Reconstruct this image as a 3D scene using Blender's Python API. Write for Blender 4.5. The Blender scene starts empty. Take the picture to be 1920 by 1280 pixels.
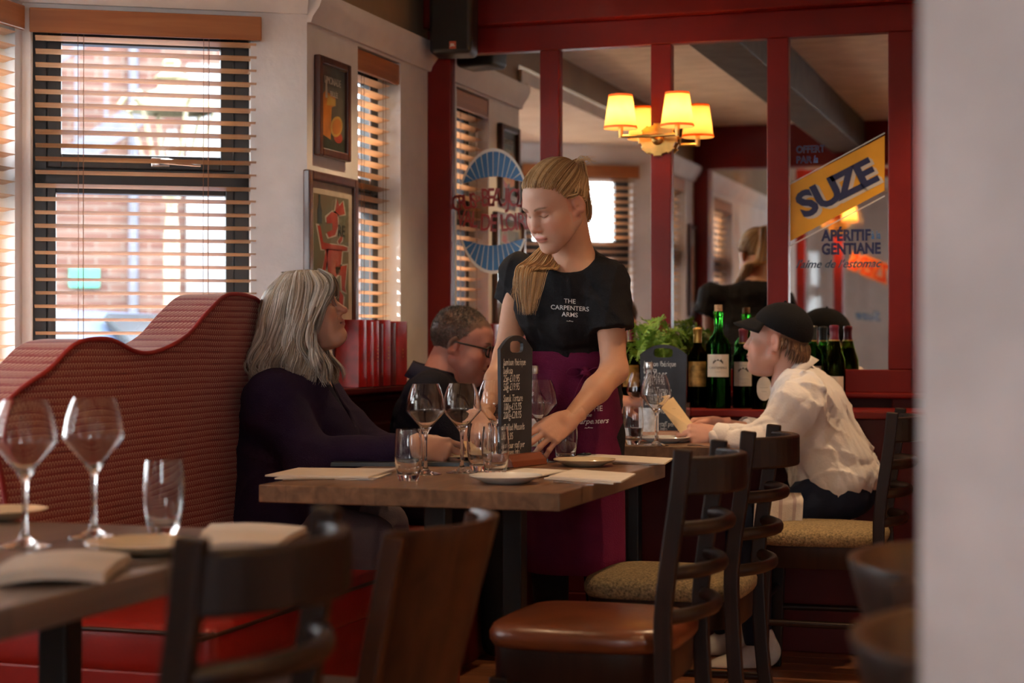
import bpy, bmesh, math, random
import numpy as np
from mathutils import Vector, Matrix, Euler

random.seed(7)
rng = np.random.default_rng(7)
SC = bpy.context.scene
COL = SC.collection
PI = math.pi

# ------------------------------------------------------------------ camera, sky, sun, exposure
YAW = math.radians(18.0)
CA, SA = math.cos(YAW), math.sin(YAW)
FPX, CX0, CY0, CAMH = 3300.0, 960.0, 640.0, 1.087
cam_data = bpy.data.cameras.new('camera')
cam_data.sensor_width = 36.0
cam_data.lens = FPX / 1920.0 * 36.0
cam_data.clip_start = 0.05
cam_data.clip_end = 300
cam_data.dof.use_dof = True
cam_data.dof.focus_distance = 5.0
cam_data.dof.aperture_fstop = 3.0
cam = bpy.data.objects.new('camera', cam_data)
COL.objects.link(cam)
cam.location = (0, 0, CAMH)
cam.rotation_euler = (math.radians(90), 0, YAW)
SC.camera = cam

world = bpy.data.worlds.new('sky_world'); SC.world = world
world.use_nodes = True
wn = world.node_tree.nodes; wl = world.node_tree.links
for n in list(wn): wn.remove(n)
wo = wn.new('ShaderNodeOutputWorld'); wb = wn.new('ShaderNodeBackground')
sky = wn.new('ShaderNodeTexSky'); sky.sky_type = 'HOSEK_WILKIE'
sky.turbidity = 5.0; sky.ground_albedo = 0.4
sky.sun_direction = Vector((-0.62, -0.58, 0.66)).normalized()
wmix = wn.new('ShaderNodeMix'); wmix.data_type = 'RGBA'
wmix.inputs[0].default_value = 0.72
wmix.inputs[7].default_value = (0.94, 0.97, 1.0, 1)
wl.new(sky.outputs[0], wmix.inputs[6]); wl.new(wmix.outputs[2], wb.inputs[0])
wb.inputs[1].default_value = 15.0
wl.new(wb.outputs[0], wo.inputs[0])

sun_d = bpy.data.lights.new('sun', 'SUN'); sun_d.energy = 14.0; sun_d.angle = math.radians(0.6)
sun_d.color = (1.0, 0.9, 0.76)
sun = bpy.data.objects.new('sun', sun_d); COL.objects.link(sun)
sun.location = (-9, 2, 9)
sun.rotation_euler = Vector((0.62, 0.58, -0.66)).to_track_quat('-Z', 'Y').to_euler()

SC.view_settings.view_transform = 'Standard'
SC.view_settings.look = 'None'
SC.view_settings.gamma = 1.0
SC.view_settings.use_curve_mapping = False
SC.view_settings.exposure = 0.85
SC.cycles.max_bounces = 10
SC.cycles.diffuse_bounces = 5
SC.cycles.glossy_bounces = 6
SC.cycles.transmission_bounces = 10
SC.cycles.transparent_max_bounces = 16
SC.cycles.sample_clamp_indirect = 6.0
SC.cycles.caustics_reflective = False

# ------------------------------------------------------------------ placing helpers
def room(cx, d, z=0.0):
    return Vector((CA*cx - SA*d, SA*cx + CA*d, z))
def W(px, py, d):
    return room((px-CX0)/FPX*d, d, CAMH - (py-CY0)/FPX*d)
def _ray(px):
    t = (px-CX0)/FPX
    return CA*t - SA, SA*t + CA          # room dx, dy per unit depth
def onx(px, x, py=None):
    dx, dy = _ray(px); d = x/dx
    return (dy*d, d) if py is None else Vector((x, dy*d, CAMH-(py-CY0)/FPX*d))
def ony(px, y, py=None):
    dx, dy = _ray(px); d = y/dy
    return (dx*d, d) if py is None else Vector((dx*d, y, CAMH-(py-CY0)/FPX*d))
def onz(px, py, z):
    d = (CAMH-z)*FPX/(py-CY0)
    return W(px, py, d)

# ------------------------------------------------------------------ materials
MATS = {}
def _nt(name):
    m = bpy.data.materials.new(name); m.use_nodes = True
    nt = m.node_tree
    return m, nt, nt.nodes['Principled BSDF']
def mat(name, color, rough=0.5, metal=0.0, var=0.12, scale=12.0, bump=0.0, bscale=60.0, stretch=(1,1,1),
        coat=0.0, spec=0.5, sheen=0.0, emit=None, estr=0.0, color2=None, rvar=0.0, detail=4.0, sss=0.0):
    if name in MATS: return MATS[name]
    m, nt, b = _nt(name)
    N, L = nt.nodes, nt.links
    tc = N.new('ShaderNodeTexCoord'); mp = N.new('ShaderNodeMapping')
    mp.inputs['Scale'].default_value = stretch
    L.new(tc.outputs['Object'], mp.inputs[0])
    nz = N.new('ShaderNodeTexNoise'); nz.inputs['Scale'].default_value = scale; nz.inputs['Detail'].default_value = detail
    L.new(mp.outputs[0], nz.inputs['Vector'])
    mx = N.new('ShaderNodeMix'); mx.data_type = 'RGBA'
    c = color
    c2 = color2 if color2 else tuple(max(0.0, v*(1-2.2*var)) for v in c)
    c1 = c if color2 else tuple(min(1.0, v*(1+1.1*var)) for v in c)
    mx.inputs[6].default_value = (*c2, 1); mx.inputs[7].default_value = (*c1, 1)
    mr = N.new('ShaderNodeMapRange'); mr.inputs[1].default_value = 0.3; mr.inputs[2].default_value = 0.7
    L.new(nz.outputs[0], mr.inputs[0]); L.new(mr.outputs[0], mx.inputs[0])
    L.new(mx.outputs[2], b.inputs['Base Color'])
    b.inputs['Roughness'].default_value = rough
    if rvar:
        r2 = N.new('ShaderNodeMapRange'); r2.inputs[3].default_value = max(0.02, rough-rvar); r2.inputs[4].default_value = min(1, rough+rvar)
        L.new(nz.outputs[0], r2.inputs[0]); L.new(r2.outputs[0], b.inputs['Roughness'])
    b.inputs['Metallic'].default_value = metal
    b.inputs['Specular IOR Level'].default_value = spec
    b.inputs['Coat Weight'].default_value = coat
    b.inputs['Coat Roughness'].default_value = 0.15
    b.inputs['Sheen Weight'].default_value = sheen
    if sss:
        b.inputs['Subsurface Weight'].default_value = sss
        b.inputs['Subsurface Radius'].default_value = (0.012, 0.005, 0.003)
        b.inputs['Subsurface Scale'].default_value = 1.0
    if bump:
        n2 = N.new('ShaderNodeTexNoise'); n2.inputs['Scale'].default_value = bscale; n2.inputs['Detail'].default_value = 5
        L.new(mp.outputs[0], n2.inputs['Vector'])
        bp = N.new('ShaderNodeBump'); bp.inputs['Strength'].default_value = bump; bp.inputs['Distance'].default_value = 0.01
        L.new(n2.outputs[0], bp.inputs['Height']); L.new(bp.outputs[0], b.inputs['Normal'])
    if emit:
        b.inputs['Emission Color'].default_value = (*emit, 1); b.inputs['Emission Strength'].default_value = estr
    MATS[name] = m
    return m

def glassmat(name, color=(1,1,1), rough=0.0, ior=1.45):
    if name in MATS: return MATS[name]
    m = bpy.data.materials.new(name); m.use_nodes = True
    N, L = m.node_tree.nodes, m.node_tree.links
    for n in list(N): N.remove(n)
    o = N.new('ShaderNodeOutputMaterial'); g = N.new('ShaderNodeBsdfGlass')
    g.inputs['Color'].default_value = (*color, 1); g.inputs['Roughness'].default_value = rough; g.inputs['IOR'].default_value = ior
    L.new(g.outputs[0], o.inputs[0]); MATS[name] = m
    return m
def panemat(name, tint=(0.93,0.96,0.97), refl=0.10):
    if name in MATS: return MATS[name]
    m = bpy.data.materials.new(name); m.use_nodes = True
    N, L = m.node_tree.nodes, m.node_tree.links
    for n in list(N): N.remove(n)
    o = N.new('ShaderNodeOutputMaterial'); t = N.new('ShaderNodeBsdfTransparent'); g = N.new('ShaderNodeBsdfGlossy')
    t.inputs[0].default_value = (*tint, 1); g.inputs['Roughness'].default_value = 0.02
    x = N.new('ShaderNodeMixShader'); x.inputs[0].default_value = refl
    L.new(t.outputs[0], x.inputs[1]); L.new(g.outputs[0], x.inputs[2]); L.new(x.outputs[0], o.inputs[0])
    MATS[name] = m
    return m
def woodmat(name, c1, c2, rough=0.4, axis='x', grain=1.0, coat=0.0, bump=0.15, blocks=None, spec=0.5):
    """streaky wood: grain runs along the given object axis; blocks=(len,width) adds glued staves of differing tone"""
    if name in MATS: return MATS[name]
    m, nt, b = _nt(name); N, L = nt.nodes, nt.links
    tc = N.new('ShaderNodeTexCoord'); mp = N.new('ShaderNodeMapping')
    s = {'x': (1.2, 22, 22), 'y': (22, 1.2, 22), 'z': (22, 22, 1.2)}[axis]
    mp.inputs['Scale'].default_value = tuple(v*grain for v in s)
    L.new(tc.outputs['Object'], mp.inputs[0])
    nz = N.new('ShaderNodeTexNoise'); nz.inputs['Scale'].default_value = 1.6; nz.inputs['Detail'].default_value = 7; nz.inputs['Distortion'].default_value = 0.6
    L.new(mp.outputs[0], nz.inputs['Vector'])
    mr = N.new('ShaderNodeMapRange'); mr.inputs[1].default_value = 0.28; mr.inputs[2].default_value = 0.72
    L.new(nz.outputs[0], mr.inputs[0])
    mx = N.new('ShaderNodeMix'); mx.data_type = 'RGBA'
    mx.inputs[6].default_value = (*c1, 1); mx.inputs[7].default_value = (*c2, 1)
    L.new(mr.outputs[0], mx.inputs[0])
    last = mx.outputs[2]
    oi = N.new('ShaderNodeObjectInfo')
    hs = N.new('ShaderNodeHueSaturation')
    r2 = N.new('ShaderNodeMapRange'); r2.inputs[3].default_value = 0.8; r2.inputs[4].default_value = 1.2
    L.new(oi.outputs['Random'], r2.inputs[0]); L.new(r2.outputs[0], hs.inputs['Value'])
    L.new(last, hs.inputs['Color']); last = hs.outputs[0]
    if blocks:
        bt = N.new('ShaderNodeTexBrick'); bt.inputs['Scale'].default_value = 1.0
        bt.inputs['Color1'].default_value = (0.62,0.6,0.58,1); bt.inputs['Color2'].default_value = (1.25,1.2,1.15,1); bt.inputs['Mortar'].default_value = (0.55,0.5,0.45,1)
        bt.inputs['Brick Width'].default_value = blocks[0]; bt.inputs['Row Height'].default_value = blocks[1]; bt.inputs['Mortar Size'].default_value = 0.0006
        if axis == 'y':
            m2 = N.new('ShaderNodeMapping'); m2.inputs['Rotation'].default_value = (0, 0, PI/2)
            L.new(tc.outputs['Object'], m2.inputs[0]); L.new(m2.outputs[0], bt.inputs['Vector'])
        else:
            L.new(tc.outputs['Object'], bt.inputs['Vector'])
        mm = N.new('ShaderNodeMix'); mm.data_type = 'RGBA'; mm.blend_type = 'MULTIPLY'; mm.inputs[0].default_value = 0.55
        L.new(last, mm.inputs[6]); L.new(bt.outputs[0], mm.inputs[7]); last = mm.outputs[2]
    L.new(last, b.inputs['Base Color'])
    b.inputs['Roughness'].default_value = rough; b.inputs['Coat Weight'].default_value = coat; b.inputs['Coat Roughness'].default_value = 0.12
    b.inputs['Specular IOR Level'].default_value = spec
    bp = N.new('ShaderNodeBump'); bp.inputs['Strength'].default_value = bump; bp.inputs['Distance'].default_value = 0.003
    L.new(nz.outputs[0], bp.inputs['Height']); L.new(bp.outputs[0], b.inputs['Normal'])
    MATS[name] = m
    return m
def attrmat(name, attr='col', rough=0.5, bump=0.0, bscale=200.0, sss=0.0, spec=0.5, sheen=0.0, var=0.1, vscale=30):
    """base colour from a mesh colour attribute (skin, hair) with procedural mottling"""
    if name in MATS: return MATS[name]
    m, nt, b = _nt(name); N, L = nt.nodes, nt.links
    a = N.new('ShaderNodeAttribute'); a.attribute_name = attr
    tc = N.new('ShaderNodeTexCoord'); nz = N.new('ShaderNodeTexNoise'); nz.inputs['Scale'].default_value = vscale
    L.new(tc.outputs['Object'], nz.inputs['Vector'])
    mr = N.new('ShaderNodeMapRange'); mr.inputs[3].default_value = 1-var; mr.inputs[4].default_value = 1+var
    L.new(nz.outputs[0], mr.inputs[0])
    hs = N.new('ShaderNodeHueSaturation'); L.new(mr.outputs[0], hs.inputs['Value']); L.new(a.outputs['Color'], hs.inputs['Color'])
    L.new(hs.outputs[0], b.inputs['Base Color'])
    b.inputs['Roughness'].default_value = rough; b.inputs['Specular IOR Level'].default_value = spec
    b.inputs['Sheen Weight'].default_value = sheen
    if sss:
        b.inputs['Subsurface Weight'].default_value = sss
        b.inputs['Subsurface Radius'].default_value = (0.012, 0.005, 0.003); b.inputs['Subsurface Scale'].default_value = 1.0
    if bump:
        n2 = N.new('ShaderNodeTexNoise'); n2.inputs['Scale'].default_value = bscale
        L.new(tc.outputs['Object'], n2.inputs['Vector'])
        bp = N.new('ShaderNodeBump'); bp.inputs['Strength'].default_value = bump; bp.inputs['Distance'].default_value = 0.004
        L.new(n2.outputs[0], bp.inputs['Height']); L.new(bp.outputs[0], b.inputs['Normal'])
    MATS[name] = m
    return m

# ------------------------------------------------------------------ mesh helpers
def link(o, parent=None):
    COL.objects.link(o)
    if parent is not None: o.parent = parent
    return o
def tag(o, label=None, cat=None, group=None, kind=None):
    if label: o['label'] = label
    if cat: o['category'] = cat
    if group: o['group'] = group
    if kind: o['kind'] = kind
    return o
def empty(name, loc=(0,0,0), rz=0.0, label=None, cat=None, group=None, kind=None):
    o = bpy.data.objects.new(name, None); o.empty_display_size = 0.05
    o.location = loc; o.rotation_euler = (0, 0, rz); COL.objects.link(o)
    return tag(o, label, cat, group, kind)

class MB:
    def __init__(s): s.bm = bmesh.new()
    def _addv(s, vs): return [s.bm.verts.new(v) for v in vs]
    def box(s, c, size, R=None):
        c = Vector(c); h = [v/2 for v in size]; vs = []
        for x in (-1,1):
            for y in (-1,1):
                for z in (-1,1):
                    p = Vector((x*h[0], y*h[1], z*h[2]))
                    if R is not None: p = R @ p
                    vs.append(s.bm.verts.new(c+p))
        for f in ((0,1,3,2),(4,6,7,5),(0,4,5,1),(2,3,7,6),(0,2,6,4),(1,5,7,3)):
            s.bm.faces.new([vs[i] for i in f])
        return s
    def span(s, x0, x1, y0, y1, z0, z1):
        return s.box(((x0+x1)/2,(y0+y1)/2,(z0+z1)/2), (abs(x1-x0),abs(y1-y0),abs(z1-z0)))
    def tube(s, path, r, n=8, closed=False, cap=True, sx=1.0, up=None):
        path = [Vector(p) for p in path]; m = len(path)
        rs = r if isinstance(r, (list, tuple)) else [r]*m
        rings = []; ref = Vector(up) if up else None
        for i, p in enumerate(path):
            if closed: t = path[(i+1) % m]-path[i-1]
            else: t = path[min(i+1,m-1)]-path[max(i-1,0)]
            t.normalize()
            if ref is None:
                ref = Vector((0,0,1)) if abs(t.z) < 0.9 else Vector((1,0,0))
            u = ref - t*ref.dot(t)
            if u.length < 1e-6: u = t.orthogonal()
            u.normalize(); v = t.cross(u)
            if not up: ref = u
            rings.append(s._addv([p + (u*math.cos(2*PI*k/n)*sx + v*math.sin(2*PI*k/n))*rs[i] for k in range(n)]))
        for i in range(m-1 if not closed else m):
            a, b = rings[i], rings[(i+1) % m]
            for k in range(n): s.bm.faces.new((a[k], a[(k+1)%n], b[(k+1)%n], b[k]))
        if cap and not closed:
            s.bm.faces.new(list(reversed(rings[0]))); s.bm.faces.new(rings[-1])
        return s
    def ribbon(s, path, w, t, up=(0,0,1)):
        """rectangular bar swept along path: w along 'up', t across"""
        path = [Vector(p) for p in path]; m = len(path); rings = []; up = Vector(up)
        for i, p in enumerate(path):
            d = (path[min(i+1,m-1)]-path[max(i-1,0)]).normalized()
            sd = d.cross(up).normalized(); u = sd.cross(d).normalized()
            ww = w[i] if isinstance(w, (list,tuple)) else w
            tt = t[i] if isinstance(t, (list,tuple)) else t
            rings.append(s._addv([p+u*ww/2+sd*tt/2, p+u*ww/2-sd*tt/2, p-u*ww/2-sd*tt/2, p-u*ww/2+sd*tt/2]))
        for i in range(m-1):
            a, b = rings[i], rings[i+1]
            for k in range(4): s.bm.faces.new((a[k], b[k], b[(k+1)%4], a[(k+1)%4]))
        s.bm.faces.new(rings[0]); s.bm.faces.new(list(reversed(rings[-1])))
        return s
    def lathe(s, prof, n=32, c=(0,0,0), closed=False):
        c = Vector(c); rings = []
        for r, z in prof:
            if r < 1e-6: rings.append([s.bm.verts.new(c+Vector((0,0,z)))])
            else: rings.append(s._addv([c+Vector((r*math.cos(2*PI*k/n), r*math.sin(2*PI*k/n), z)) for k in range(n)]))
        m = len(rings)
        for i in range(m if closed else m-1):
            a, b = rings[i], rings[(i+1) % m]
            for k in range(n):
                k2 = (k+1) % n
                if len(a) == 1 and len(b) == 1: continue
                if len(a) == 1: s.bm.faces.new((a[0], b[k2], b[k]))
                elif len(b) == 1: s.bm.faces.new((a[k], a[k2], b[0]))
                else: s.bm.faces.new((a[k], a[k2], b[k2], b[k]))
        return s
    def prism(s, poly, d, M=None):
        """poly: list of (u,v) in local XY, extruded 0..d along local Z, then matrix M"""
        M = M or Matrix.Identity(4)
        a = s._addv([M @ Vector((u, v, 0)) for u, v in poly]); b = s._addv([M @ Vector((u, v, d)) for u, v in poly])
        n = len(poly)
        s.bm.faces.new(list(reversed(a))); s.bm.faces.new(b)
        for k in range(n): s.bm.faces.new((a[k], a[(k+1)%n], b[(k+1)%n], b[k]))
        return s
    def loft(s, rings, cap=True):
        R = [s._addv(r) for r in rings]; n = len(R[0])
        for a, b in zip(R[:-1], R[1:]):
            for k in range(n): s.bm.faces.new((a[k], a[(k+1)%n], b[(k+1)%n], b[k]))
        if cap: s.bm.faces.new(list(reversed(R[0]))); s.bm.faces.new(R[-1])
        return s
    def sphere(s, c, r, n=16, m=10, sc=(1,1,1)):
        c = Vector(c); rings = []
        prof = [(math.sin(PI*i/m), -math.cos(PI*i/m)) for i in range(m+1)]
        for q, z in prof:
            if q < 1e-6: rings.append([s.bm.verts.new(c+Vector((0,0,z*r*sc[2])))])
            else: rings.append(s._addv([c+Vector((q*r*sc[0]*math.cos(2*PI*k/n), q*r*sc[1]*math.sin(2*PI*k/n), z*r*sc[2])) for k in range(n)]))
        for a, b in zip(rings[:-1], rings[1:]):
            for k in range(n):
                k2 = (k+1)%n
                if len(a) == 1: s.bm.faces.new((a[0], b[k2], b[k]))
                elif len(b) == 1: s.bm.faces.new((a[k], a[k2], b[0]))
                else: s.bm.faces.new((a[k], a[k2], b[k2], b[k]))
        return s
    def mesh(s, name, m=None, bevel=0.0, segs=2, smooth=None, sub=0):
        bm = s.bm
        bmesh.ops.recalc_face_normals(bm, faces=bm.faces)
        if bevel > 0:
            ed = [e for e in bm.edges if len(e.link_faces) == 2 and e.calc_face_angle(0) > 0.5]
            if ed: bmesh.ops.bevel(bm, geom=ed, offset=bevel, segments=segs, profile=0.5, affect='EDGES', clamp_overlap=True)
        me = bpy.data.meshes.new(name); bm.to_mesh(me); bm.free()
        if smooth is not None:
            me.shade_smooth()
            if smooth < 180:
                me.set_sharp_from_angle(angle=math.radians(smooth))
        if m: me.materials.append(m)
        return me
    def obj(s, name, m=None, parent=None, bevel=0.0, segs=2, smooth=None, loc=None, rot=None):
        o = bpy.data.objects.new(name, s.mesh(name, m, bevel, segs, smooth))
        if loc is not None: o.location = loc
        if rot is not None: o.rotation_euler = rot
        return link(o, parent)

def dup(o, parent=None, **kw):
    c = o.copy(); COL.objects.link(c); c.parent = parent
    for ch in list(o.children): dup(ch, c)
    return c
def place(o, loc, rz=0.0, label=None, group=None):
    o.location = loc; o.rotation_euler = (0, 0, rz)
    if label: o['label'] = label
    if group: o['group'] = group
    return o
def meshobj(name, me, parent=None, loc=None, rot=None):
    o = bpy.data.objects.new(name, me)
    if loc is not None: o.location = loc
    if rot is not None: o.rotation_euler = rot
    return link(o, parent)

_TXT = {}
def text_mesh(body, size=0.1, extrude=0.0008, bold=0.0, shear=0.0, align='CENTER', spacing=1.0, line=1.0, xs=1.0):
    key = (body, size, extrude, bold, shear, align, spacing, line, xs)
    if key in _TXT: return _TXT[key]
    cu = bpy.data.curves.new('lettering', 'FONT'); cu.body = body; cu.size = size; cu.extrude = extrude
    cu.offset = bold; cu.shear = shear; cu.align_x = align; cu.align_y = 'CENTER'; cu.resolution_u = 3
    cu.space_character = spacing; cu.space_line = line
    o = bpy.data.objects.new('lettering', cu)
    me = o.to_mesh().copy()
    o.to_mesh_clear(); bpy.data.objects.remove(o); bpy.data.curves.remove(cu)
    if xs != 1.0:
        for v in me.vertices: v.co.x *= xs
    _TXT[key] = me
    return me
def text_obj(name, body, M, m, parent=None, **kw):
    me = text_mesh(body, **kw).copy(); me.materials.clear(); me.materials.append(m)
    o = bpy.data.objects.new(name, me); link(o, parent)
    o.matrix_local = M
    return o
def frame(o, xaxis, yaxis):
    """matrix whose local X, Y follow the given directions at origin o"""
    x = Vector(xaxis).normalized(); z = x.cross(Vector(yaxis)).normalized(); y = z.cross(x)
    return Matrix(((x.x,y.x,z.x,o[0]),(x.y,y.y,z.y,o[1]),(x.z,y.z,z.z,o[2]),(0,0,0,1)))
def smoothpath(pts, n=6, closed=False):
    """Catmull-Rom through points"""
    P = [Vector(p) for p in pts]; out = []; m = len(P)
    for i in range(m if closed else m-1):
        p0 = P[(i-1) % m] if (closed or i > 0) else P[0]*2-P[1]
        p1 = P[i]; p2 = P[(i+1) % m]
        p3 = P[(i+2) % m] if (closed or i+2 < m) else P[-1]*2-P[-2]
        for k in range(n):
            t = k/n
            out.append(0.5*((2*p1)+(p2-p0)*t+(2*p0-5*p1+4*p2-p3)*t*t+(3*p1-p0-3*p2+p3)*t**3))
    if not closed: out.append(P[-1].copy())
    return out
# ------------------------------------------------------------------ shared materials
M_plaster = mat('white_plaster', (0.80,0.80,0.81), rough=0.65, var=0.05, scale=5, bump=0.25, bscale=25)
M_pier = mat('grey_white_plaster', (0.80,0.80,0.82), rough=0.6, var=0.09, scale=7.0, bump=0.12, bscale=14)
M_tan = mat('tan_wall_paint', (0.30,0.22,0.14), rough=0.7, var=0.10, scale=3, bump=0.1)
M_ceil = mat('cream_ceiling', (0.80,0.74,0.66), rough=0.85, var=0.08, scale=7, bump=0.5, bscale=14, stretch=(1,2.2,1))
M_red = mat('dark_red_gloss_paint', (0.175,0.0065,0.0045), rough=0.42, var=0.10, scale=4, bump=0.06, bscale=30, coat=0.05, spec=0.3)
M_red2 = mat('deep_red_panel_paint', (0.080,0.004,0.004), rough=0.45, var=0.12, scale=4, bump=0.06, bscale=30, coat=0.05, spec=0.3)
M_beam = mat('charcoal_beam_paint', (0.060,0.058,0.055), rough=0.6, var=0.2, scale=9, bump=0.3, bscale=30)
M_winframe = mat('dark_grey_window_frame', (0.022,0.023,0.027), rough=0.35, var=0.1)
M_chrome = mat('brushed_chrome', (0.8,0.8,0.82), rough=0.18, metal=1.0, var=0.03)
M_slat = woodmat('honey_wood_slat', (0.50,0.29,0.16), (0.66,0.42,0.25), rough=0.42, axis='x', grain=1.0, coat=0.15, bump=0.05)
M_valance = woodmat('honey_wood_valance', (0.30,0.10,0.03), (0.44,0.17,0.055), rough=0.4, axis='x', coat=0.2, bump=0.05)
M_cord = mat('brown_blind_cord', (0.25,0.12,0.07), rough=0.8)
M_pane = panemat('window_glass', refl=0.04)
M_floor = woodmat('brown_oak_floor_board', (0.16,0.055,0.022), (0.30,0.115,0.045), rough=0.38, axis='x', coat=0.15, bump=0.2)
M_mirror = mat('mirror_silver', (0.86,0.86,0.85), rough=0.015, metal=1.0, var=0.01, scale=2)
M_black = mat('black_plastic', (0.012,0.012,0.013), rough=0.45, var=0.1, bump=0.05, bscale=300)

XW, YB, ZC = -2.45, 6.5, 2.5
C1, C2, C3, C4 = Vector((-2.45,5.34,0)), Vector((-3.23,4.87,0)), Vector((-3.23,2.98,0)), Vector((-2.45,2.51,0))

# ------------------------------------------------------------------ floor: base slab and single boards
fl = MB().span(-3.4, 4.2, -4.2, 6.75, -0.12, -0.018).obj('floor', M_floor); tag(fl, kind='structure')
bw = 0.135
board_me = {}
for iy in range(int((6.5+0.4)/bw)+1):
    y0 = -0.4 + iy*bw
    x = -2.43 + (iy*0.61) % 0.9 - 0.9
    while x < 1.5:
        L = 1.5
        xa, xb = max(x, -2.43), min(x+L, 1.5)
        if xb-xa > 0.05:
            key = round(xb-xa, 3)
            if key not in board_me:
                board_me[key] = MB().box((0,0,-0.009), (key-0.003, bw-0.003, 0.018)).mesh('floor_board', M_floor, bevel=0.0015, segs=1)
            o = meshobj('floor_board', board_me[key], fl, ((xa+xb)/2, y0+bw/2, 0))
        x += L

# ------------------------------------------------------------------ walls
def seg_frame(A, B, out):
    u = (B-A).normalized(); n = Vector((u.y, -u.x, 0))
    if n.dot(Vector(out)) < 0: n = -n
    return u, n, (B-A).length
def wall_seg(name, A, B, out, openings, thick, zmax, m, ext=(0,0)):
    u, n, L = seg_frame(A, B, out)
    R = Matrix(((u.x, n.x, 0), (u.y, n.y, 0), (0, 0, 1)))
    mb = MB()
    def bx(t0, t1, z0, z1):
        if t1-t0 > 1e-4 and z1-z0 > 1e-4:
            c = A + u*((t0+t1)/2) + n*(thick/2); mb.box((c.x, c.y, (z0+z1)/2), (t1-t0, thick, z1-z0), R)
    t = -ext[0]
    for (t0, t1, z0, z1) in sorted(openings):
        bx(t, t0, 0, zmax); bx(t0, t1, 0, z0); bx(t0, t1, z1, zmax); t = t1
    bx(t, L+ext[1], 0, zmax)
    o = mb.obj(name, m); tag(o, kind='structure')
    return o, u, n, L

def make_window(num, A, u, n, t0, t1, z0, z1, depth, transom=None, handle=None, fw=0.05):
    e = empty('window_%d' % num, A + u*((t0+t1)/2) + n*depth + Vector((0,0,z0)), math.atan2(u.y, u.x), kind='structure')
    w, h = t1-t0, z1-z0
    # local x along the wall, +/- y outward
    sy = 1.0 if Vector((-u.y, u.x, 0)).dot(n) > 0 else -1.0
    mb = MB()
    for s in (-1, 1): mb.box((s*(w/2-fw/2), 0, h/2), (fw, 0.06, h))
    mb.box((0,0,fw/2), (w, 0.06, fw)); mb.box((0,0,h-fw/2), (w, 0.06, fw))
    if transom: mb.box((0,0,transom-z0), (w, 0.06, fw*1.1))
    mb.obj('outer_frame', M_winframe, e, bevel=0.004)
    spans = [(fw, h-fw)] if not transom else [(fw, transom-z0-fw*0.55), (transom-z0+fw*0.55, h-fw)]
    for i, (a, b) in enumerate(spans):
        sw = 0.028 if i == 0 else 0.045
        mb = MB(); iw = w-2*fw
        for s in (-1, 1): mb.box((s*(iw/2-sw/2), -sy*0.012, (a+b)/2), (sw, 0.05, b-a))
        mb.box((0,-sy*0.012,a+sw/2), (iw-2*sw,0.05,sw)); mb.box((0,-sy*0.012,b-sw/2), (iw-2*sw,0.05,sw))
        mb.obj('sash', M_winframe, e, bevel=0.004)
        MB().box((0, sy*0.006, (a+b)/2), (iw-2*sw+0.004, 0.008, b-a-2*sw+0.004)).obj('pane', M_pane, e)
        if i == 1 and handle is not None:
            hx = handle
            hm = MB(); zz = a+sw*0.5
            hm.box((hx, -sy*0.042, zz), (0.06, 0.014, 0.030))
            hm.tube([(hx, -sy*0.048, zz), (hx, -sy*0.066, zz), (hx-0.02, -sy*0.07, zz), (hx-0.13, -sy*0.07, zz-0.008)], [0.010,0.010,0.011,0.008], 8)
            hm.obj('window_handle', M_chrome, e, bevel=0.002, smooth=40)
    return e

SLAT_ME = {}
def make_blind(A, u, n, t0, t1, ztop, zbot, off, label, tilt=11.0, pitch=0.043, valance=None):
    w = t1-t0
    c = A + u*((t0+t1)/2) + n*off
    e = empty('venetian_blind', (c.x, c.y, zbot), math.atan2(u.y, u.x), label=label, cat='blind', group='wooden window blinds')
    sy = 1.0 if Vector((-u.y, u.x, 0)).dot(n) > 0 else -1.0
    key = round(w, 3)
    if key not in SLAT_ME:
        mb = MB(); rings = []
        prof = [(-0.025,0),(-0.013,0.0022),(0,0.003),(0.013,0.0022),(0.025,0),(0.013,-0.0006),(0,0.0002),(-0.013,-0.0006)]
        for x in (-w/2+0.004, 0, w/2-0.004): rings.append([(x, a, b) for a, b in prof])
        mb.loft(rings); SLAT_ME[key] = mb.mesh('slat', M_slat)
    H = ztop-zbot
    vw = valance if valance else (-w/2-0.012, w/2+0.012)
    MB().box(((vw[0]+vw[1])/2, -sy*0.040, H-0.035), (vw[1]-vw[0], 0.014, 0.078)).obj('valance', M_valance, e, bevel=0.004)
    MB().box((0, 0, H-0.02), (w-0.02, 0.045, 0.035)).obj('head_rail', M_winframe, e)
    z = H-0.085
    k = 0
    while z > 0.03:
        s = meshobj('slat', SLAT_ME[key], e, (random.uniform(-.002,.002), 0, z), (-sy*math.radians(tilt+random.uniform(-1.2,1.2)), 0, random.uniform(-.002,.002)))
        z -= pitch; k += 1
    MB().box((0,0,0.012), (w-0.008, 0.05, 0.018)).obj('bottom_rail', M_slat, e, bevel=0.004)
    for q in (0.22, 0.78):
        for dy, dx in ((-0.027, 0), (0.027, 0), (-0.030, 0.018)):
            xx = -w/2 + q*w + dx
            MB().tube([(xx, dy*sy, 0.01), (xx+random.uniform(-.003,.003), dy*sy, H*0.5), (xx, dy*sy, H-0.06)], 0.0010, 5).obj('cord', M_cord, e)
    return e

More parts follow.
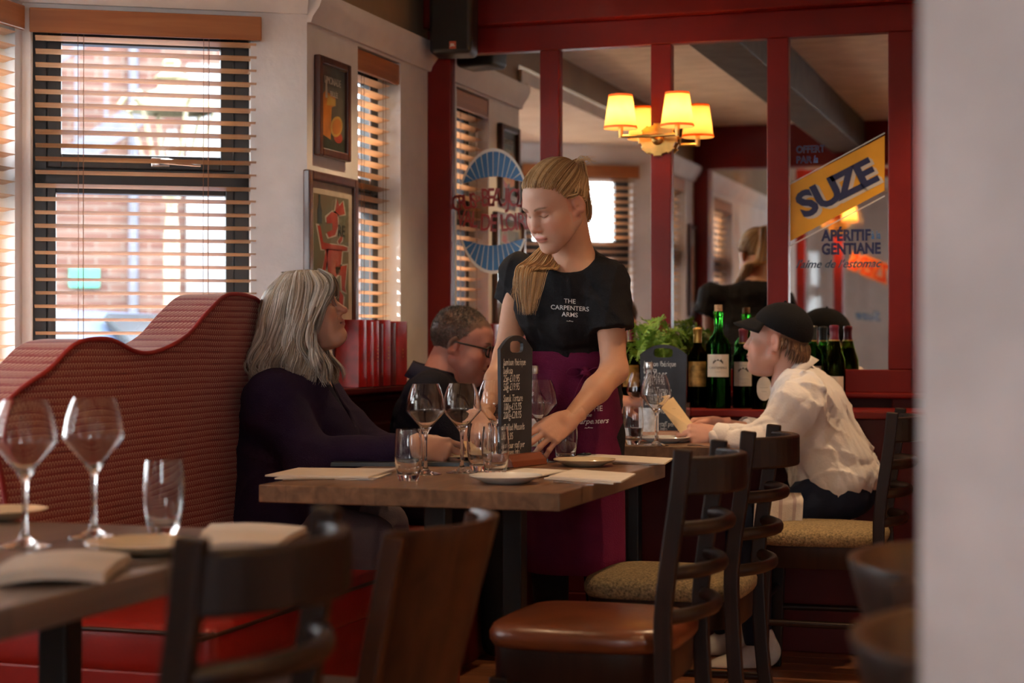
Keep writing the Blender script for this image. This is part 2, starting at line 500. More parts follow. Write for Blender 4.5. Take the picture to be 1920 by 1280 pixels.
# far picture wall, bay, near picture wall
wL, uL, nL, lenL = wall_seg('wall_left', C1, Vector((XW, YB+0.1, 0)), (-1,0,0), [(0.43, 0.84, 1.03, 2.135)], 0.16, 2.23, M_plaster)
make_window(2, C1, uL, nL, 0.43, 0.84, 1.03, 2.135, 0.12, transom=1.62, fw=0.04)
make_blind(C1, uL, nL, 0.435, 0.805, 2.125, 1.035, 0.050, 'narrow wooden slat blind beside the two framed posters', valance=(-0.19, 0.218))
w1, u1, n1, len1 = wall_seg('wall_bay_far', C1, C2, (-1,1,0), [(0.185, 0.885, 0.62, 2.15)], 0.16, 2.36, M_plaster)
make_window(1, C1, u1, n1, 0.185, 0.885, 0.62, 2.15, 0.10, transom=1.625, handle=-0.06)
make_blind(C1, u1, n1, 0.165, 0.875, 2.145, 0.66, 0.0, 'wide wooden slat blind behind the curved red bench back')
w0, u0, n0, len0 = wall_seg('wall_bay_side', C2, C3, (-1,0,0), [(0.04, 0.93, 0.62, 2.15), (0.99, 1.85, 0.62, 2.15)], 0.16, 2.36, M_plaster, ext=(0.06,0.06))
make_window(3, C2, u0, n0, 0.04, 0.93, 0.62, 2.15, 0.10, transom=1.625)
make_window(4, C2, u0, n0, 0.99, 1.85, 0.62, 2.15, 0.10, transom=1.625)
make_blind(C2, u0, n0, 0.065, 0.935, 2.145, 0.66, 0.0, 'wooden slat blind at the left edge, sharing a corner with the wide blind')
make_blind(C2, u0, n0, 0.985, 1.825, 2.145, 0.66, 0.0, 'second wooden slat blind on the street side of the bay')
w5, u5, n5, len5 = wall_seg('wall_bay_near', C3, C4, (-1,-1,0), [(0.03, 0.73, 0.62, 2.15)], 0.16, 2.36, M_plaster)
make_window(5, C3, u5, n5, 0.03, 0.73, 0.62, 2.15, 0.10, transom=1.625)
make_blind(C3, u5, n5, 0.045, 0.75, 2.145, 0.66, 0.0, 'wooden slat blind of the bay seen only in the mirror')
CE = Vector((XW, -4.0, 0))
w6, u6, n6, len6 = wall_seg('wall_left_near', C4, CE, (-1,0,0), [(0.25, 0.70, 1.0, 2.135), (1.6,2.3,1.0,2.1)], 0.16, 2.23, M_plaster)
make_window(6, C4, u6, n6, 0.25, 0.70, 1.0, 2.135, 0.12, transom=1.62, fw=0.04)
make_blind(C4, u6, n6, 0.26, 0.69, 2.125, 1.03, 0.05, 'narrow wooden slat blind past the bay, seen in the mirror', valance=(-0.22,0.22))
make_window(7, C4, u6, n6, 1.6, 2.3, 1.0, 2.1, 0.12, transom=1.62)
make_blind(C4, u6, n6, 1.61, 2.29, 2.09, 1.03, 0.05, 'wooden slat blind beyond the red post, seen far off in the mirror')

# tan upper wall strip, cornice
ub = MB()
ub.span(XW-0.16, XW, 5.34, YB+0.1, 2.23, ZC); ub.span(XW-0.16, XW, -4.0, 2.51, 2.23, ZC); ub.span(XW-0.16, XW-0.02, 2.51, 5.34, 2.36, ZC)
tag(ub.obj('wall_left_upper', M_tan), kind='structure')
def cornice(name, path):
    prof = [(0,0),(0.015,0),(0.022,0.02),(0.045,0.05),(0.055,0.075),(0.055,0.1),(0,0.1)]
    mb = MB(); rings = []
    P = [Vector(p) for p in path]
    for i, p in enumerate(P):
        dirs = []
        if i > 0: dirs.append((P[i]-P[i-1]).normalized())
        if i < len(P)-1: dirs.append((P[i+1]-P[i]).normalized())
        ns = [Vector((-d.y, d.x, 0)) for d in dirs]
        nn = sum(ns, Vector()); nn.normalize(); k = 1/max(0.4, nn.dot(ns[0]))
        rings.append([(p + nn*k*a + Vector((0,0,b)))[:] for a, b in prof])
    mb.loft(rings); o = mb.obj(name, M_plaster, smooth=35); tag(o, kind='structure'); return o
cornice('trim_1', [(XW,-4,2.14),(XW,2.51,2.14)][::-1][::-1] and [(XW,2.51,2.14),(XW,-4,2.14)])
cornice('trim_2', [(XW,YB,2.145),(XW,5.34,2.145)])
cornice('trim_3', [(C1.x+.0,C1.y,2.17),(C2.x,C2.y,2.17),(C3.x,C3.y,2.17),(C4.x,C4.y,2.17)])
bc = MB().prism([(C1.x+0.02,C1.y+0.02),(C2.x-0.1,C2.y+0.05),(C3.x-0.1,C3.y-0.05),(C4.x+0.02,C4.y-0.02)], 0.06, Matrix.Translation((0,0,2.265)))
tag(bc.obj('ceiling_bay', M_plaster), kind='structure')
bf = MB().prism([(C1.x+0.02,C1.y+0.02),(C2.x-0.1,C2.y+0.05),(C3.x-0.1,C3.y-0.05),(C4.x+0.02,C4.y-0.02)], 0.1, Matrix.Translation((0,0,-0.12)))
tag(bf.obj('floor_bay', M_floor), kind='structure')

# ceiling and beam, rest of the room
tag(MB().span(-2.7, 4.2, -4.2, YB+0.3, ZC, ZC+0.1).obj('ceiling', M_ceil), kind='structure')
tag(MB().span(-1.54, -1.33, 1.46, 6.03, 2.30, ZC-0.002).obj('trim_4', M_beam, bevel=0.006), kind='structure')
wr, ur, nr, lr = wall_seg('wall_right', Vector((4.0,YB+0.1,0)), Vector((4.0,-4.0,0)), (1,0,0), [(7.4,8.2,1.1,2.0)], 0.16, ZC, M_plaster)
wf, uf, nf, lf = wall_seg('wall_front', Vector((4.16,-4.0,0)), Vector((-2.6,-4.0,0)), (0,-1,0), [(3.0,4.2,1.1,2.05)], 0.16, ZC, M_plaster)
for i, (t0, t1) in enumerate(((3.0,4.2),)):
    make_window(9+i, Vector((4.16,-4.0,0)), uf, nf, t0, t1, 1.1, 2.05, 0.1)
for i, (t0, t1) in enumerate(((7.4,8.2),)):
    make_window(12+i, Vector((4.0,YB+0.1,0)), ur, nr, t0, t1, 1.1, 2.0, 0.1)

# white pier in the foreground at the right, red header over the passage, framed screen
pc = room((1722-960)/FPX*1.4, 1.4)
tag(MB().span(pc.x, 0.95, pc.y, pc.y+0.14, 0, ZC-0.28).obj('wall_pier', M_pier, bevel=0.012, segs=3), kind='structure')
tag(MB().span(XW, 4.0, pc.y, pc.y+0.14, ZC-0.28, ZC).obj('wall_header', M_red, bevel=0.005), kind='structure')
tag(MB().span(XW, XW+0.1, pc.y, pc.y+0.14, 0, ZC-0.28).obj('trim_5', M_red, bevel=0.005), kind='structure')

# ------------------------------------------------------------------ mirror wall
wb_ = MB().span(XW-0.16, 4.16, YB+0.02, YB+0.2, 0, ZC).obj('wall_back', M_red2); tag(wb_, kind='structure')
def xb(px, y=YB): return ony(px, y)[0]
Zm0, Zm1 = 0.985, 2.205
PIL = [(790,845),(1012,1048),(1220,1258),(1438,1478),(1665,1735)]
yf = YB-0.035
pillars = []
for a, b in PIL:
    xa, xb2 = max(XW, xb(a, yf)), xb(b, yf)
    pillars.append((xa, xb2))
    MB().span(xa, xb2, yf, YB+0.02, Zm0, Zm1).obj('pillar', M_red, wb_, bevel=0.004)
MB().span(XW, 4.0, yf, YB+0.02, Zm1, Zm1+0.10).obj('head_board', M_red, wb_, bevel=0.004)
MB().span(XW, 4.0, yf-0.05, YB+0.02, Zm1+0.10, ZC-0.002).obj('fascia', M_red, wb_, bevel=0.006)
MB().span(XW, 4.0, yf, YB+0.02, 0.90, Zm0).obj('bottom_rail', M_red, wb_, bevel=0.004)
MB().span(XW, 4.0, yf-0.035, YB+0.02, 0.882, 0.902).obj('dado_cap', M_red, wb_, bevel=0.006)
MB().span(XW, 4.0, yf-0.012, YB+0.02, 0.0, 0.13).obj('skirting', M_red2, wb_, bevel=0.004)
for k in range(8):
    xa = XW + 0.05 + k*0.62
    MB().span(xa, xa+0.50, yf+0.012, YB+0.02, 0.20, 0.80).obj('panel', M_red2, wb_, bevel=0.01)
    MB().span(xa+0.50, xa+0.62, yf, YB+0.02, 0.13, 0.882).obj('stile', M_red2, wb_, bevel=0.004)
# right wall return panel with a shallow moulding
xr = xb(1712, yf)
MB().span(xr, xr+0.7, yf-0.02, YB+0.02, 0.90, Zm1).obj('side_panel', M_red, wb_, bevel=0.006)
mlabels = ['leftmost mirror panel, with the blue oval wine sign painted on it',
           'second mirror panel from the left, behind the standing waitress',
           'third mirror panel, right of the brass wall lamp',
           'rightmost mirror panel, with the yellow painted drink advert']
for k in range(4):
    xa, xb2 = pillars[k][1], pillars[k+1][0]
    o = MB().span(xa, xb2, YB-0.008, YB+0.012, Zm0, Zm1).obj('wall_mirror', M_mirror)
    tag(o, mlabels[k], 'mirror', 'mirror panels in the red wall')

# dado on the far picture wall
db = MB().span(XW, XW+0.03, 5.20, YB-0.05, 0.0, 0.89).obj('trim_6', M_red2, bevel=0.004); tag(db, kind='structure')
MB().span(XW, XW+0.10, 5.30, YB-0.05, 0.905, 0.93).obj('ledge', M_red2, db, bevel=0.006)
MB().span(XW, XW+0.06, 5.30, YB-0.05, 0.875, 0.905).obj('ledge_moulding', M_red2, db, bevel=0.012)
for k in range(3):
    MB().span(XW+0.02, XW+0.042, 5.34+k*0.37, 5.34+k*0.37+0.28, 0.30, 0.80).obj('panel', M_red2, db, bevel=0.012)
so = MB().span(XW-0.10, XW+0.012, 5.75, 6.20, 1.005, 1.032).obj('trim_7', M_valance, bevel=0.006); tag(so, kind='structure')

# daylight portals in the window openings
def portal(A, u, n, t0, t1, z0, z1):
    L = bpy.data.lights.new('window_portal', 'AREA'); L.shape = 'RECTANGLE'; L.size = t1-t0; L.size_y = z1-z0
    L.cycles.is_portal = True
    o = bpy.data.objects.new('window_portal', L); COL.objects.link(o)
    c = A + u*((t0+t1)/2) + n*0.2; o.location = (c.x, c.y, (z0+z1)/2)
    o.rotation_euler = (-n).to_track_quat('-Z', 'Y').to_euler()
    o['kind'] = 'helper'
for (A,u,n,ops) in ((C1,uL,nL,[(0.43,0.84,1.03,2.135)]), (C1,u1,n1,[(0.185,0.885,0.62,2.15)]), (C2,u0,n0,[(0.04,0.93,0.62,2.15),(0.99,1.85,0.62,2.15)]),
                    (C3,u5,n5,[(0.03,0.73,0.62,2.15)]), (C4,u6,n6,[(0.25,0.70,1.0,2.135),(1.6,2.3,1.0,2.1)]),
                    (Vector((4.0,YB+0.1,0)),ur,nr,[(7.4,8.2,1.1,2.0)]),
                    (Vector((4.16,-4.0,0)),uf,nf,[(3.0,4.2,1.1,2.05)])):
    for op in ops: portal(A, u, n, *op)

# ------------------------------------------------------------------ ceiling downlights (two are seen in the mirrors; the unseen rest serve as fill)
M_bulb = mat('lit_lamp_lens', (1,0.9,0.7), emit=(1.0,0.78,0.5), estr=18.0)
M_trim = mat('white_lamp_trim', (0.8,0.78,0.74), rough=0.4)
DL = [(-0.55,4.6,1.0),(-1.7,3.2,0.4),(-0.35,6.0,1.0),(-1.95,5.6,0.8),(0.9,4.2,1.0),(0.3,2.6,1.0),(0.9,0.2,1.0),(-1.0,-0.6,1.0),(2.4,3.2,1.0),(-0.6,-2.2,1.0),(1.6,-2.2,1.0),(2.4,5.4,1.0)]
DLAB = ['recessed ceiling spotlight above the leather seated chair', 'recessed ceiling spotlight above the near end of the centre table', 'recessed ceiling spotlight above the chair of the person in the cap',
        'recessed ceiling spotlight above the man with glasses', 'recessed ceiling spotlight right of the centre table', 'recessed ceiling spotlight just past the red header', 'recessed ceiling spotlight right of the viewer',
        'recessed ceiling spotlight left of the viewer', 'recessed ceiling spotlight by the right wall lamps', 'recessed ceiling spotlight near the entrance wall, left', 'recessed ceiling spotlight near the entrance wall, right', 'recessed ceiling spotlight in the far right corner']
for k, (x, y, q) in enumerate(DL):
    e = empty('ceiling_downlight', (x, y, ZC), label=DLAB[k], cat='light', group='recessed ceiling spotlights')
    MB().lathe([(0.032,-0.002),(0.045,-0.004),(0.045,0.0),(0.032,0.0)], 20, closed=True).obj('trim_ring', M_trim, e, smooth=40)
    MB().lathe([(0,-0.001),(0.03,-0.001)], 16).obj('lens', M_bulb, e)
    L = bpy.data.lights.new('downlight_beam', 'SPOT'); L.energy = 38*q; L.color = (1.0, 0.66, 0.36); L.spot_size = math.radians(92); L.spot_blend = 0.8; L.shadow_soft_size = 0.03
    lo = bpy.data.objects.new('downlight_beam', L); COL.objects.link(lo); lo.parent = e; lo.location = (0,0,-0.02)
# ------------------------------------------------------------------ street outside the bay window
def brickmat():
    m, nt, b = _nt('far_brick'); N, L = nt.nodes, nt.links
    tc = N.new('ShaderNodeTexCoord'); bt = N.new('ShaderNodeTexBrick')
    mp = N.new('ShaderNodeMapping'); mp.inputs['Rotation'].default_value = (PI/2, 0, 0)
    bt.inputs['Scale'].default_value = 1.0; bt.inputs['Brick Width'].default_value = 0.23; bt.inputs['Row Height'].default_value = 0.075; bt.inputs['Mortar Size'].default_value = 0.006
    bt.inputs['Color1'].default_value = (0.075,0.027,0.019,1); bt.inputs['Color2'].default_value = (0.105,0.050,0.036,1); bt.inputs['Mortar'].default_value = (0.12,0.10,0.085,1)
    L.new(tc.outputs['Object'], mp.inputs[0]); L.new(mp.outputs[0], bt.inputs['Vector'])
    L.new(bt.outputs[0], b.inputs['Base Color']); b.inputs['Roughness'].default_value = 0.9
    return m
M_brick = brickmat()
M_asph = mat('asphalt', (0.030,0.030,0.033), rough=0.9, bump=0.3)
M_white = mat('white_gloss', (0.12,0.12,0.125), rough=0.35, var=0.03)
M_dark = mat('dark_painted_steel', (0.05,0.05,0.07), rough=0.5)
M_green = mat('green_sign_enamel', (0.03,0.20,0.14), rough=0.4)
M_car = mat('pale_blue_car_paint', (0.040,0.058,0.10), rough=0.55, coat=0.0, var=0.02, spec=0.15)
M_carglass = mat('car_glass', (0.006,0.010,0.016), rough=0.15, coat=0.0, spec=0.2)
M_tyre = mat('tyre_rubber', (0.02,0.02,0.02), rough=0.8)
M_gild = mat('cream_gilt_paint', (0.15,0.13,0.075), rough=0.5, var=0.2)
M_leaf_out = mat('garden_leaf', (0.06,0.16,0.02), rough=0.6, var=0.3)
M_fencewood = woodmat('pale_fence_wood', (0.14,0.09,0.045), (0.2,0.14,0.075), rough=0.8, axis='z')

gr = MB().span(-60, -2.9, -30, 60, -0.35, -0.20); gr.span(-4.6, -3.3, -10, 30, -0.20, -0.10)
tag(gr.obj('ground_street', M_asph), kind='structure')

bcen = room((180-960)/FPX*15.5, 15.5)
bld = empty('brick_building', (bcen.x, bcen.y, -0.2), YAW+math.radians(14), label='red brick building across the street beyond the blinds', cat='building')
MB().span(-4.0, 4.2, 0.0, 5, 0, 8.2).obj('wall', M_brick, bld)
def bwin(x, z, w, h):
    f = MB()
    for s in (-1,1): f.box((x+s*(w/2-0.05), -0.04, z), (0.10,0.10,h))
    f.box((x,-0.04,z+h/2-0.05),(w,0.1,0.1)); f.box((x,-0.04,z-h/2+0.05),(w,0.1,0.1)); f.box((x,-0.03,z),(w,0.06,0.05)); f.box((x,-0.03,z),(0.05,0.06,h))
    o = f.obj('window', M_white, bld)
    MB().box((x,-0.012,z),(w-0.1,0.02,h-0.1)).obj('pane', mat('far_window_glass',(0.35,0.42,0.5),rough=0.1), o)
bwin(-0.75, 3.45, 0.8, 0.5); bwin(-3.0, 3.6, 0.8, 1.2); bwin(2.2, 3.6, 0.8, 1.2)
MB().span(0.78, 1.25, -0.12, 0.02, 0.0, 3.75).obj('white_doorway', M_white, bld, bevel=0.02)
MB().tube([(0.32,-0.08,0.1),(0.32,-0.08,7.6)], 0.045, 8).obj('drainpipe', M_dark, bld)
MB().box((-0.10,-0.03,1.85),(0.26,0.04,0.18)).obj('green_sign', M_green, bld)
st = MB()
st.box((-0.9,-0.5,2.35), (3.1,0.05,0.20), Matrix.Rotation(-0.62,3,'Y')); st.box((-0.9,-0.5,3.25), (3.1,0.05,0.05), Matrix.Rotation(-0.62,3,'Y'))
for k in range(9):
    q = -1.2+k*0.3; st.box((-0.9+q*math.cos(0.62), -0.5, 2.35+q*math.sin(0.62)+0.45), (0.03,0.03,0.9))
st.obj('fire_stair', M_dark, bld)
MB().span(-4.0,-2.2,-0.9,0.0,1.7,1.8).obj('stair_landing', M_dark, bld)

# parked car
cc = room((225-960)/FPX*9.6, 9.6)
car = empty('parked_car', (cc.x, cc.y, -0.33), YAW+math.radians(90+62), label='pale blue car parked outside the bay window', cat='car')
side = [(-2.0,0.35),(-2.02,0.75),(-1.75,0.95),(-0.95,1.02),(-0.30,1.55),(0.75,1.60),(1.45,1.10),(1.95,1.02),(2.02,0.5),(1.95,0.3)]
rr = []
for y, k in ((-0.86,0.92),(-0.80,1.0),(0,1.02),(0.80,1.0),(0.86,0.92)):
    rr.append([(x*k, y*(1.0 if z < 1.05 else 0.80), 0.3+(z-0.3)*(0.97 if abs(y) > 0.82 else 1.0)) for x, z in side])
MB().loft(rr).obj('body', M_car, car, bevel=0.03, smooth=40)
MB().loft([[(-0.96,y,1.06),(-0.36,y*0.84,1.53),(-0.39,y*0.84,1.56),(-0.99,y,1.09)] for y in (-0.66,0.66)]).obj('windscreen', M_carglass, car)
for s in (-1,1):
    MB().prism([(-0.85,1.06),(-0.28,1.5),(0.25,1.52),(0.25,1.08)], 0.012, frame((0,s*0.755,0),(1,0,0),(0,-s*0.14,1))).obj('side_window', M_carglass, car)
    MB().prism([(0.32,1.08),(0.32,1.52),(0.72,1.52),(1.2,1.10)], 0.012, frame((0,s*0.755,0),(1,0,0),(0,-s*0.14,1))).obj('side_window', M_carglass, car)
    MB().box((-0.75,s*0.95,1.08),(0.12,0.18,0.12)).obj('wing_mirror', M_car, car, bevel=0.03)
    for x in (-1.3,1.3):
        MB().tube([(x,s*0.70,0.32),(x,s*0.88,0.32)], 0.31, 20).obj('wheel', M_tyre, car)
    MB().box((-1.93,s*0.6,0.78),(0.14,0.36,0.16)).obj('headlamp', M_white, car, bevel=0.04)

# ornate street lantern
lp = room((322-960)/FPX*11.5, 11.5)
lan = empty('street_lantern', (lp.x, lp.y, -0.3), YAW, label='ornate cream and gold street lantern seen through the upper pane', cat='lamp')
def z_of(py, d=11.5): return CAMH-(py-640)/FPX*d+0.3
zt, zr, zm, zb = z_of(108), z_of(205), z_of(222), z_of(300)
MB().lathe([(0.05,0),(0.05,zb-0.5),(0.03,zb-0.3),(0.12,zb-0.1)], 12).obj('post', M_gild, lan, smooth=40)
MB().lathe([(0.30,zr-0.02),(0.30,zr+0.01),(0.16,zr+0.11),(0.10,zr+0.13),(0.08,zr+0.17),(0.13,zr+0.20),(0.07,zr+0.24),(0.045,zr+0.28),(0.06,zr+0.31),(0.0,zt+0.02)], 6).obj('roof', M_gild, lan)
for k in range(6):
    a = 2*PI*k/6
    MB().tube([(0.28*math.cos(a),0.28*math.sin(a),zr),(0.15*math.cos(a),0.15*math.sin(a),zb-0.1)], 0.014, 6).obj('glazing_bar', M_gild, lan)
    MB().tube([(0.30*math.cos(a),0.30*math.sin(a),zr),(0.34*math.cos(a),0.34*math.sin(a),zr+0.03),(0.30*math.cos(a),0.30*math.sin(a),zr+0.08)], 0.02, 6).obj('scroll', M_gild, lan)
MB().lathe([(0.02,zb),(0.05,zb+0.08),(0.03,zb+0.2)], 10).obj('bulb', M_white, lan, smooth=60)

# fence and tree on the near side of the bay (seen in the mirror)
fe = empty('garden_fence', (-6.2, -0.5, -0.2), math.radians(-35), label='pale wooden garden fence seen in the mirror', cat='fence')
bm_ = MB().box((0,0,0.9),(0.14,0.02,1.8)).mesh('fence_board', M_fencewood)
for k in range(26): meshobj('fence_board', bm_, fe, (-2+k*0.155, random.uniform(-.01,.01), 0))
MB().box((0,0.04,0.5),(4.2,0.05,0.08)).obj('fence_rail', M_fencewood, fe)
tr = empty('garden_tree', (-8.9, -2.6, -0.2), label='leafy green tree behind the fence, seen in the mirror', cat='tree')
MB().tube([(0,0,0),(0.05,0,1.2),(0,0.1,2.6)], [0.12,0.09,0.05], 8).obj('trunk', M_fencewood, tr)
lm = MB()
for k in range(900):
    p = Vector((random.gauss(0,0.7), random.gauss(0,0.7), 2.9+random.gauss(0,0.6)))
    a = Vector((random.uniform(-1,1),random.uniform(-1,1),random.uniform(-1,1))).normalized(); b = a.orthogonal().normalized()
    q = 0.12; vs = [lm.bm.verts.new(p+a*q), lm.bm.verts.new(p+b*q*0.5), lm.bm.verts.new(p-a*q), lm.bm.verts.new(p-b*q*0.5)]; lm.bm.faces.new(vs)
lo_ = lm.obj('foliage', M_leaf_out, tr); lo_['kind'] = 'stuff'
# ------------------------------------------------------------------ furniture
M_dwood = woodmat('dark_walnut_stain', (0.009,0.0036,0.0026), (0.022,0.0085,0.0052), rough=0.40, axis='z', coat=0.05, bump=0.05, spec=0.3)
M_mwood = woodmat('brown_bentwood', (0.034,0.011,0.005), (0.075,0.026,0.011), rough=0.40, axis='z', coat=0.06, bump=0.05, spec=0.3)
M_table = woodmat('worn_oak_tabletop', (0.10,0.050,0.025), (0.22,0.120,0.064), rough=0.36, axis='y', coat=0.18, bump=0.22, blocks=(0.55,0.075))
M_tableg = woodmat('greyed_oak_tabletop', (0.12,0.085,0.07), (0.24,0.18,0.15), rough=0.30, axis='y', coat=0.22, bump=0.2, blocks=(0.6,0.09))
M_iron = mat('black_iron', (0.012,0.012,0.013), rough=0.5, bump=0.05)
M_leather = mat('tan_brown_leather', (0.14,0.036,0.011), rough=0.32, var=0.25, scale=5, bump=0.12, bscale=90, coat=0.2)
M_beige = mat('beige_woven_seat', (0.30,0.21,0.10), rough=0.85, var=0.3, scale=160, bump=0.6, bscale=260)
M_redseat = mat('red_leather_seat', (0.34,0.012,0.008), rough=0.42, var=0.1, scale=4, bump=0.08, bscale=70)

def table(x0, x1, y0, y1, label, m, zt=0.75, th=0.042, legx=None):
    e = empty('dining_table', ((x0+x1)/2, (y0+y1)/2, 0), label=label, cat='table', group='wooden restaurant tables')
    w, d = x1-x0, y1-y0
    MB().box((0,0,zt-th/2), (w,d,th)).obj('tabletop', m, e, bevel=0.003)
    MB().box((0,0,zt-th-0.012), (0.35,0.5,0.022)).obj('top_plate', M_iron, e)
    for s in (-1,1):
        MB().box((0, s*(d/2-0.22), (zt-th)/2), (0.055,0.055,zt-th)).obj('column', M_iron, e, bevel=0.004)
        b = MB(); b.box((0, s*(d/2-0.22), 0.014), (0.44,0.07,0.026)); b.obj('foot', M_iron, e, bevel=0.004)
    return e
table(-1.85,-1.11, 3.76, 4.80, 'worn oak table laid in the centre, in front of the standing waitress', M_table)
table(-2.05,-1.30, 1.62, 2.86, 'greyish oak table at the lower left edge, nearest the viewer', M_tableg)
table(-1.87,-1.11, 5.53, 6.16, 'small oak table at the back where the person in the cap sits', M_table)

def arc(y0, y1, x, sag, z, n=14, ext=0.0, zc=0.0):
    out = []
    for i in range(n+1):
        t = i/n; q = 1-(2*t-1)**2
        out.append((x+sag*(q**0.8), y0+(y1-y0)*t, z+zc*q))
    return out
def cushion_mesh(name, m, w=0.42, d=0.41, h=0.05, z=0.445):
    mb = MB(); rings = []
    def outline(s, zz):
        pts = []
        for k in range(40):
            a = 2*PI*k/40; c, sn = math.cos(a), math.sin(a)
            e = 0.42 if c < 0 else 0.62
            pts.append((s*d/2*math.copysign(abs(c)**e, c), s*(w/2)*(1.0-0.06*(c+1)/2)*math.copysign(abs(sn)**0.45, sn), zz))
        return pts
    for s, q in ((0.965,0),(1.0,0.012),(1.005,0.028),(0.975,0.042),(0.88,h),(0.55,h+0.008),(0.15,h+0.010)):
        rings.append(outline(s, z+q))
    return mb.loft(rings).mesh(name, m, smooth=60)
def posts(e, top, rake, m, tw=0.036, td=0.028):
    for s in (-1,1):
        p = [(0.245,s*0.185,0.0),(0.205,s*0.185,0.22),(0.19,s*0.185,0.46),(0.195,s*0.185,0.58),(0.19+rake*0.75,s*0.185,top-0.1),(0.19+rake,s*0.185,top)]
        MB().ribbon(smoothpath(p,4), td, tw, up=(0,1,0)).obj('back_post', m, e, bevel=0.004)
def base(e, seatm, m, frame_h=0.07):
    meshobj('seat_cushion', cushion_mesh('seat_cushion', seatm), e)
    mb = MB()
    rings = []
    for zz, s in ((0.445-frame_h,0.93),(0.445-frame_h+0.004,0.945),(0.444,0.955)):
        pts = []
        for k in range(40):
            a = 2*PI*k/40; c, sn = math.cos(a), math.sin(a); ee = 0.42 if c < 0 else 0.62
            pts.append((s*0.41/2*math.copysign(abs(c)**ee, c), s*0.21*(1.0-0.06*(c+1)/2)*math.copysign(abs(sn)**0.45, sn), zz))
        rings.append(pts)
    mb.loft(rings).obj('seat_frame', m, e, smooth=45)
    for s in (-1,1):
        MB().ribbon([(-0.165,s*0.165,0.38),(-0.17,s*0.17,0.2),(-0.175,s*0.175,0.0)], [0.042,0.038,0.030], [0.042,0.038,0.030], up=(0,1,0)).obj('front_leg', m, e, bevel=0.004)
        MB().tube([(-0.165,s*0.172,0.20),(0.205,s*0.185,0.20)], 0.011, 8).obj('side_stretcher', m, e, smooth=60)
    MB().tube([(-0.17,-0.17,0.27),(-0.17,0.17,0.27)], 0.011, 8).obj('front_stretcher', m, e, smooth=60)
def ladder_chair(label, seatm, m=M_dwood, top=0.868, rake=0.042):
    e = empty('ladder_back_chair', label=label, cat='chair', group='dark ladder back dining chairs')
    base(e, seatm, m); posts(e, top, rake, m)
    xt = 0.19+rake
    MB().ribbon(arc(-0.185,0.185,xt-0.006,0.088,top-0.055,18), 0.078, 0.022).obj('top_rail', m, e, bevel=0.006)
    for i, z in enumerate((0.705,0.615,0.525)):
        xx = 0.19 + rake*max(0,(z-0.5)/(top-0.5))**1.3
        MB().tube(arc(-0.185,0.185,xx,0.078-0.006*i,z,18), 0.0125, 10, sx=1.25).obj('rung', M_mwood if m is M_mwood else M_dwood, e, smooth=60)
    return e
def panel_chair(label, seatm, m=M_mwood, top=0.80, rake=0.06):
    e = empty('panel_back_chair', label=label, cat='chair', group='solid curved back dining chairs')
    base(e, seatm, m); 
    for s in (-1,1):
        p = [(0.245,s*0.185,0.0),(0.205,s*0.185,0.22),(0.19,s*0.185,0.46),(0.19+rake,s*0.19,top-0.01)]
        MB().ribbon(smoothpath(p,4), 0.026, 0.034, up=(0,1,0)).obj('back_post', m, e, bevel=0.004)
    rings = []; n = 18
    for j in range(13):
        t = j/12; z = 0.455+(top-0.455)*t; w = 0.155+0.045*t; x = 0.19+rake*t+0.0; sag = 0.06+0.03*t
        row = arc(-w,w,x,sag,z,n); inner = [(a-0.016,b,c) for a,b,c in row]
        rings.append(row+inner[::-1])
    mb = MB().loft(rings); mb.obj('curved_back_panel', m, e, bevel=0.004, smooth=40)
    return e

M_seatdark = mat('dark_brown_leather', (0.06,0.02,0.012), rough=0.4, var=0.2, bump=0.1, bscale=90)
c1 = ladder_chair('dark ladder back chair with tan leather seat, front right of the centre table', M_leather)
place(c1, (-1.005, 3.69, 0), 0.0)
c2 = ladder_chair('dark ladder back chair with beige seat, between the leather chair and the back table', M_beige)
place(c2, (-1.01, 4.45, 0), 0.0)
c3 = ladder_chair('dark ladder back chair the person in the white shirt sits on', M_beige)
place(c3, (-0.80, 5.72, 0), 0.03)
c4 = ladder_chair('blurred dark ladder back chair tucked at the nearest table', M_seatdark)
place(c4, (-1.185, 1.955, 0), 0.0)
c5 = panel_chair('blurred brown chair with solid curved back, bottom centre', M_seatdark)
place(c5, (-1.25, 2.69, 0), 0.0)
M_light = woodmat('worn_brown_wood', (0.020,0.009,0.005), (0.05,0.023,0.012), rough=0.40, axis='z')
c6 = panel_chair('blurred worn brown chair beside the white pier, upper of two', M_seatdark, m=M_light)
place(c6, (0.035, 2.42, 0), PI)
c7 = panel_chair('blurred worn brown chair cut off at the bottom right corner', M_seatdark, m=M_light)
place(c7, (0.115, 1.80, 0), PI)

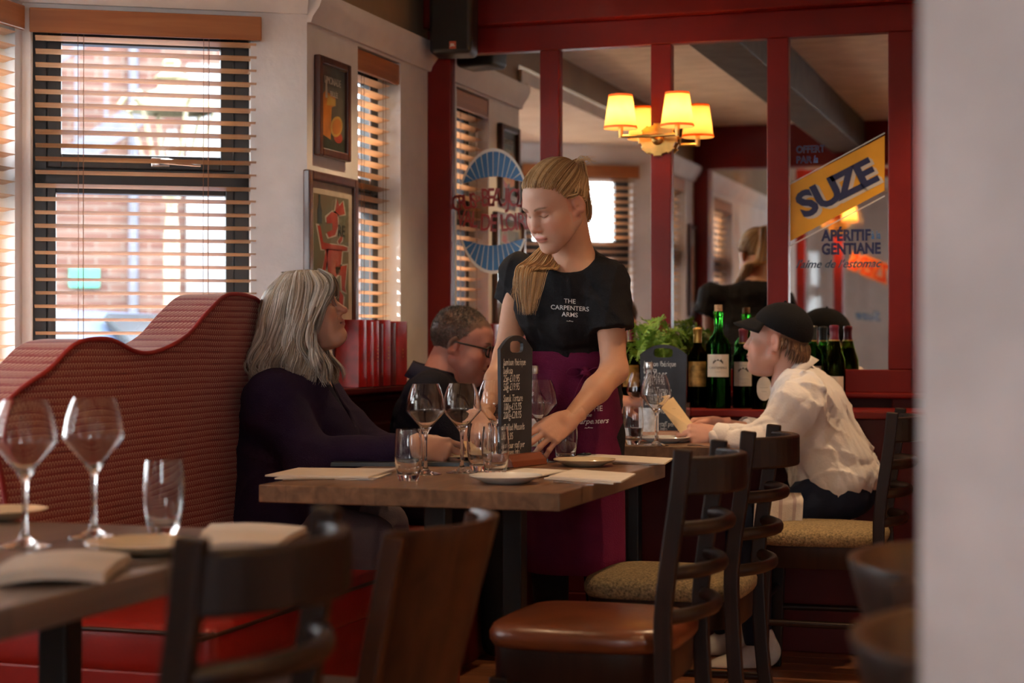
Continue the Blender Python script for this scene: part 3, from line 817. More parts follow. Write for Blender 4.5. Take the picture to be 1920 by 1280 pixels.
# ------------------------------------------------------------------ benches with wavy upholstered back
def fabricmat():
    m, nt, b = _nt('red_loop_weave'); N, L = nt.nodes, nt.links
    tc = N.new('ShaderNodeTexCoord'); sp = N.new('ShaderNodeSeparateXYZ'); L.new(tc.outputs['Object'], sp.inputs[0])
    def M(op, a, b_=None, v=None):
        n = N.new('ShaderNodeMath'); n.operation = op
        if hasattr(a, 'is_output'): L.new(a, n.inputs[0])
        else: n.inputs[0].default_value = a
        if b_ is not None:
            if hasattr(b_, 'is_output'): L.new(b_, n.inputs[1])
            else: n.inputs[1].default_value = b_
        return n.outputs[0]
    nz0 = N.new('ShaderNodeTexNoise'); nz0.inputs['Scale'].default_value = 2.0; L.new(tc.outputs['Object'], nz0.inputs['Vector'])
    wob = M('MULTIPLY', M('SUBTRACT', nz0.outputs[0], 0.5), 0.02)
    hor = M('SUBTRACT', sp.outputs['Y'], sp.outputs['X'])
    u = M('DIVIDE', hor, 0.0125); v = M('DIVIDE', M('ADD', sp.outputs['Z'], wob), 0.0165)
    row = M('FLOOR', v)
    u2 = M('ADD', u, M('MULTIPLY', M('MODULO', row, 2.0), 0.5))
    fu = M('SUBTRACT', M('FRACT', u2), 0.5); fv = M('SUBTRACT', M('FRACT', v), 0.30)
    r = M('SQRT', M('ADD', M('MULTIPLY', fu, fu), M('MULTIPLY', M('MULTIPLY', fv, fv), 0.7)))
    ring = M('LESS_THAN', M('ABSOLUTE', M('SUBTRACT', r, 0.36)), 0.095)
    up = M('GREATER_THAN', fv, -0.12)
    loop = M('MULTIPLY', ring, up)
    line = M('LESS_THAN', M('FRACT', v), 0.12)
    # colour per row
    cmb = N.new('ShaderNodeCombineXYZ'); L.new(row, cmb.inputs[2]); L.new(M('DIVIDE', u, 14.0), cmb.inputs[0])
    wn_ = N.new('ShaderNodeTexNoise'); wn_.inputs['Scale'].default_value = 1.37; wn_.inputs['Detail'].default_value = 3; L.new(cmb.outputs[0], wn_.inputs['Vector'])
    cr = N.new('ShaderNodeValToRGB'); L.new(wn_.outputs[0], cr.inputs[0])
    e = cr.color_ramp.elements; e[0].position = 0.32; e[0].color = (0.02,0.012,0.018,1); e[1].position = 0.70; e[1].color = (0.50,0.30,0.20,1)
    for p, c in ((0.45,(0.30,0.03,0.022,1)),(0.55,(0.42,0.20,0.12,1)),(0.6,(0.30,0.035,0.025,1))):
        q = e.new(p); q.color = c
    mx = N.new('ShaderNodeMix'); mx.data_type = 'RGBA'; mx.inputs[6].default_value = (0.21,0.010,0.012,1); L.new(cr.outputs[0], mx.inputs[7]); L.new(M('MULTIPLY', line, 0.55), mx.inputs[0])
    m2 = N.new('ShaderNodeMix'); m2.data_type = 'RGBA'; m2.inputs[7].default_value = (0.68,0.42,0.30,1); L.new(mx.outputs[2], m2.inputs[6]); L.new(M('MULTIPLY', loop, 0.55), m2.inputs[0])
    L.new(m2.outputs[2], b.inputs['Base Color']); b.inputs['Roughness'].default_value = 0.85; b.inputs['Sheen Weight'].default_value = 0.15
    bp = N.new('ShaderNodeBump'); bp.inputs['Strength'].default_value = 0.5; bp.inputs['Distance'].default_value = 0.003
    L.new(M('ADD', loop, line), bp.inputs['Height']); L.new(bp.outputs[0], b.inputs['Normal'])
    return m
M_fabric = fabricmat()
M_piping = mat('red_piping_cord', (0.33,0.02,0.02), rough=0.6, bump=0.2, bscale=400)
XB = -2.30
crest = [(5,760),(40,727),(93,690),(131,651),(164,637),(208,637),(246,656),(273,662),(306,654),(350,629),(383,591),(416,558),(438,551),(465,555),(487,569)]
top = []
for px, py in crest:
    p = onx(px, XB, py); top.append((p.y, p.z))
# rounded near end below the crest, far end runs on behind the seated woman
left = [(onx(27,XB)[0], 0.47), (onx(20,XB)[0], 0.62), (onx(5,XB)[0], 0.76), (onx(-10,XB)[0], 0.86), (onx(-8,XB)[0], 0.93)]
right = [(4.78,1.10),(4.90,0.97),(5.05,0.90),(5.12,0.80),(5.14,0.47)]
contour = smoothpath([(XB,a,b) for a,b in left+top+right], 4)
def bench_back(dy=0.0):
    mb = MB(); th = 0.15
    f = [p.copy() for p in contour]
    fr = [(p.x, p.y, p.z) for p in f]; bk = [(p.x-th, p.y, p.z) for p in f]
    mid = [(p.x+0.006, p.y, p.z) for p in f]
    n = len(f)
    va = mb._addv(fr); vb = mb._addv(bk)
    mb.bm.faces.new(va); mb.bm.faces.new(list(reversed(vb)))
    for k in range(n): mb.bm.faces.new((va[k], va[(k+1)%n], vb[(k+1)%n], vb[k]))
    return mb
def bench(dy, label, y0, y1, wavy=True):
    e = empty('banquette_bench', (0, dy, 0), label=label, cat='bench', group='upholstered wall benches')
    bench_back().obj('backrest', M_fabric, e, bevel=0.004)
    MB().tube([(p.x+0.002,p.y,p.z) for p in contour], 0.006, 8).obj('piping', M_piping, e, smooth=60)
    mb = MB().span(-2.46, -1.83, y0, y1, 0.33, 0.455); mb.obj('seat_cushion', M_redseat, e, bevel=0.035, segs=4, smooth=50)
    pth = [(-2.40,y0-0.003,0.437),(-1.875,y0-0.003,0.437),(-1.84,y0+0.012,0.437),(-1.827,y0+0.05,0.437),(-1.827,y1-0.04,0.437)]
    MB().tube(smoothpath(pth,5), 0.005, 7).obj('seat_piping', M_seatdark, e, smooth=60)
    MB().span(-2.44, -1.835, y0+0.004, y1-0.01, 0.0, 0.345).obj('plinth', M_redseat, e, bevel=0.006)
    return e
bench(0.0, 'red patterned bench with wavy back by the bay window', 3.50, 5.14)
# low dark bench for the rear table
e = empty('wall_bench', (0,0,0), label='dark bench against the wall under the man with glasses', cat='bench')
MB().span(-2.40, -1.93, 5.26, 6.38, 0.36, 0.455).obj('seat_cushion', M_redseat, e, bevel=0.03, segs=3, smooth=50)
MB().span(-2.40, -1.97, 5.28, 6.36, 0.0, 0.358).obj('plinth', M_red2, e, bevel=0.006)
# ------------------------------------------------------------------ painted signs on the mirrors
M_blue = mat('sign_blue_enamel', (0.012,0.13,0.36), rough=0.35, var=0.05)
M_signwhite = mat('sign_white_enamel', (0.72,0.72,0.68), rough=0.4, var=0.04)
M_signred = mat('sign_maroon_enamel', (0.26,0.018,0.018), rough=0.4, var=0.05)
M_navy = mat('sign_navy_enamel', (0.012,0.016,0.075), rough=0.4, var=0.05)
M_yellow = mat('sign_yellow_enamel', (0.78,0.37,0.012), rough=0.4, var=0.04)
M_cream = mat('sign_cream_enamel', (0.62,0.56,0.48), rough=0.4, var=0.04)
YS = YB-0.0085
def mp(px, py, dy=0.0):
    return ony(px, YS-dy, py)
def flat(name, pts, m, parent, dy=0.0, th=0.0006):
    poly = [(p.x, p.z) for p in pts]
    o = MB().prism(poly, th, frame((0, YS-dy, 0), (1,0,0), (0,0,1))).obj(name, m, parent)
    return o
ov = empty('oval_wine_sign', mp(925,395), label='painted oval sign with blue rays and red wine region lettering on the mirror', cat='sign')
def locz(e, o):   # keep world geometry when parented to an empty at a location
    o.location = -Vector(e.location); return o
pL, pR, pT, pB = mp(857,395), mp(993,395), mp(925,278), mp(925,513)
ox, oz = (pL.x+pR.x)/2, (pT.z+pB.z)/2; ra, rb = (pR.x-pL.x)/2, (pT.z-pB.z)/2
def ell(t, k=1.0): return (ox+ra*k*math.cos(t), oz+rb*k*math.sin(t))
def arcpoly(t0, t1, n, k): return [ell(t0+(t1-t0)*i/n, k) for i in range(n+1)]
for sgn in (1,-1):
    t0, t1 = (math.radians(28), math.radians(152)) if sgn > 0 else (math.radians(-152), math.radians(-28))
    a = arcpoly(t0, t1, 40, 1.0); b = arcpoly(t0, t1, 40, 0.955)
    mb = MB().prism(a+b[::-1], 0.0007, frame((0,YS,0),(1,0,0),(0,0,1)))
    locz(ov, mb.obj('white_border', M_signwhite, ov))
    nw = 12
    for k in range(nw):
        ta, tb = t0+(t1-t0)*k/nw+0.012, t0+(t1-t0)*(k+1)/nw-0.012
        oa = [ell(ta+(tb-ta)*i/4, 0.95) for i in range(5)]
        def inner(t):
            x = ox+ra*0.95*math.cos(t)*0.72; u = (x-ox)/(ra*0.7)
            return (x, oz+sgn*(rb*0.46+0.10*rb*(1-u*u)*0.9))
        poly = oa+[inner(tb), inner(ta)]
        locz(ov, MB().prism(poly, 0.0006, frame((0,YS,0),(1,0,0),(0,0,1))).obj('blue_ray', M_blue, ov))
    a = arcpoly(t0, t1, 40, 0.955); 
    ib = []
    for i in range(41):
        t = t0+(t1-t0)*i/40; x = ox+ra*0.95*math.cos(t)*0.72; u = (x-ox)/(ra*0.7); ib.append((x, oz+sgn*(rb*0.46+0.10*rb*(1-u*u)*0.9)))
    locz(ov, MB().prism(a+ib[::-1], 0.0003, frame((0,YS+0.0004,0),(1,0,0),(0,0,1))).obj('ray_ground', M_signwhite, ov))
def archtext(txt, pxa, pxb, pyfun, hfun, m, parent, gaps=None, xs=0.62, bold=0.0015):
    n = len(txt); ws = [0.55 if c in ' I\'' else 1.0 for c in txt]; tot = sum(ws); acc = 0
    for c, w in zip(txt, ws):
        u = (acc+w/2)/tot; acc += w
        if c == ' ': continue
        px = pxa+(pxb-pxa)*u; h = hfun(u)
        p = mp(px, pyfun(u), 0.0006); p2 = mp(px+2, pyfun(min(1,u+0.02)), 0.0006)
        x_dir = Vector((1,0,(pyfun(u-0.05)-pyfun(u+0.05))/((pxb-pxa)*0.1)))
        M = frame(p-Vector(parent.location), (1,0,x_dir.z*0.8), (-x_dir.z*0.3,0,1))
        text_obj('letter', c, M, m, parent, size=h*1.38, xs=xs, bold=bold)
S1 = 482.0
arch = lambda y, k: (lambda u: y + k*(2*u-1)**2)
archtext('CRUS', 850, 893, lambda u: 383-6*u, lambda u: 30/S1, M_signred, ov)
archtext('DU', 892, 905, lambda u: 374-3*u, lambda u: 12/S1, M_signred, ov, bold=0.0008)
archtext('BEAUJOLAIS', 904, 1008, lambda u: 372-4*u+8*u*u, lambda u: 35/S1, M_signred, ov)
archtext('VAL', 858, 896, lambda u: 410+4*u, lambda u: 31/S1, M_signred, ov)
archtext('DE', 903, 932, lambda u: 418+2*u, lambda u: 33/S1, M_signred, ov)
archtext('LOIRE', 938, 998, lambda u: 420-6*u, lambda u: 33/S1, M_signred, ov)
for y in (364,384):
    a = mp(892,y+2); b = mp(906,y-4)
    locz(ov, MB().tube([a,b],0.0008,4).obj('dash', M_signred, ov))

sz = empty('drink_advert', mp(1570,380), label='yellow slanted painted advert with navy block letters on the mirror', cat='sign')
SZ0 = Vector(sz.location)
def fl(name, pts, m, dy=0.0):
    o = flat(name, [mp(*p) for p in pts], m, sz, dy); locz(sz, o); return o
fl('yellow_band', [(1482,346),(1659,254),(1659,357),(1482,452)], M_yellow)
for a, b in (((1481,344),(1659,248)),((1481,460),(1659,366))):
    fl('white_line', [a, b, (b[0],b[1]+2.2), (a[0],a[1]+2.2)], M_signwhite)
sd = (mp(1640,330)-mp(1500,402)); sd.normalize()
upv = Vector((-0.30*0.9,0,1.0))
def sl(c, px, py, m, dy, size, bold, dx=0, dzz=0):
    p = mp(px+dx, py+dzz, dy)-SZ0
    text_obj('letter' if m is M_navy else 'letter_shade', c, frame(p, sd, upv), m, sz, size=size, bold=bold, xs=1.12, extrude=0.0004)
for c, px, py, s in (('S',1514,383,0.128),('U',1551,364,0.128),('Z',1588,345,0.126),('E',1623,327,0.126)):
    for q in range(1,7): sl(c, px, py, M_cream, 0.0009+0.0002*(7-q), s, 0.0052, 1.2*q, 0.6*q)
    sl(c, px, py, M_navy, 0.0036, s, 0.0052)
def st(txt, pxa, pxb, py, hpx, m, bold, shear=0.0, name='lettering'):
    s = 512.0; me = text_mesh(txt, size=1.0, shear=shear)
    xs_ = [v.co.x for v in me.vertices]; w = max(xs_)-min(xs_)
    size = hpx/s*1.42; need = abs(mp(pxb,py).x-mp(pxa,py).x)
    p = mp((pxa+pxb)/2, py, 0.001)-SZ0
    text_obj(name, txt, frame(p, (1,0,0.0), (0,0,1)), m, sz, size=size, bold=bold, shear=shear, xs=need/(w*size))
M_navy2 = mat('sign_teal_navy_script', (0.02,0.06,0.11), rough=0.4)
st('OFFERT', 1493, 1546, 280, 13, M_navy, 0.0012)
st('PAR', 1493, 1521, 300, 13, M_navy, 0.0012); st('la', 1525, 1533, 299, 14, M_blue, 0.0004, 0.2)
st('APÉRITIF', 1541, 1632, 442, 20, M_navy, 0.0022); st('à la', 1634, 1651, 441, 15, M_blue, 0.0006)
st('GENTIANE', 1541, 1650, 467, 20, M_navy, 0.0022)
st("l'aime de l'estomac", 1490, 1650, 495, 15, M_navy2, 0.0006, 0.45)

# ------------------------------------------------------------------ framed screen with slanted shop lettering (seen in the right mirror)
scr = empty('glazed_screen', (-1.665, -0.5, 0), label='red framed glazed screen with slanted lettering, seen in the right mirror', cat='screen')
for x in (-0.39, -0.105, 0.35): MB().box((x,0,1.2),(0.07,0.10,2.4)).obj('post', M_red, scr, bevel=0.004)
for z in (0.75, 2.36): MB().box((-0.02,0,z),(0.67,0.08,0.07)).obj('rail', M_red, scr, bevel=0.004)
for x, wd in ((-0.2475,0.215),(0.1225,0.385)): MB().box((x,0,1.555),(wd,0.006,1.54)).obj('pane', M_pane, scr)
MB().box((-0.02,0,0.36),(0.67,0.05,0.70)).obj('lower_panel', M_red2, scr, bevel=0.006)
M_or = mat('sign_orange_enamel', (0.85,0.25,0.02), rough=0.4); M_rd = mat('sign_red_enamel', (0.60,0.03,0.015), rough=0.4)
fm = frame((0.122,0.012,1.64), (-1,0,0.42), (0.1,0,1))
text_obj('lettering_outline', 'ZIERS', fm, M_or, scr, size=0.18, bold=0.013, xs=0.72)
fm2 = frame((0.122,0.0145,1.64), (-1,0,0.42), (0.1,0,1))
text_obj('lettering', 'ZIERS', fm2, M_rd, scr, size=0.18, bold=0.002, xs=0.72)
text_obj('lettering_small', 'Suze', frame((0.122,0.013,1.28),(-1,0,0.1),(0,0,1)), M_blue, scr, size=0.10, bold=0.002, shear=0.3)

# ------------------------------------------------------------------ brass wall lamp on the third pillar
M_brass = mat('aged_brass', (0.75,0.46,0.14), rough=0.28, metal=1.0, var=0.15, scale=20)

def shademat(nm='parchment_shade', ca=(0.82,0.46,0.14,1), cb=(0.92,0.62,0.25,1)):
    m = bpy.data.materials.new(nm); m.use_nodes = True
    N, L = m.node_tree.nodes, m.node_tree.links
    for n in list(N): N.remove(n)
    o = N.new('ShaderNodeOutputMaterial'); t = N.new('ShaderNodeBsdfTranslucent'); d = N.new('ShaderNodeBsdfDiffuse'); x = N.new('ShaderNodeMixShader')
    nz = N.new('ShaderNodeTexNoise'); nz.inputs['Scale'].default_value = 25; tc = N.new('ShaderNodeTexCoord'); L.new(tc.outputs['Object'], nz.inputs['Vector'])
    cr = N.new('ShaderNodeValToRGB'); cr.color_ramp.elements[0].color = ca; cr.color_ramp.elements[1].color = cb
    L.new(nz.outputs[0], cr.inputs[0]); L.new(cr.outputs[0], t.inputs[0]); d.inputs[0].default_value = (0.75,0.52,0.28,1)
    x.inputs[0].default_value = 0.4; L.new(t.outputs[0], x.inputs[1]); L.new(d.outputs[0], x.inputs[2]); L.new(x.outputs[0], o.inputs[0])
    return m
M_shade = shademat(); M_trimband = shademat('orange_shade_trim', (0.75,0.14,0.02,1), (0.85,0.20,0.03,1))
szz = 1.845
sc_ = empty('wall_lamp', (-1.522, yf, szz), label='brass two armed wall lamp with lit cream shades on red pillar', cat='lamp')
plate = []
for k in range(8):
    a = 2*PI*(k+0.5)/8
    for da, r in ((-0.16,0.074),(-0.16,0.066),(0.16,0.066),(0.16,0.074)): plate.append(((r+0.002)*math.cos(a+da), r*math.sin(a+da)*0.86))
MB().prism(plate, 0.012, frame((0,0,0),(1,0,0),(0,0,1))).obj('back_plate', M_brass, sc_, bevel=0.002)
MB().sphere((0,-0.02,0), 0.022, sc=(1,0.7,1)).obj('boss', M_brass, sc_, smooth=180)
MB().tube([(0,-0.012,0),(0,-0.13,0.0)], 0.0065, 10).obj('stem', M_brass, sc_, smooth=60)
for s in (-1,1):
    ar = MB().tube([(0,-0.13,0),(s*0.107,-0.152,0.0)], 0.0062, 8); ar.tube([(s*0.107,-0.152,-0.006),(s*0.107,-0.152,0.05)], [0.0085,0.0105], 10)
    ao = ar.obj('arm', M_brass, sc_, smooth=60)
    r0, r1, z0, z1 = 0.0615, 0.0435, 0.028, 0.153
    sh = MB().lathe([(r0,z0),(r1,z1)], 36, c=(s*0.107,-0.152,0)).obj('lamp_shade', M_shade, sc_, smooth=60)
    MB().lathe([(r0+0.001,z0),(r0-0.0002,z0+0.009)], 36, c=(s*0.107,-0.152,0)).obj('lower_trim', M_trimband, sh, smooth=60)
    MB().lathe([(r1+0.0016,z1-0.008),(r1+0.001,z1+0.001)], 36, c=(s*0.107,-0.152,0)).obj('upper_trim', M_trimband, sh, smooth=60)
    MB().sphere((s*0.107,-0.152,0.085), 0.017, sc=(1,1,1.5)).obj('bulb', mat('lamp_bulb_glow',(1,0.9,0.7),emit=(1.0,0.62,0.25),estr=30.0), sc_, smooth=180)
    L = bpy.data.lights.new('lamp_glow','POINT'); L.energy = 1.0; L.color = (1.0,0.60,0.22); L.shadow_soft_size = 0.03
    lo = bpy.data.objects.new('lamp_glow', L); COL.objects.link(lo); lo.parent = sc_; lo.location = (s*0.107,-0.152,0.085)

for (lx, ly, rz, lab) in ((-1.77, -0.449, PI, 'brass wall lamp on the post of the glazed screen, seen in the right mirror'), (0.45, pc.y+0.14, PI, 'added brass fill lamp on the back of the white pier'),
                         (3.99, 4.6, -PI/2, 'added brass fill lamp on the right wall beyond the tables'), (3.99, 2.4, -PI/2, 'added brass fill lamp on the right wall nearer the entrance'), (0.2, -3.99, PI, 'added brass fill lamp on the entrance wall, between windows'), (3.0, YB-0.055, 0.0, 'added brass fill lamp on the red wall, right of the white pier')):
    c_ = dup(sc_); place(c_, (lx, ly, 1.95 if ly == -0.449 else szz), rz, lab)  # all but the screen post lamp are added to brighten the ceiling
    for ch in c_.children:
        if ch.type == 'LIGHT': ch.data = ch.data.copy(); ch.data.energy = 18.0
for o_ in [sc_]+[q for q in COL.objects if q.name.startswith('wall_lamp.')]: o_['group'] = 'brass wall lamps'
# ------------------------------------------------------------------ loudspeaker in the corner
spk = empty('wall_loudspeaker', (-2.29,6.33,2.176), math.radians(8), label='black wall loudspeaker high in the corner above the left mirror', cat='speaker')
MB().box((0,0,0.15),(0.165,0.15,0.30)).obj('cabinet', M_black, spk, bevel=0.022, segs=4, smooth=50)
MB().box((0,-0.076,0.15),(0.135,0.008,0.27)).obj('grille', mat('black_speaker_mesh',(0.008,0.008,0.008),rough=0.7,bump=0.5,bscale=500), spk, bevel=0.003)
MB().box((0.012,-0.081,0.03),(0.026,0.003,0.028)).obj('badge', mat('orange_badge',(0.45,0.08,0.03),rough=0.4), spk)
text_obj('badge_lettering','JBL',frame((0.012,-0.0832,0.03),(1,0,0),(0,0,1)), M_signwhite, spk, size=0.014, bold=0.0004)
MB().box((0.02,0.09,0.2),(0.05,0.16,0.05)).obj('bracket', M_black, spk)

# ------------------------------------------------------------------ framed posters on the picture wall
M_frame = woodmat('mahogany_frame', (0.03,0.008,0.005), (0.075,0.02,0.011), rough=0.3, axis='z', coat=0.3)
M_mount = mat('cream_mount', (0.62,0.55,0.45), rough=0.8)
def framed(name, px0, px1, pyT, pyB, label, fw, grp='framed posters on the picture wall', x=XW):
    a = onx(px0, x+0.02, pyT); b = onx(px1, x+0.02, pyB)
    y0, y1 = a.y, b.y
    zT = a.z; zB = onx(px0, x+0.02, pyB).z
    w, h = y1-y0, zT-zB
    e = empty(name, (x, (y0+y1)/2, zB), PI/2, label=label, cat='poster', group=grp)   # local x = +y, local -y = into room
    mb = MB()
    for s in (-1,1): mb.box((s*(w/2-fw/2), -0.0125, h/2), (fw,0.025,h))
    mb.box((0,-0.0125,fw/2),(w-2*fw,0.025,fw)); mb.box((0,-0.0125,h-fw/2),(w-2*fw,0.025,fw))
    mb.obj('frame', M_frame, e, bevel=0.005)
    return e, w, h
def pz(e, name, poly, m, dy=0.0, th=0.0005):
    return MB().prism(poly, th, frame((0,-0.010-dy,0),(1,0,0),(0,0,1))).obj(name, m, e)
f1, w, h = framed('framed_poster', 598, 657, 101, 290, 'small framed lemonade poster with oranges, upper of the two', 0.028)
M_pgrey = mat('poster_grey_green', (0.13,0.14,0.12), rough=0.5, var=0.3, scale=10)
M_orange = mat('poster_orange', (0.62,0.22,0.03), rough=0.5, var=0.2); M_lemon = mat('poster_lemon', (0.62,0.40,0.08), rough=0.5, var=0.2)
M_pred = mat('poster_red', (0.45,0.06,0.04), rough=0.5, var=0.2); M_pdark = mat('poster_dark_green', (0.03,0.06,0.045), rough=0.5, var=0.3)
M_ppale = mat('poster_pale', (0.55,0.52,0.44), rough=0.5, var=0.15)
pz(f1, 'print', [(-w/2+0.02,0.02),(w/2-0.02,0.02),(w/2-0.02,h-0.02),(-w/2+0.02,h-0.02)], M_pgrey)
def blob(cx, cz, rx, rz, n=20, t=0.0): 
    return [(cx+rx*math.cos(2*PI*k/n)*math.cos(t)-rz*math.sin(2*PI*k/n)*math.sin(t), cz+rx*math.cos(2*PI*k/n)*math.sin(t)+rz*math.sin(2*PI*k/n)*math.cos(t)) for k in range(n)]
def sc2(p): return [(-w/2+0.03+u*(w-0.06), 0.03+v*(h-0.06)) for u, v in p]
pz(f1,'dark_ground', sc2([(0,0),(1,0),(1,0.16),(0,0.2)]), M_pdark, 0.0006)
pz(f1,'glass_shape', sc2([(0.10,0.16),(0.42,0.12),(0.46,0.52),(0.62,0.56),(0.62,0.66),(0.2,0.70),(0.05,0.62)]), M_orange, 0.0008)
pz(f1,'citrus_slice', sc2(blob(0.66,0.30,0.25,0.125,24,0.2)), M_lemon, 0.0014)
pz(f1,'citrus_core', sc2(blob(0.66,0.30,0.19,0.095,24,0.2)), M_orange, 0.0018)
pz(f1,'citrus', sc2(blob(0.72,0.17,0.18,0.07)), M_pred, 0.0010)
pz(f1,'bottle_shape', sc2([(0.2,0.62),(0.3,0.62),(0.27,0.84),(0.22,0.84)]), M_ppale, 0.0010)
pz(f1,'lemon_piece', sc2([(0.25,0.53),(0.62,0.55),(0.62,0.63),(0.3,0.66)]), M_lemon, 0.0012)
text_obj('lettering','LIMONADE',frame((0,-0.0118,h-0.075),(1,0,0),(0,0,1)), M_ppale, f1, size=0.036, xs=0.75)
text_obj('lettering','BRULÉE',frame((0.01,-0.0118,h-0.118),(1,0,0),(0,0,1)), M_ppale, f1, size=0.026, xs=0.75)
MB().box((0,-0.0135,h/2),(w-0.05,0.002,h-0.05)).obj('pane', panemat('picture_glass',(0.95,0.95,0.95),0.05), f1)

f2, w, h = framed('framed_poster', 578, 671, 317, 619, 'large framed poster of a red dancing waiter, behind the seated woman', 0.032)
M_pgreen = mat('poster_sage_green', (0.16,0.20,0.13), rough=0.5, var=0.35, scale=6, color2=(0.20,0.13,0.08))
pz(f2, 'mount', [(-w/2+0.025,0.025),(w/2-0.025,0.025),(w/2-0.025,h-0.025),(-w/2+0.025,h-0.025)], M_mount)
pz(f2, 'print', [(-w/2+0.062,0.075),(w/2-0.062,0.075),(w/2-0.062,h-0.072),(-w/2+0.062,h-0.072)], M_pgreen, 0.0006)
def sc3(p): return [(-w/2+0.062+u*(w-0.124), 0.075+v*(h-0.147)) for u, v in p]
figure = {
 'hat': [(0.60,0.87),(0.66,0.98),(0.72,0.92),(0.82,0.97),(0.88,0.86),(0.72,0.84)],
 'head_shape': [(0.35,0.80),(0.50,0.86),(0.66,0.85),(0.68,0.74),(0.60,0.66),(0.42,0.63),(0.36,0.67),(0.52,0.70),(0.52,0.76),(0.36,0.75)],
 'raised_arm': [(0.10,0.72),(0.18,0.72),(0.26,0.58),(0.50,0.57),(0.50,0.52),(0.22,0.52)],
 'tray_arm': [(0.50,0.57),(0.82,0.57),(0.96,0.56),(0.96,0.53),(0.70,0.52),(0.50,0.52)],
 'body_shape': [(0.34,0.53),(0.80,0.53),(0.74,0.33),(0.60,0.28),(0.40,0.32)],
 'coat_tail': [(0.34,0.52),(0.40,0.52),(0.34,0.36),(0.24,0.26),(0.20,0.27)],
 'thigh': [(0.60,0.37),(0.94,0.40),(0.92,0.33),(0.88,0.20),(0.92,0.15),(0.80,0.17),(0.78,0.30),(0.62,0.31)],
 'shin': [(0.42,0.33),(0.58,0.30),(0.56,0.24),(0.84,0.12),(0.82,0.02),(0.74,0.0),(0.72,0.09),(0.50,0.16),(0.44,0.22)],
 'napkin_point': [(0.68,0.61),(0.82,0.68),(0.80,0.62),(0.72,0.58)]}
for k, p in figure.items():
    c = (sum(u for u,v in p)/len(p), sum(v for u,v in p)/len(p))
    out = [(c[0]+(u-c[0])*1.10+(0.025 if u>c[0] else -0.025), c[1]+(v-c[1])*1.06+(0.008 if v>c[1] else -0.008)) for u,v in p]
    pz(f2, 'pale_outline', sc3(out), M_ppale, 0.0011)
for k, p in figure.items(): pz(f2, k, sc3(p), M_pred, 0.0018)
pz(f2, 'bottle_shape', sc3([(0.10,0.74),(0.22,0.74),(0.22,0.86),(0.18,0.92),(0.18,0.99),(0.13,0.99),(0.13,0.92),(0.10,0.86)]), M_pdark, 0.0018)
text_obj('lettering','RE',frame((w*0.20,-0.0120,h*0.645),(1,0,0),(0,0,1)), M_pdark, f2, size=0.055, bold=0.001)
MB().box((0,-0.0145,h/2),(w-0.06,0.002,h-0.06)).obj('pane', MATS['picture_glass'], f2)
# two more pictures further along the wall, seen in the mirrors
for k, (yy, zz, ww, hh, lab) in enumerate(((2.38,1.45,0.20,0.42,'small framed picture past the bay, seen in the mirror'),(1.66,1.25,0.20,0.60,'tall framed picture past the bay beside the red post, seen in the mirror'))):
    e = empty('framed_poster', (XW, yy, zz), PI/2, label=lab, cat='poster', group='framed posters seen in the mirror')
    mb = MB()
    for s in (-1,1): mb.box((s*(ww/2-0.014),-0.0125,hh/2),(0.028,0.025,hh))
    mb.box((0,-0.0125,0.014),(ww-0.056,0.025,0.028)); mb.box((0,-0.0125,hh-0.014),(ww-0.056,0.025,0.028)); mb.obj('frame', M_frame, e, bevel=0.004)
    pz(e,'print',[(-ww/2+0.02,0.02),(ww/2-0.02,0.02),(ww/2-0.02,hh-0.02),(-ww/2+0.02,hh-0.02)], M_ppale)
    pz(e,'print_shape',[(-ww/4,0.1),(ww/4,0.1),(ww/5,hh*0.7),(-ww/6,hh*0.8)], M_orange, 0.0008)

# ------------------------------------------------------------------ red books on the ledge
M_book = mat('red_cloth_cover', (0.42,0.012,0.012), rough=0.35, var=0.25, scale=14, coat=0.2); M_bookd = mat('dark_red_cloth_cover', (0.13,0.006,0.008), rough=0.4, var=0.2)
M_gold = mat('gold_foil', (0.70,0.42,0.14), rough=0.35, metal=0.8); M_page = mat('page_paper', (0.72,0.64,0.50), rough=0.9)
bpx = [(672,687,0),(687,700,0),(700,710,0),(710,718,1),(718,732,0),(732,742,1),(742,763,0)]
blab = ['leftmost wide red book on the ledge below the narrow blind','second red book from the left on the ledge','third red book from the left on the ledge, with gold lettering',
        'thin dark red book in the middle of the ledge row','red book right of the thin dark one, with gold lettering','dark red book second from the right on the ledge','widest red book at the right end of the ledge row']
XBK = XW+0.095
for k, (a, b, dk) in enumerate(bpx):
    y0, y1 = onx(a, XBK)[0], onx(b, XBK)[0]
    hgt = 0.225+[0.006,0.0,0.004,-0.006,0.008,-0.002,0.004][k]
    e = empty('hardback_book', (XBK, (y0+y1)/2, 0.9305), PI/2, label=blab[k], cat='book', group='red books on the ledge')
    ww = (y1-y0)-0.002
    mm = M_bookd if dk else M_book
    sp = MB(); rg = []
    for zz in (0, hgt):
        rg.append([(ww/2*math.cos(t), -0.006*math.sin(t), zz) for t in [PI*i/10 for i in range(11)]]+[(-ww/2,0.085,zz),(ww/2,0.085,zz)])
    sp.loft(rg).obj('cover', mm, e, smooth=40)
    MB().box((0,0.045,hgt/2+0.001),(ww-0.005,0.075,hgt-0.004)).obj('pages', M_page, e)
    if k in (2,4,6):
        text_obj('spine_lettering',['','','• • • • •','','• • • •','','• • •'][k],frame((0,-0.0068,hgt*0.5),(0,0,1),(-1,0,0)), M_gold, e, size=min(0.02,ww*0.5))

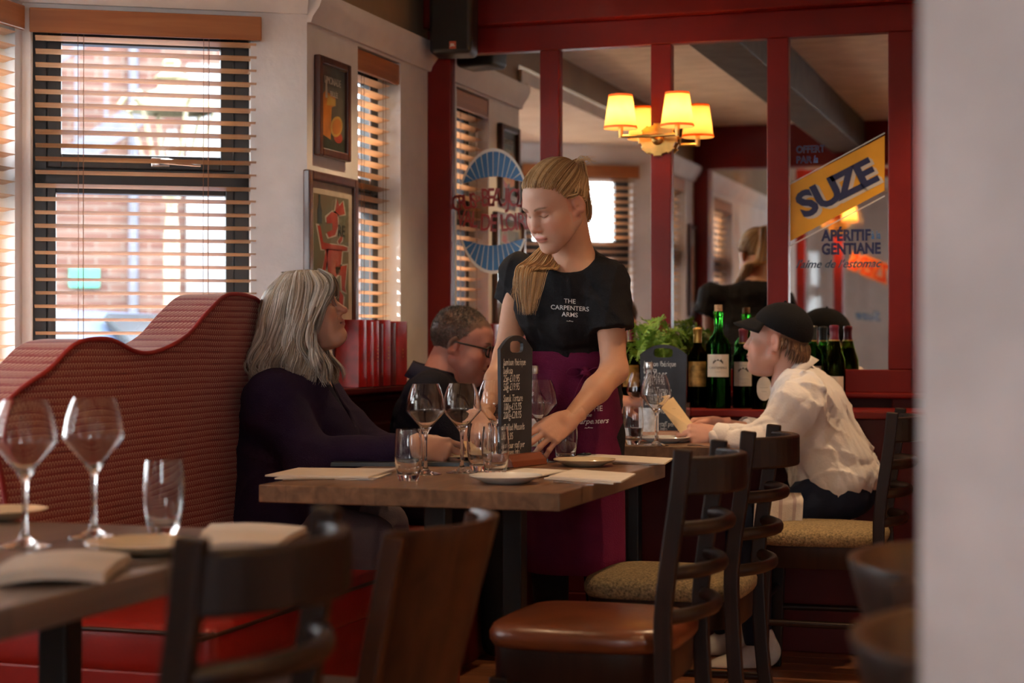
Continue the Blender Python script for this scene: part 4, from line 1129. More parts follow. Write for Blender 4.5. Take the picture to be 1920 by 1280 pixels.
# ------------------------------------------------------------------ wine ledge in front of the mirror, bottles, fern
lg = empty('bottle_ledge', (-1.05,6.28,0), label='low dark red ledge in front of the mirrors carrying the wine bottles', cat='ledge')
MB().box((0,0,0.835),(1.3,0.355,0.026)).obj('ledge_top', M_red, lg, bevel=0.005)
MB().box((0,0.03,0.41),(1.26,0.27,0.82)).obj('carcass', M_red2, lg, bevel=0.004)
ZL = 0.849
M_gglass = glassmat('green_bottle_glass', (0.16,0.50,0.14)); M_bglass = glassmat('dark_olive_bottle_glass', (0.20,0.26,0.06))
M_wine = mat('red_wine_dark', (0.006,0.002,0.003), rough=0.1); M_lab = mat('cream_wine_label', (0.68,0.60,0.50), rough=0.7, var=0.05, scale=30)
M_labg = mat('gold_wine_label', (0.55,0.30,0.07), rough=0.45, metal=0.3, var=0.35, scale=35); M_ink = mat('label_ink', (0.10,0.08,0.07), rough=0.8)
M_cork = mat('cork', (0.52,0.34,0.20), rough=0.9, var=0.25, scale=120); M_maroon = mat('maroon_capsule', (0.16,0.012,0.03), rough=0.3); M_goldcap = mat('gold_capsule', (0.62,0.36,0.10), rough=0.3, metal=0.8); M_blkcap = mat('black_capsule', (0.02,0.025,0.02), rough=0.35)
def bottle(px, y, H, r, kind, glass, cap, capm, label, lab, lz0, lz1, lm, text=None, oval=False, crest_=False, ang=0.0):
    x = ony(px, y)[0]
    e = empty('wine_bottle', (x, y, ZL), label=label, cat='bottle', group='wine bottles on the ledge')
    rn = 0.0145*(r/0.038)**0.5
    if kind == 'bordeaux': prof = [(0,0.012),(r*0.6,0.004),(r*0.93,0),(r,0.006),(r,H*0.60),(r*0.97,H*0.64),(r*0.80,H*0.69),(rn*1.45,H*0.735),(rn*1.05,H*0.78),(rn,H*0.90),(rn*1.12,H*0.955),(rn*1.15,H*0.97),(rn*0.98,H*0.985)]
    else: prof = [(0,0.012),(r*0.6,0.004),(r*0.93,0),(r,0.006),(r,H*0.50),(r*0.92,H*0.58),(r*0.68,H*0.68),(rn*1.35,H*0.78),(rn*1.05,H*0.84),(rn,H*0.92),(rn*1.12,H*0.96),(rn*1.0,H*0.985)]
    sm = [(max(0,p.x),p.y) for p in smoothpath([(a,b,0) for a,b in prof[2:]],3)]
    prof2 = prof[:2]+[(a,b) for a,b in sm]
    MB().lathe(prof2+[(0,H*0.985)], 28).obj('glass', glass, e, smooth=60)
    fill = [(0,0.014)]+[(max(0.001,a-0.0010),b+0.004 if i<3 else b) for i,(a,b) in enumerate(prof2[3:]) if b < H*0.735]
    top_ = fill[-1]; fill.append((0, top_[1]))
    MB().lathe(fill, 24).obj('wine', M_wine, e, smooth=60)
    if cap == 'capsule':
        pts = [(a+0.0007,b) for a,b in prof2 if b > H*0.80]; pts = [(pts[0][0],pts[0][1])]+pts+[(0,H*0.99)]
        MB().lathe(pts, 24).obj('capsule', capm, e, smooth=50)
        MB().lathe([(pts[0][0]+0.0004,H*0.80),(pts[0][0]+0.0006,H*0.815)], 24).obj('capsule_band', M_goldcap, e, smooth=50)
    else:
        MB().lathe([(0,H*0.985),(rn*0.92,H*0.985),(rn*0.95,H*1.03),(rn*0.9,H*1.05),(0,H*1.05)], 16).obj('cork', M_cork, e, smooth=40)
    if lab:
        hw = lab; mb = MB(); n = 18; rings = []
        a0 = -PI/2+YAW*0.5+ang
        if not oval:
            g = [[(mb.bm.verts.new(((r+0.0006)*math.cos(a0+hw*(2*i/n-1)), (r+0.0006)*math.sin(a0+hw*(2*i/n-1)), lz0+(lz1-lz0)*j))) for i in range(n+1)] for j in (0,1)]
            for i in range(n): mb.bm.faces.new((g[0][i],g[0][i+1],g[1][i+1],g[1][i]))
        else:
            cv = []
            for k in range(28):
                t = 2*PI*k/28; th = a0+hw*math.cos(t); cv.append(mb.bm.verts.new(((r+0.0006)*math.cos(th),(r+0.0006)*math.sin(th),(lz0+lz1)/2+(lz1-lz0)/2*math.sin(t))))
            half = 14
            for k in range(half-1):
                a_, b_, c_, d_ = cv[k], cv[k+1], cv[(28-k-1)%28], cv[(28-k)%28]
                fs = [v for i,v in enumerate((a_,b_,c_,d_)) if v not in (a_,b_,c_,d_)[:i]]
                if len(fs) >= 3: mb.bm.faces.new(fs)
        lo = mb.obj('label', lm, e, smooth=60)
        def wrap(me):
            for v in me.vertices:
                th = a0+v.co.x/(r+0.0011); zz = v.co.y; q = v.co.z
                v.co = ((r+0.0011)*math.cos(th), (r+0.0011)*math.sin(th), zz+(lz0+lz1)/2)
            return me
        def wt(t, dz, size, nm='label_print'):
            me = text_mesh(t, size=size, extrude=0.0001).copy(); 
            for v in me.vertices: v.co.y += dz
            wrap(me); me.materials.clear(); me.materials.append(M_ink); meshobj(nm, me, lo)
        if text:
            for t, dz, s in text: wt(t, dz, s)
        if crest_:
            mb2 = MB(); hh = (lz1-lz0)
            pts = [(-0.018,0.006),(-0.018,0.016),(-0.012,0.016),(-0.012,0.022),(-0.006,0.018),(0.0,0.024),(0.006,0.018),(0.012,0.024),(0.016,0.016),(0.019,0.015),(0.019,0.006)]
            me = MB().prism(pts, 0.0001).mesh('label_engraving', M_ink); wrap(me); meshobj('label_engraving', me, lo)
    return e
bottle(1308, 6.30, 0.292, 0.038, 'bordeaux', M_bglass, 'capsule', M_goldcap, 'dark bottle with gold capsule and gold label beside the chalkboard', 0.95, 0.075, 0.165, M_labg, [('————',0.015,0.012),('———',-0.02,0.009)], ang=0.0)
bottle(1347, 6.22, 0.352, 0.0445, 'bordeaux', M_gglass, 'cork', None, 'tall green magnum bottle with a cork and square cream label', 0.98, 0.112, 0.192, M_lab, [('CANTEMERLE',-0.008,0.011),('———',-0.022,0.007)], crest_=True)
bottle(1394, 6.30, 0.288, 0.039, 'bordeaux', M_gglass, 'capsule', M_maroon, 'green bottle with maroon capsule and cream crest label', 1.0, 0.078, 0.165, M_lab, [('—————',0.03,0.008),('—————',-0.018,0.009),('———',-0.032,0.007)], crest_=True)
bottle(1433, 6.20, 0.30, 0.044, 'burgundy', M_bglass, 'capsule', M_blkcap, 'dark champagne bottle with an oval label, half behind the seated person', 0.62, 0.03, 0.115, M_lab, [('———',0.004,0.010),('——',-0.010,0.009)], oval=True)
bottle(1524, 6.36, 0.298, 0.037, 'bordeaux', M_gglass, 'capsule', M_blkcap, 'green bottle with a black capsule behind the shoulder of the white shirt', 0.9, 0.07, 0.15, M_lab)
bottle(1564, 6.30, 0.300, 0.040, 'burgundy', M_bglass, 'capsule', M_maroon, 'dark bottle with burgundy red capsule, rightmost on the ledge', 0.9, 0.05, 0.115, M_lab)
bottle(1184, 6.40, 0.298, 0.037, 'bordeaux', M_bglass, 'capsule', M_maroon, 'dark bottle with red capsule at the left behind the fern', 0.9, 0.07, 0.15, M_labg)

M_fern = mat('fern_leaf_green', (0.10,0.30,0.03), rough=0.5, var=0.45, scale=18, color2=(0.34,0.46,0.06))
M_pot = mat('dark_glazed_pot', (0.05,0.04,0.035), rough=0.3, coat=0.3)
fx = ony(1238, 6.27)[0]
fn = empty('potted_fern', (fx, 6.22, ZL), label='bushy green fern in a dark pot behind the back chalkboard', cat='plant')
MB().lathe([(0,0),(0.05,0),(0.062,0.09),(0.066,0.10),(0.058,0.10),(0.055,0.085),(0,0.085)], 24).obj('pot', M_pot, fn, smooth=40)
rf = random.Random(3)
frond_mes = []
for v in range(4):
    mb = MB(); Lf = 1.0
    pts = [Vector((0,0,0)),Vector((0.16,0,0.34)),Vector((0.42,0,0.58)),Vector((0.75,0,0.66)),Vector((1.0,0,0.52))]
    P = smoothpath(pts, 5)
    mb.tube(P, 0.008, 5)
    for i in range(2, len(P)-1):
        t = i/(len(P)-1); T = (P[i+1]-P[i-1]).normalized(); ln = 0.26*math.sin(PI*min(1,0.15+t*0.9))+0.05
        for s in (-1,1):
            side = Vector((0,s,0)); d = (side*0.85+T*0.5+Vector((0,0,rf.uniform(-.15,.2)))).normalized(); up_ = T.cross(d)
            for j in range(3):
                b0 = P[i]+d*ln*(j/3.0); l2 = ln*0.52*(1-0.22*j); dd = (d+T*(0.5 if j != 1 else -0.1)*(1 if j != 2 else 0)).normalized()
                wv = dd.cross(Vector((0,0,1))).normalized()*ln*0.12
                a = mb.bm.verts.new(b0); b = mb.bm.verts.new(b0+dd*l2*0.5+wv); c = mb.bm.verts.new(b0+dd*l2); d2 = mb.bm.verts.new(b0+dd*l2*0.5-wv+Vector((0,0,0.02)))
                mb.bm.faces.new((a,b,c,d2))
    frond_mes.append(mb.mesh('frond', M_fern))
for k in range(46):
    o = meshobj('frond', frond_mes[k % 4], fn, (rf.uniform(-.03,.03), rf.uniform(-.03,.03), 0.085))
    s = rf.uniform(0.15,0.24); o.scale = (s*rf.uniform(0.30,0.62), s*0.85, s*rf.uniform(0.95,1.6)); o.rotation_euler = (rf.uniform(-.2,.2), rf.uniform(-.3,.25), 2*PI*k/46*3+rf.uniform(0,.6))
# ------------------------------------------------------------------ tableware
M_clear = glassmat('clear_drinking_glass', (1,1,1), ior=1.47)
M_water = glassmat('water', (0.97,0.99,1.0), ior=1.33)
M_china = mat('white_china', (0.78,0.76,0.72), rough=0.18, var=0.02, coat=0.4); M_creamc = mat('cream_china', (0.72,0.58,0.38), rough=0.2, var=0.04, coat=0.4)
M_steel = mat('polished_steel', (0.62,0.62,0.64), rough=0.2, metal=1.0, var=0.04)
M_paper = mat('menu_paper', (0.72,0.64,0.55), rough=0.85, var=0.04); M_kraft = mat('kraft_paper', (0.62,0.42,0.22), rough=0.85, var=0.08)
M_napkin = mat('linen_napkin', (0.74,0.66,0.57), rough=0.9, var=0.06, bump=0.3, bscale=200); M_blackcard = mat('black_menu_cover', (0.012,0.012,0.014), rough=0.35, var=0.1)
ZT = 0.7505
def wine_mesh(H=0.229):
    k = H/0.229
    out = [(0.0,0.0),(0.040,0.0),(0.041,0.0016),(0.030,0.0042),(0.012,0.010),(0.0055,0.022),(0.0042,0.05),(0.0042,0.085),(0.0060,0.102),(0.0120,0.114),(0.0235,0.129),(0.0350,0.1425),(0.0455,0.1540),(0.0490,0.1590),(0.0500,0.1640),(0.0488,0.1745),(0.0450,0.195),(0.0385,0.216),(0.0328,0.229)]
    inn = [(0.0316,0.229),(0.0373,0.2157),(0.0437,0.195),(0.0475,0.1745),(0.0487,0.1642),(0.0478,0.1600),(0.0443,0.1552),(0.0338,0.1438),(0.0222,0.1305),(0.0095,0.118),(0.0,0.115)]
    sm = lambda P: [(max(0,p.x),p.y) for p in smoothpath([(a,b,0) for a,b in P],2)]
    prof = [(a*k,b*k) for a,b in sm(out[1:])]; pin = [(a*k,b*k) for a,b in sm(inn)]
    return MB().lathe([(0,0)]+prof+pin, 40).mesh('glass_body', M_clear, smooth=60)
def tumbler_mesh(H=0.125):
    out = [(0.0,0.0),(0.021,0.0),(0.0235,0.002),(0.0285,0.02),(0.0335,0.05),(0.0345,0.07),(0.0335,0.095),(0.0305,0.125)]
    inn = [(0.0293,0.125),(0.0321,0.095),(0.0331,0.07),(0.0320,0.05),(0.0262,0.022),(0.018,0.0165),(0.0,0.015)]
    sm = lambda P: [(max(0,p.x),p.y) for p in smoothpath([(a,b,0) for a,b in P],3)]
    return MB().lathe([(0,0)]+sm(out[1:])+sm(inn), 36).mesh('glass_body', M_clear, smooth=60)
WM, TM = wine_mesh(), tumbler_mesh()
def glass_at(me, name, px, py, label, cat, grp, sc=1.0):
    p = onz(px, py, ZT)
    o = meshobj(name, me, None, (p.x,p.y,ZT)); o.scale = (sc,sc,sc)
    tag(o, label, cat, grp); return o
WG, TG = 'angular bowl wine glasses', 'barrel shaped water tumblers'
glass_at(WM,'wine_glass',798,889,'wine glass nearest the seated woman on the centre table, left of the pair','wine glass',WG)
glass_at(WM,'wine_glass',866,886,'wine glass on the centre table, right of the left hand pair','wine glass',WG)
glass_at(WM,'wine_glass',927,868,'wine glass partly hidden behind the front chalkboard','wine glass',WG)
glass_at(WM,'wine_glass',1012,864,'wine glass right of the front chalkboard, by the waitress hand','wine glass',WG)
glass_at(WM,'wine_glass',176,1007,'blurred wine glass on the nearest table beside the tumbler','wine glass',WG,1.05)
glass_at(WM,'wine_glass',47,1024,'blurred wine glass at the left edge of the nearest table','wine glass',WG,1.05)
glass_at(WM,'wine_glass',1202,822,'wine glass on the back table, left and further of its pair','wine glass',WG)
glass_at(WM,'wine_glass',1230,835,'wine glass on the back table in front of the water bottle','wine glass',WG)
glass_at(TM,'water_tumbler',766,901,'tumbler at the front left of the centre table','tumbler',TG)
glass_at(TM,'water_tumbler',900,883,'tumbler behind its twin, left of the front chalkboard','tumbler',TG)
glass_at(TM,'water_tumbler',929,893,'front tumbler standing before the chalkboard base','tumbler',TG)
glass_at(TM,'water_tumbler',1060,865,'tumbler held near the waitress hand at the far end of centre table','tumbler',TG)
glass_at(TM,'water_tumbler',307,1002,'blurred tumbler on the nearest table','tumbler',TG,1.04)
t_ = glass_at(TM,'water_tumbler',1187,833,'half full tumbler at the left of the back table','tumbler',TG,1.0)
wl_ = MB().lathe([(0,0.0165),(0.0245,0.0235),(0.0305,0.05),(0.0309,0.055),(0,0.055)],28).obj('water', M_water, t_, smooth=40)
glass_at(TM,'water_tumbler',1278,822,'tumbler behind the menu card on the back table','tumbler',TG)

def plate(px, py, r, label, m):
    p = onz(px, py, ZT)
    prof = [(0,0.0),(r*0.55,0.0),(r*0.62,0.003),(r*0.98,0.0165),(r,0.018),(r*0.985,0.0195),(r*0.62,0.0075),(r*0.5,0.005),(0,0.005)]
    o = MB().lathe(prof, 48).obj('side_plate', m, smooth=50, loc=(p.x,p.y,ZT)); tag(o, label, 'plate', 'side plates'); return o
plate(948, 905, 0.088, 'white side plate at the front of the centre table', M_china)
plate(1096, 873, 0.085, 'cream side plate at the right of the centre table', M_creamc)
plate(1245, 829, 0.086, 'white side plate on the back table', M_china)
plate(272, 1036, 0.095, 'blurred cream plate on the nearest table', M_creamc)
plate(5, 972, 0.085, 'blurred plate cut off by the left edge', M_creamc)

def sheet(name, corners, th, m, label, cat, z0=ZT, bend=0.0, grp=None, lines=None):
    """slightly bowed card lying on the table: corners px (4) near-left, near-right, far-right, far-left"""
    P = [onz(a, b, z0) for a, b in corners]; n = 10; mb = MB(); top = []; bot = []
    for j in range(n+1):
        v = j/n
        for i in range(n+1):
            u = i/n; p = (P[0]*(1-u)+P[1]*u)*(1-v)+(P[3]*(1-u)+P[2]*u)*v
            zz = z0+bend*(math.sin(PI*u))+bend*0.4*math.sin(PI*v)
            top.append(mb.bm.verts.new((p.x,p.y,zz+th))); bot.append(mb.bm.verts.new((p.x,p.y,zz)))
    ix = lambda i, j: j*(n+1)+i
    for j in range(n):
        for i in range(n):
            mb.bm.faces.new((top[ix(i,j)],top[ix(i+1,j)],top[ix(i+1,j+1)],top[ix(i,j+1)])); mb.bm.faces.new((bot[ix(i,j)],bot[ix(i,j+1)],bot[ix(i+1,j+1)],bot[ix(i+1,j)]))
    for i in range(n):
        for (a, b) in ((ix(i,0),ix(i+1,0)),(ix(i+1,n),ix(i,n)),(ix(n,i),ix(n,i+1)),(ix(0,i+1),ix(0,i))): mb.bm.faces.new((bot[a],bot[b],top[b],top[a]))
    c = sum(P, Vector())/4
    o = mb.obj(name, m, smooth=40); tag(o, label, cat, grp)
    o.data.transform(Matrix.Translation(-c)); o.location = c
    return o
MG = 'menus and napkins on the tables'
s1 = sheet('paper_menu', [(497,893),(690,896),(742,881),(560,879)], 0.004, M_paper, 'paper menu on a napkin at the front left of the centre table', 'menu', ZT+0.004, grp=MG)
sheet('napkin', [(515,898),(700,900),(735,888),(560,886)], 0.003, M_napkin, 'folded napkin under the front left paper menu', 'napkin', ZT, grp=MG)
sheet('paper_menu', [(920,890),(1010,894),(1066,883),(985,879)], 0.003, M_paper, 'paper menu behind the white plate on the centre table', 'menu', ZT+0.003, grp=MG)
s3 = sheet('paper_menu', [(1030,895),(1165,905),(1192,890),(1075,882)], 0.004, M_paper, 'paper menu at the front right corner of the centre table', 'menu', ZT+0.004, grp=MG)
sheet('napkin', [(1020,898),(1150,908),(1180,893),(1060,886)], 0.003, M_napkin, 'folded napkin under the front right menu', 'napkin', ZT, grp=MG)
sheet('paper_menu', [(1072,860),(1245,872),(1262,861),(1095,852)], 0.004, M_paper, 'long paper menu at the far right of the centre table', 'menu', ZT+0.002, grp=MG)
sheet('menu_folder', [(620,874),(880,874),(897,857),(655,858)], 0.010, M_blackcard, 'closed black menu folder in front of the seated woman', 'menu', ZT, grp=MG)
sheet('napkin', [(-20,1100),(195,1094),(245,1058),(30,1062)], 0.016, M_napkin, 'blurred folded napkin at the left front of the nearest table', 'napkin', ZT, 0.008, grp=MG)
sheet('paper_menu', [(355,1035),(520,1030),(575,998),(395,992)], 0.010, M_paper, 'blurred menu and napkin at the far right of the nearest table', 'menu', ZT, 0.004, grp=MG)
for (px,py,lab) in ((938,880,'black clip holding the menu behind the white plate'),(1093,853,'black clip holding the long menu at the far right')):
    p = onz(px,py,ZT+0.01)
    o = MB().tube(smoothpath([(-0.018,0,0.002),(-0.006,0.012,0.004),(0.008,0.0,0.006),(0.022,0.006,0.004),(0.012,-0.01,0.003),(-0.004,-0.006,0.003),(-0.018,0,0.002)],4),0.0022,6).obj('menu_clip',M_blackcard,smooth=60,loc=(p.x,p.y,ZT+0.009)); tag(o,lab,'clip','black menu clips')

def knife(px0, py0, px1, py1, label, fork=False):
    a, b = onz(px0,py0,ZT), onz(px1,py1,ZT); L = (b-a).length; c = (a+b)/2
    e = empty('table_fork' if fork else 'table_knife', (c.x,c.y,ZT), math.atan2((b-a).y,(b-a).x), label=label, cat='fork' if fork else 'knife', group='steel cutlery')
    MB().tube([(-L/2,0,0.004),(-L*0.3,0,0.0045),(0,0,0.004)],[0.0052,0.0045,0.003],8,sx=0.6,up=(0,0,1)).obj('handle',M_steel,e,smooth=60)
    if not fork: MB().prism([(0,-0.005),(L*0.42,-0.008),(L*0.5,0.002),(L*0.45,0.006),(0,0.005)],0.0015,Matrix.Translation((0,0,0.003))).obj('blade',M_steel,e)
    else:
        MB().prism([(0,-0.004),(L*0.22,-0.011),(L*0.28,-0.011),(L*0.28,0.011),(L*0.22,0.011),(0,0.004)],0.002,Matrix.Translation((0,0,0.003))).obj('fork_root',M_steel,e)
        for q in (-1.5,-0.5,0.5,1.5): MB().tube([(L*0.27,q*0.0062,0.004),(L*0.5,q*0.0062,0.006)],0.0013,5).obj('tine',M_steel,e)
    return e
knife(530,903,722,899,'steel knife beside the front left paper menu')
knife(1040,906,1112,912,'steel knife beside the front right menu')
knife(1150,871,1243,876,'steel fork under the long menu at the right', True)
knife(235,1062,300,1054,'blurred steel knife on the nearest table')
knife(1290,836,1345,840,'steel knife on the back table by the plate')

# small chalkboards on wooden feet
M_slate = mat('chalkboard_slate', (0.024,0.027,0.036), rough=0.6, var=0.3, scale=9); M_chalk = mat('white_chalk', (0.70,0.68,0.64), rough=0.95, var=0.3, scale=80)
M_foot = woodmat('reddish_wood_foot', (0.15,0.035,0.015), (0.26,0.07,0.03), rough=0.4, axis='x')
def chalkboard(px, py, ang, lines, label, W_=0.165, H_=0.325):
    p = onz(px, py, ZT)
    e = empty('table_chalkboard', (p.x,p.y,ZT), ang, label=label, cat='chalkboard', group='tabletop chalkboards')
    foot = MB(); foot.prism([(-0.05,0),(0.05,0),(0.045,0.016),(0.028,0.032),(-0.028,0.032),(-0.045,0.016)], W_*1.08, frame((-W_*0.54,0,0),(0,1,0),(0,0,1)))
    foot.obj('wooden_foot', M_foot, e, bevel=0.002)
    n = 12; pts = [(-W_/2*0.93,0.0),(W_/2*0.93,0.0),(W_/2,H_*0.88)]
    for k in range(n+1):
        t = k/n; u = 1-2*t; pts.append((W_/2*u*0.98 if 0 < k < n else W_/2*u, H_*0.885+H_*0.115*(1-abs(u)**2.2)))
    # board with a hand hole: outer ring and hole bridged
    hole = []
    hc, hw, hh = H_*0.905, 0.034, 0.016
    for k in range(16):
        a = 2*PI*k/16; hole.append((hw*math.copysign(abs(math.cos(a))**0.5, math.cos(a)), hc+hh*math.copysign(abs(math.sin(a))**0.6, math.sin(a))))
    from mathutils.geometry import tessellate_polygon
    loops = [[Vector((u,v,0)) for u,v in pts],[Vector((u,v,0)) for u,v in hole[::-1]]]
    tris = tessellate_polygon(loops); allp = pts+hole[::-1]
    mb = MB(); th = 0.010; M = frame((0,th/2,0.028),(1,0,0),(0,0,1))
    A = mb._addv([M@Vector((u,v,0)) for u,v in allp]); B = mb._addv([M@Vector((u,v,th)) for u,v in allp])
    for a,b,c in tris:
        try: mb.bm.faces.new((A[a],A[b],A[c])); mb.bm.faces.new((B[c],B[b],B[a]))
        except ValueError: pass
    for base_, m_ in ((0,len(pts)),(len(pts),len(hole))):
        for k in range(m_): mb.bm.faces.new((A[base_+k],A[base_+(k+1)%m_],B[base_+(k+1)%m_],B[base_+k]))
    mb.obj('slate', M_slate, e)
    for txt, zf, size in lines:
        if txt: text_obj('chalk_writing', txt, frame((-W_*0.42,-th/2-0.0006,0.028+H_*zf),(1,0,0.0),(0,0,1)), M_chalk, e, size=size, align='LEFT', xs=0.66, extrude=0.0002, shear=0.10, bold=0.0001)
    return e
L1 = [('Jambon Ibérique',0.775,0.033),('bellota',0.705,0.033),('25g-£10.95',0.64,0.035),('50g-£19.95',0.57,0.035),('Steak Tartare',0.475,0.034),('100g-£15.95',0.405,0.035),('200g-£28.95',0.335,0.035),('Grilled Mussels',0.235,0.033),('£16.95',0.16,0.034),('Ask our staff per',0.085,0.030),('allergen info',0.028,0.032)]
L1 = [(a,b,c*0.80) for a,b,c in L1]
L2 = [(a.replace('10.95','12.95'),b,c) for a,b,c in L1]
chalkboard(966, 872, math.radians(76), L1, 'tall chalkboard menu on a wooden foot, front one on the centre table')
chalkboard(1244, 824, math.radians(-2), L2, 'chalkboard menu on the back table in front of the fern', W_=0.165, H_=0.298)

# water bottles
M_cap = mat('silver_screw_cap', (0.62,0.60,0.58), rough=0.25, metal=0.9); M_blabel = mat('white_bottle_label', (0.66,0.68,0.72), rough=0.6, var=0.15, scale=60)
def water_bottle(px, py, label):
    p = onz(px, py, ZT)
    e = empty('water_bottle', (p.x,p.y,ZT), label=label, cat='bottle', group='clear glass water bottles')
    out = [(0.027,0.0),(0.031,0.003),(0.032,0.02),(0.032,0.125),(0.0315,0.15),(0.025,0.18),(0.0165,0.205),(0.0125,0.23),(0.0122,0.252)]
    inn = [(0.0105,0.252),(0.0108,0.23),(0.0145,0.205),(0.0228,0.18),(0.0292,0.15),(0.0298,0.125),(0.0298,0.02),(0.026,0.008),(0.0,0.007)]
    sm = lambda P: [(max(0,q.x),q.y) for q in smoothpath([(a,b,0) for a,b in P],3)]
    MB().lathe([(0,0)]+sm(out)+sm(inn), 32).obj('glass', M_clear, e, smooth=60)
    MB().lathe([(0.0135,0.243),(0.0142,0.246),(0.0142,0.264),(0.0130,0.267),(0,0.267)], 24).obj('cap', M_cap, e, smooth=40)
    lb = MB(); n = 16
    g = [[lb.bm.verts.new((0.0326*math.cos(-PI/2+YAW+1.3*(2*i/n-1)),0.0326*math.sin(-PI/2+YAW+1.3*(2*i/n-1)),z)) for i in range(n+1)] for z in (0.035,0.115)]
    for i in range(n): lb.bm.faces.new((g[0][i],g[0][i+1],g[1][i+1],g[1][i]))
    lb.obj('label', M_blabel, e, smooth=60)
    return e
water_bottle(1001, 858, 'clear water bottle behind the front chalkboard')
water_bottle(1217, 828, 'clear water bottle on the back table between the wine glasses')
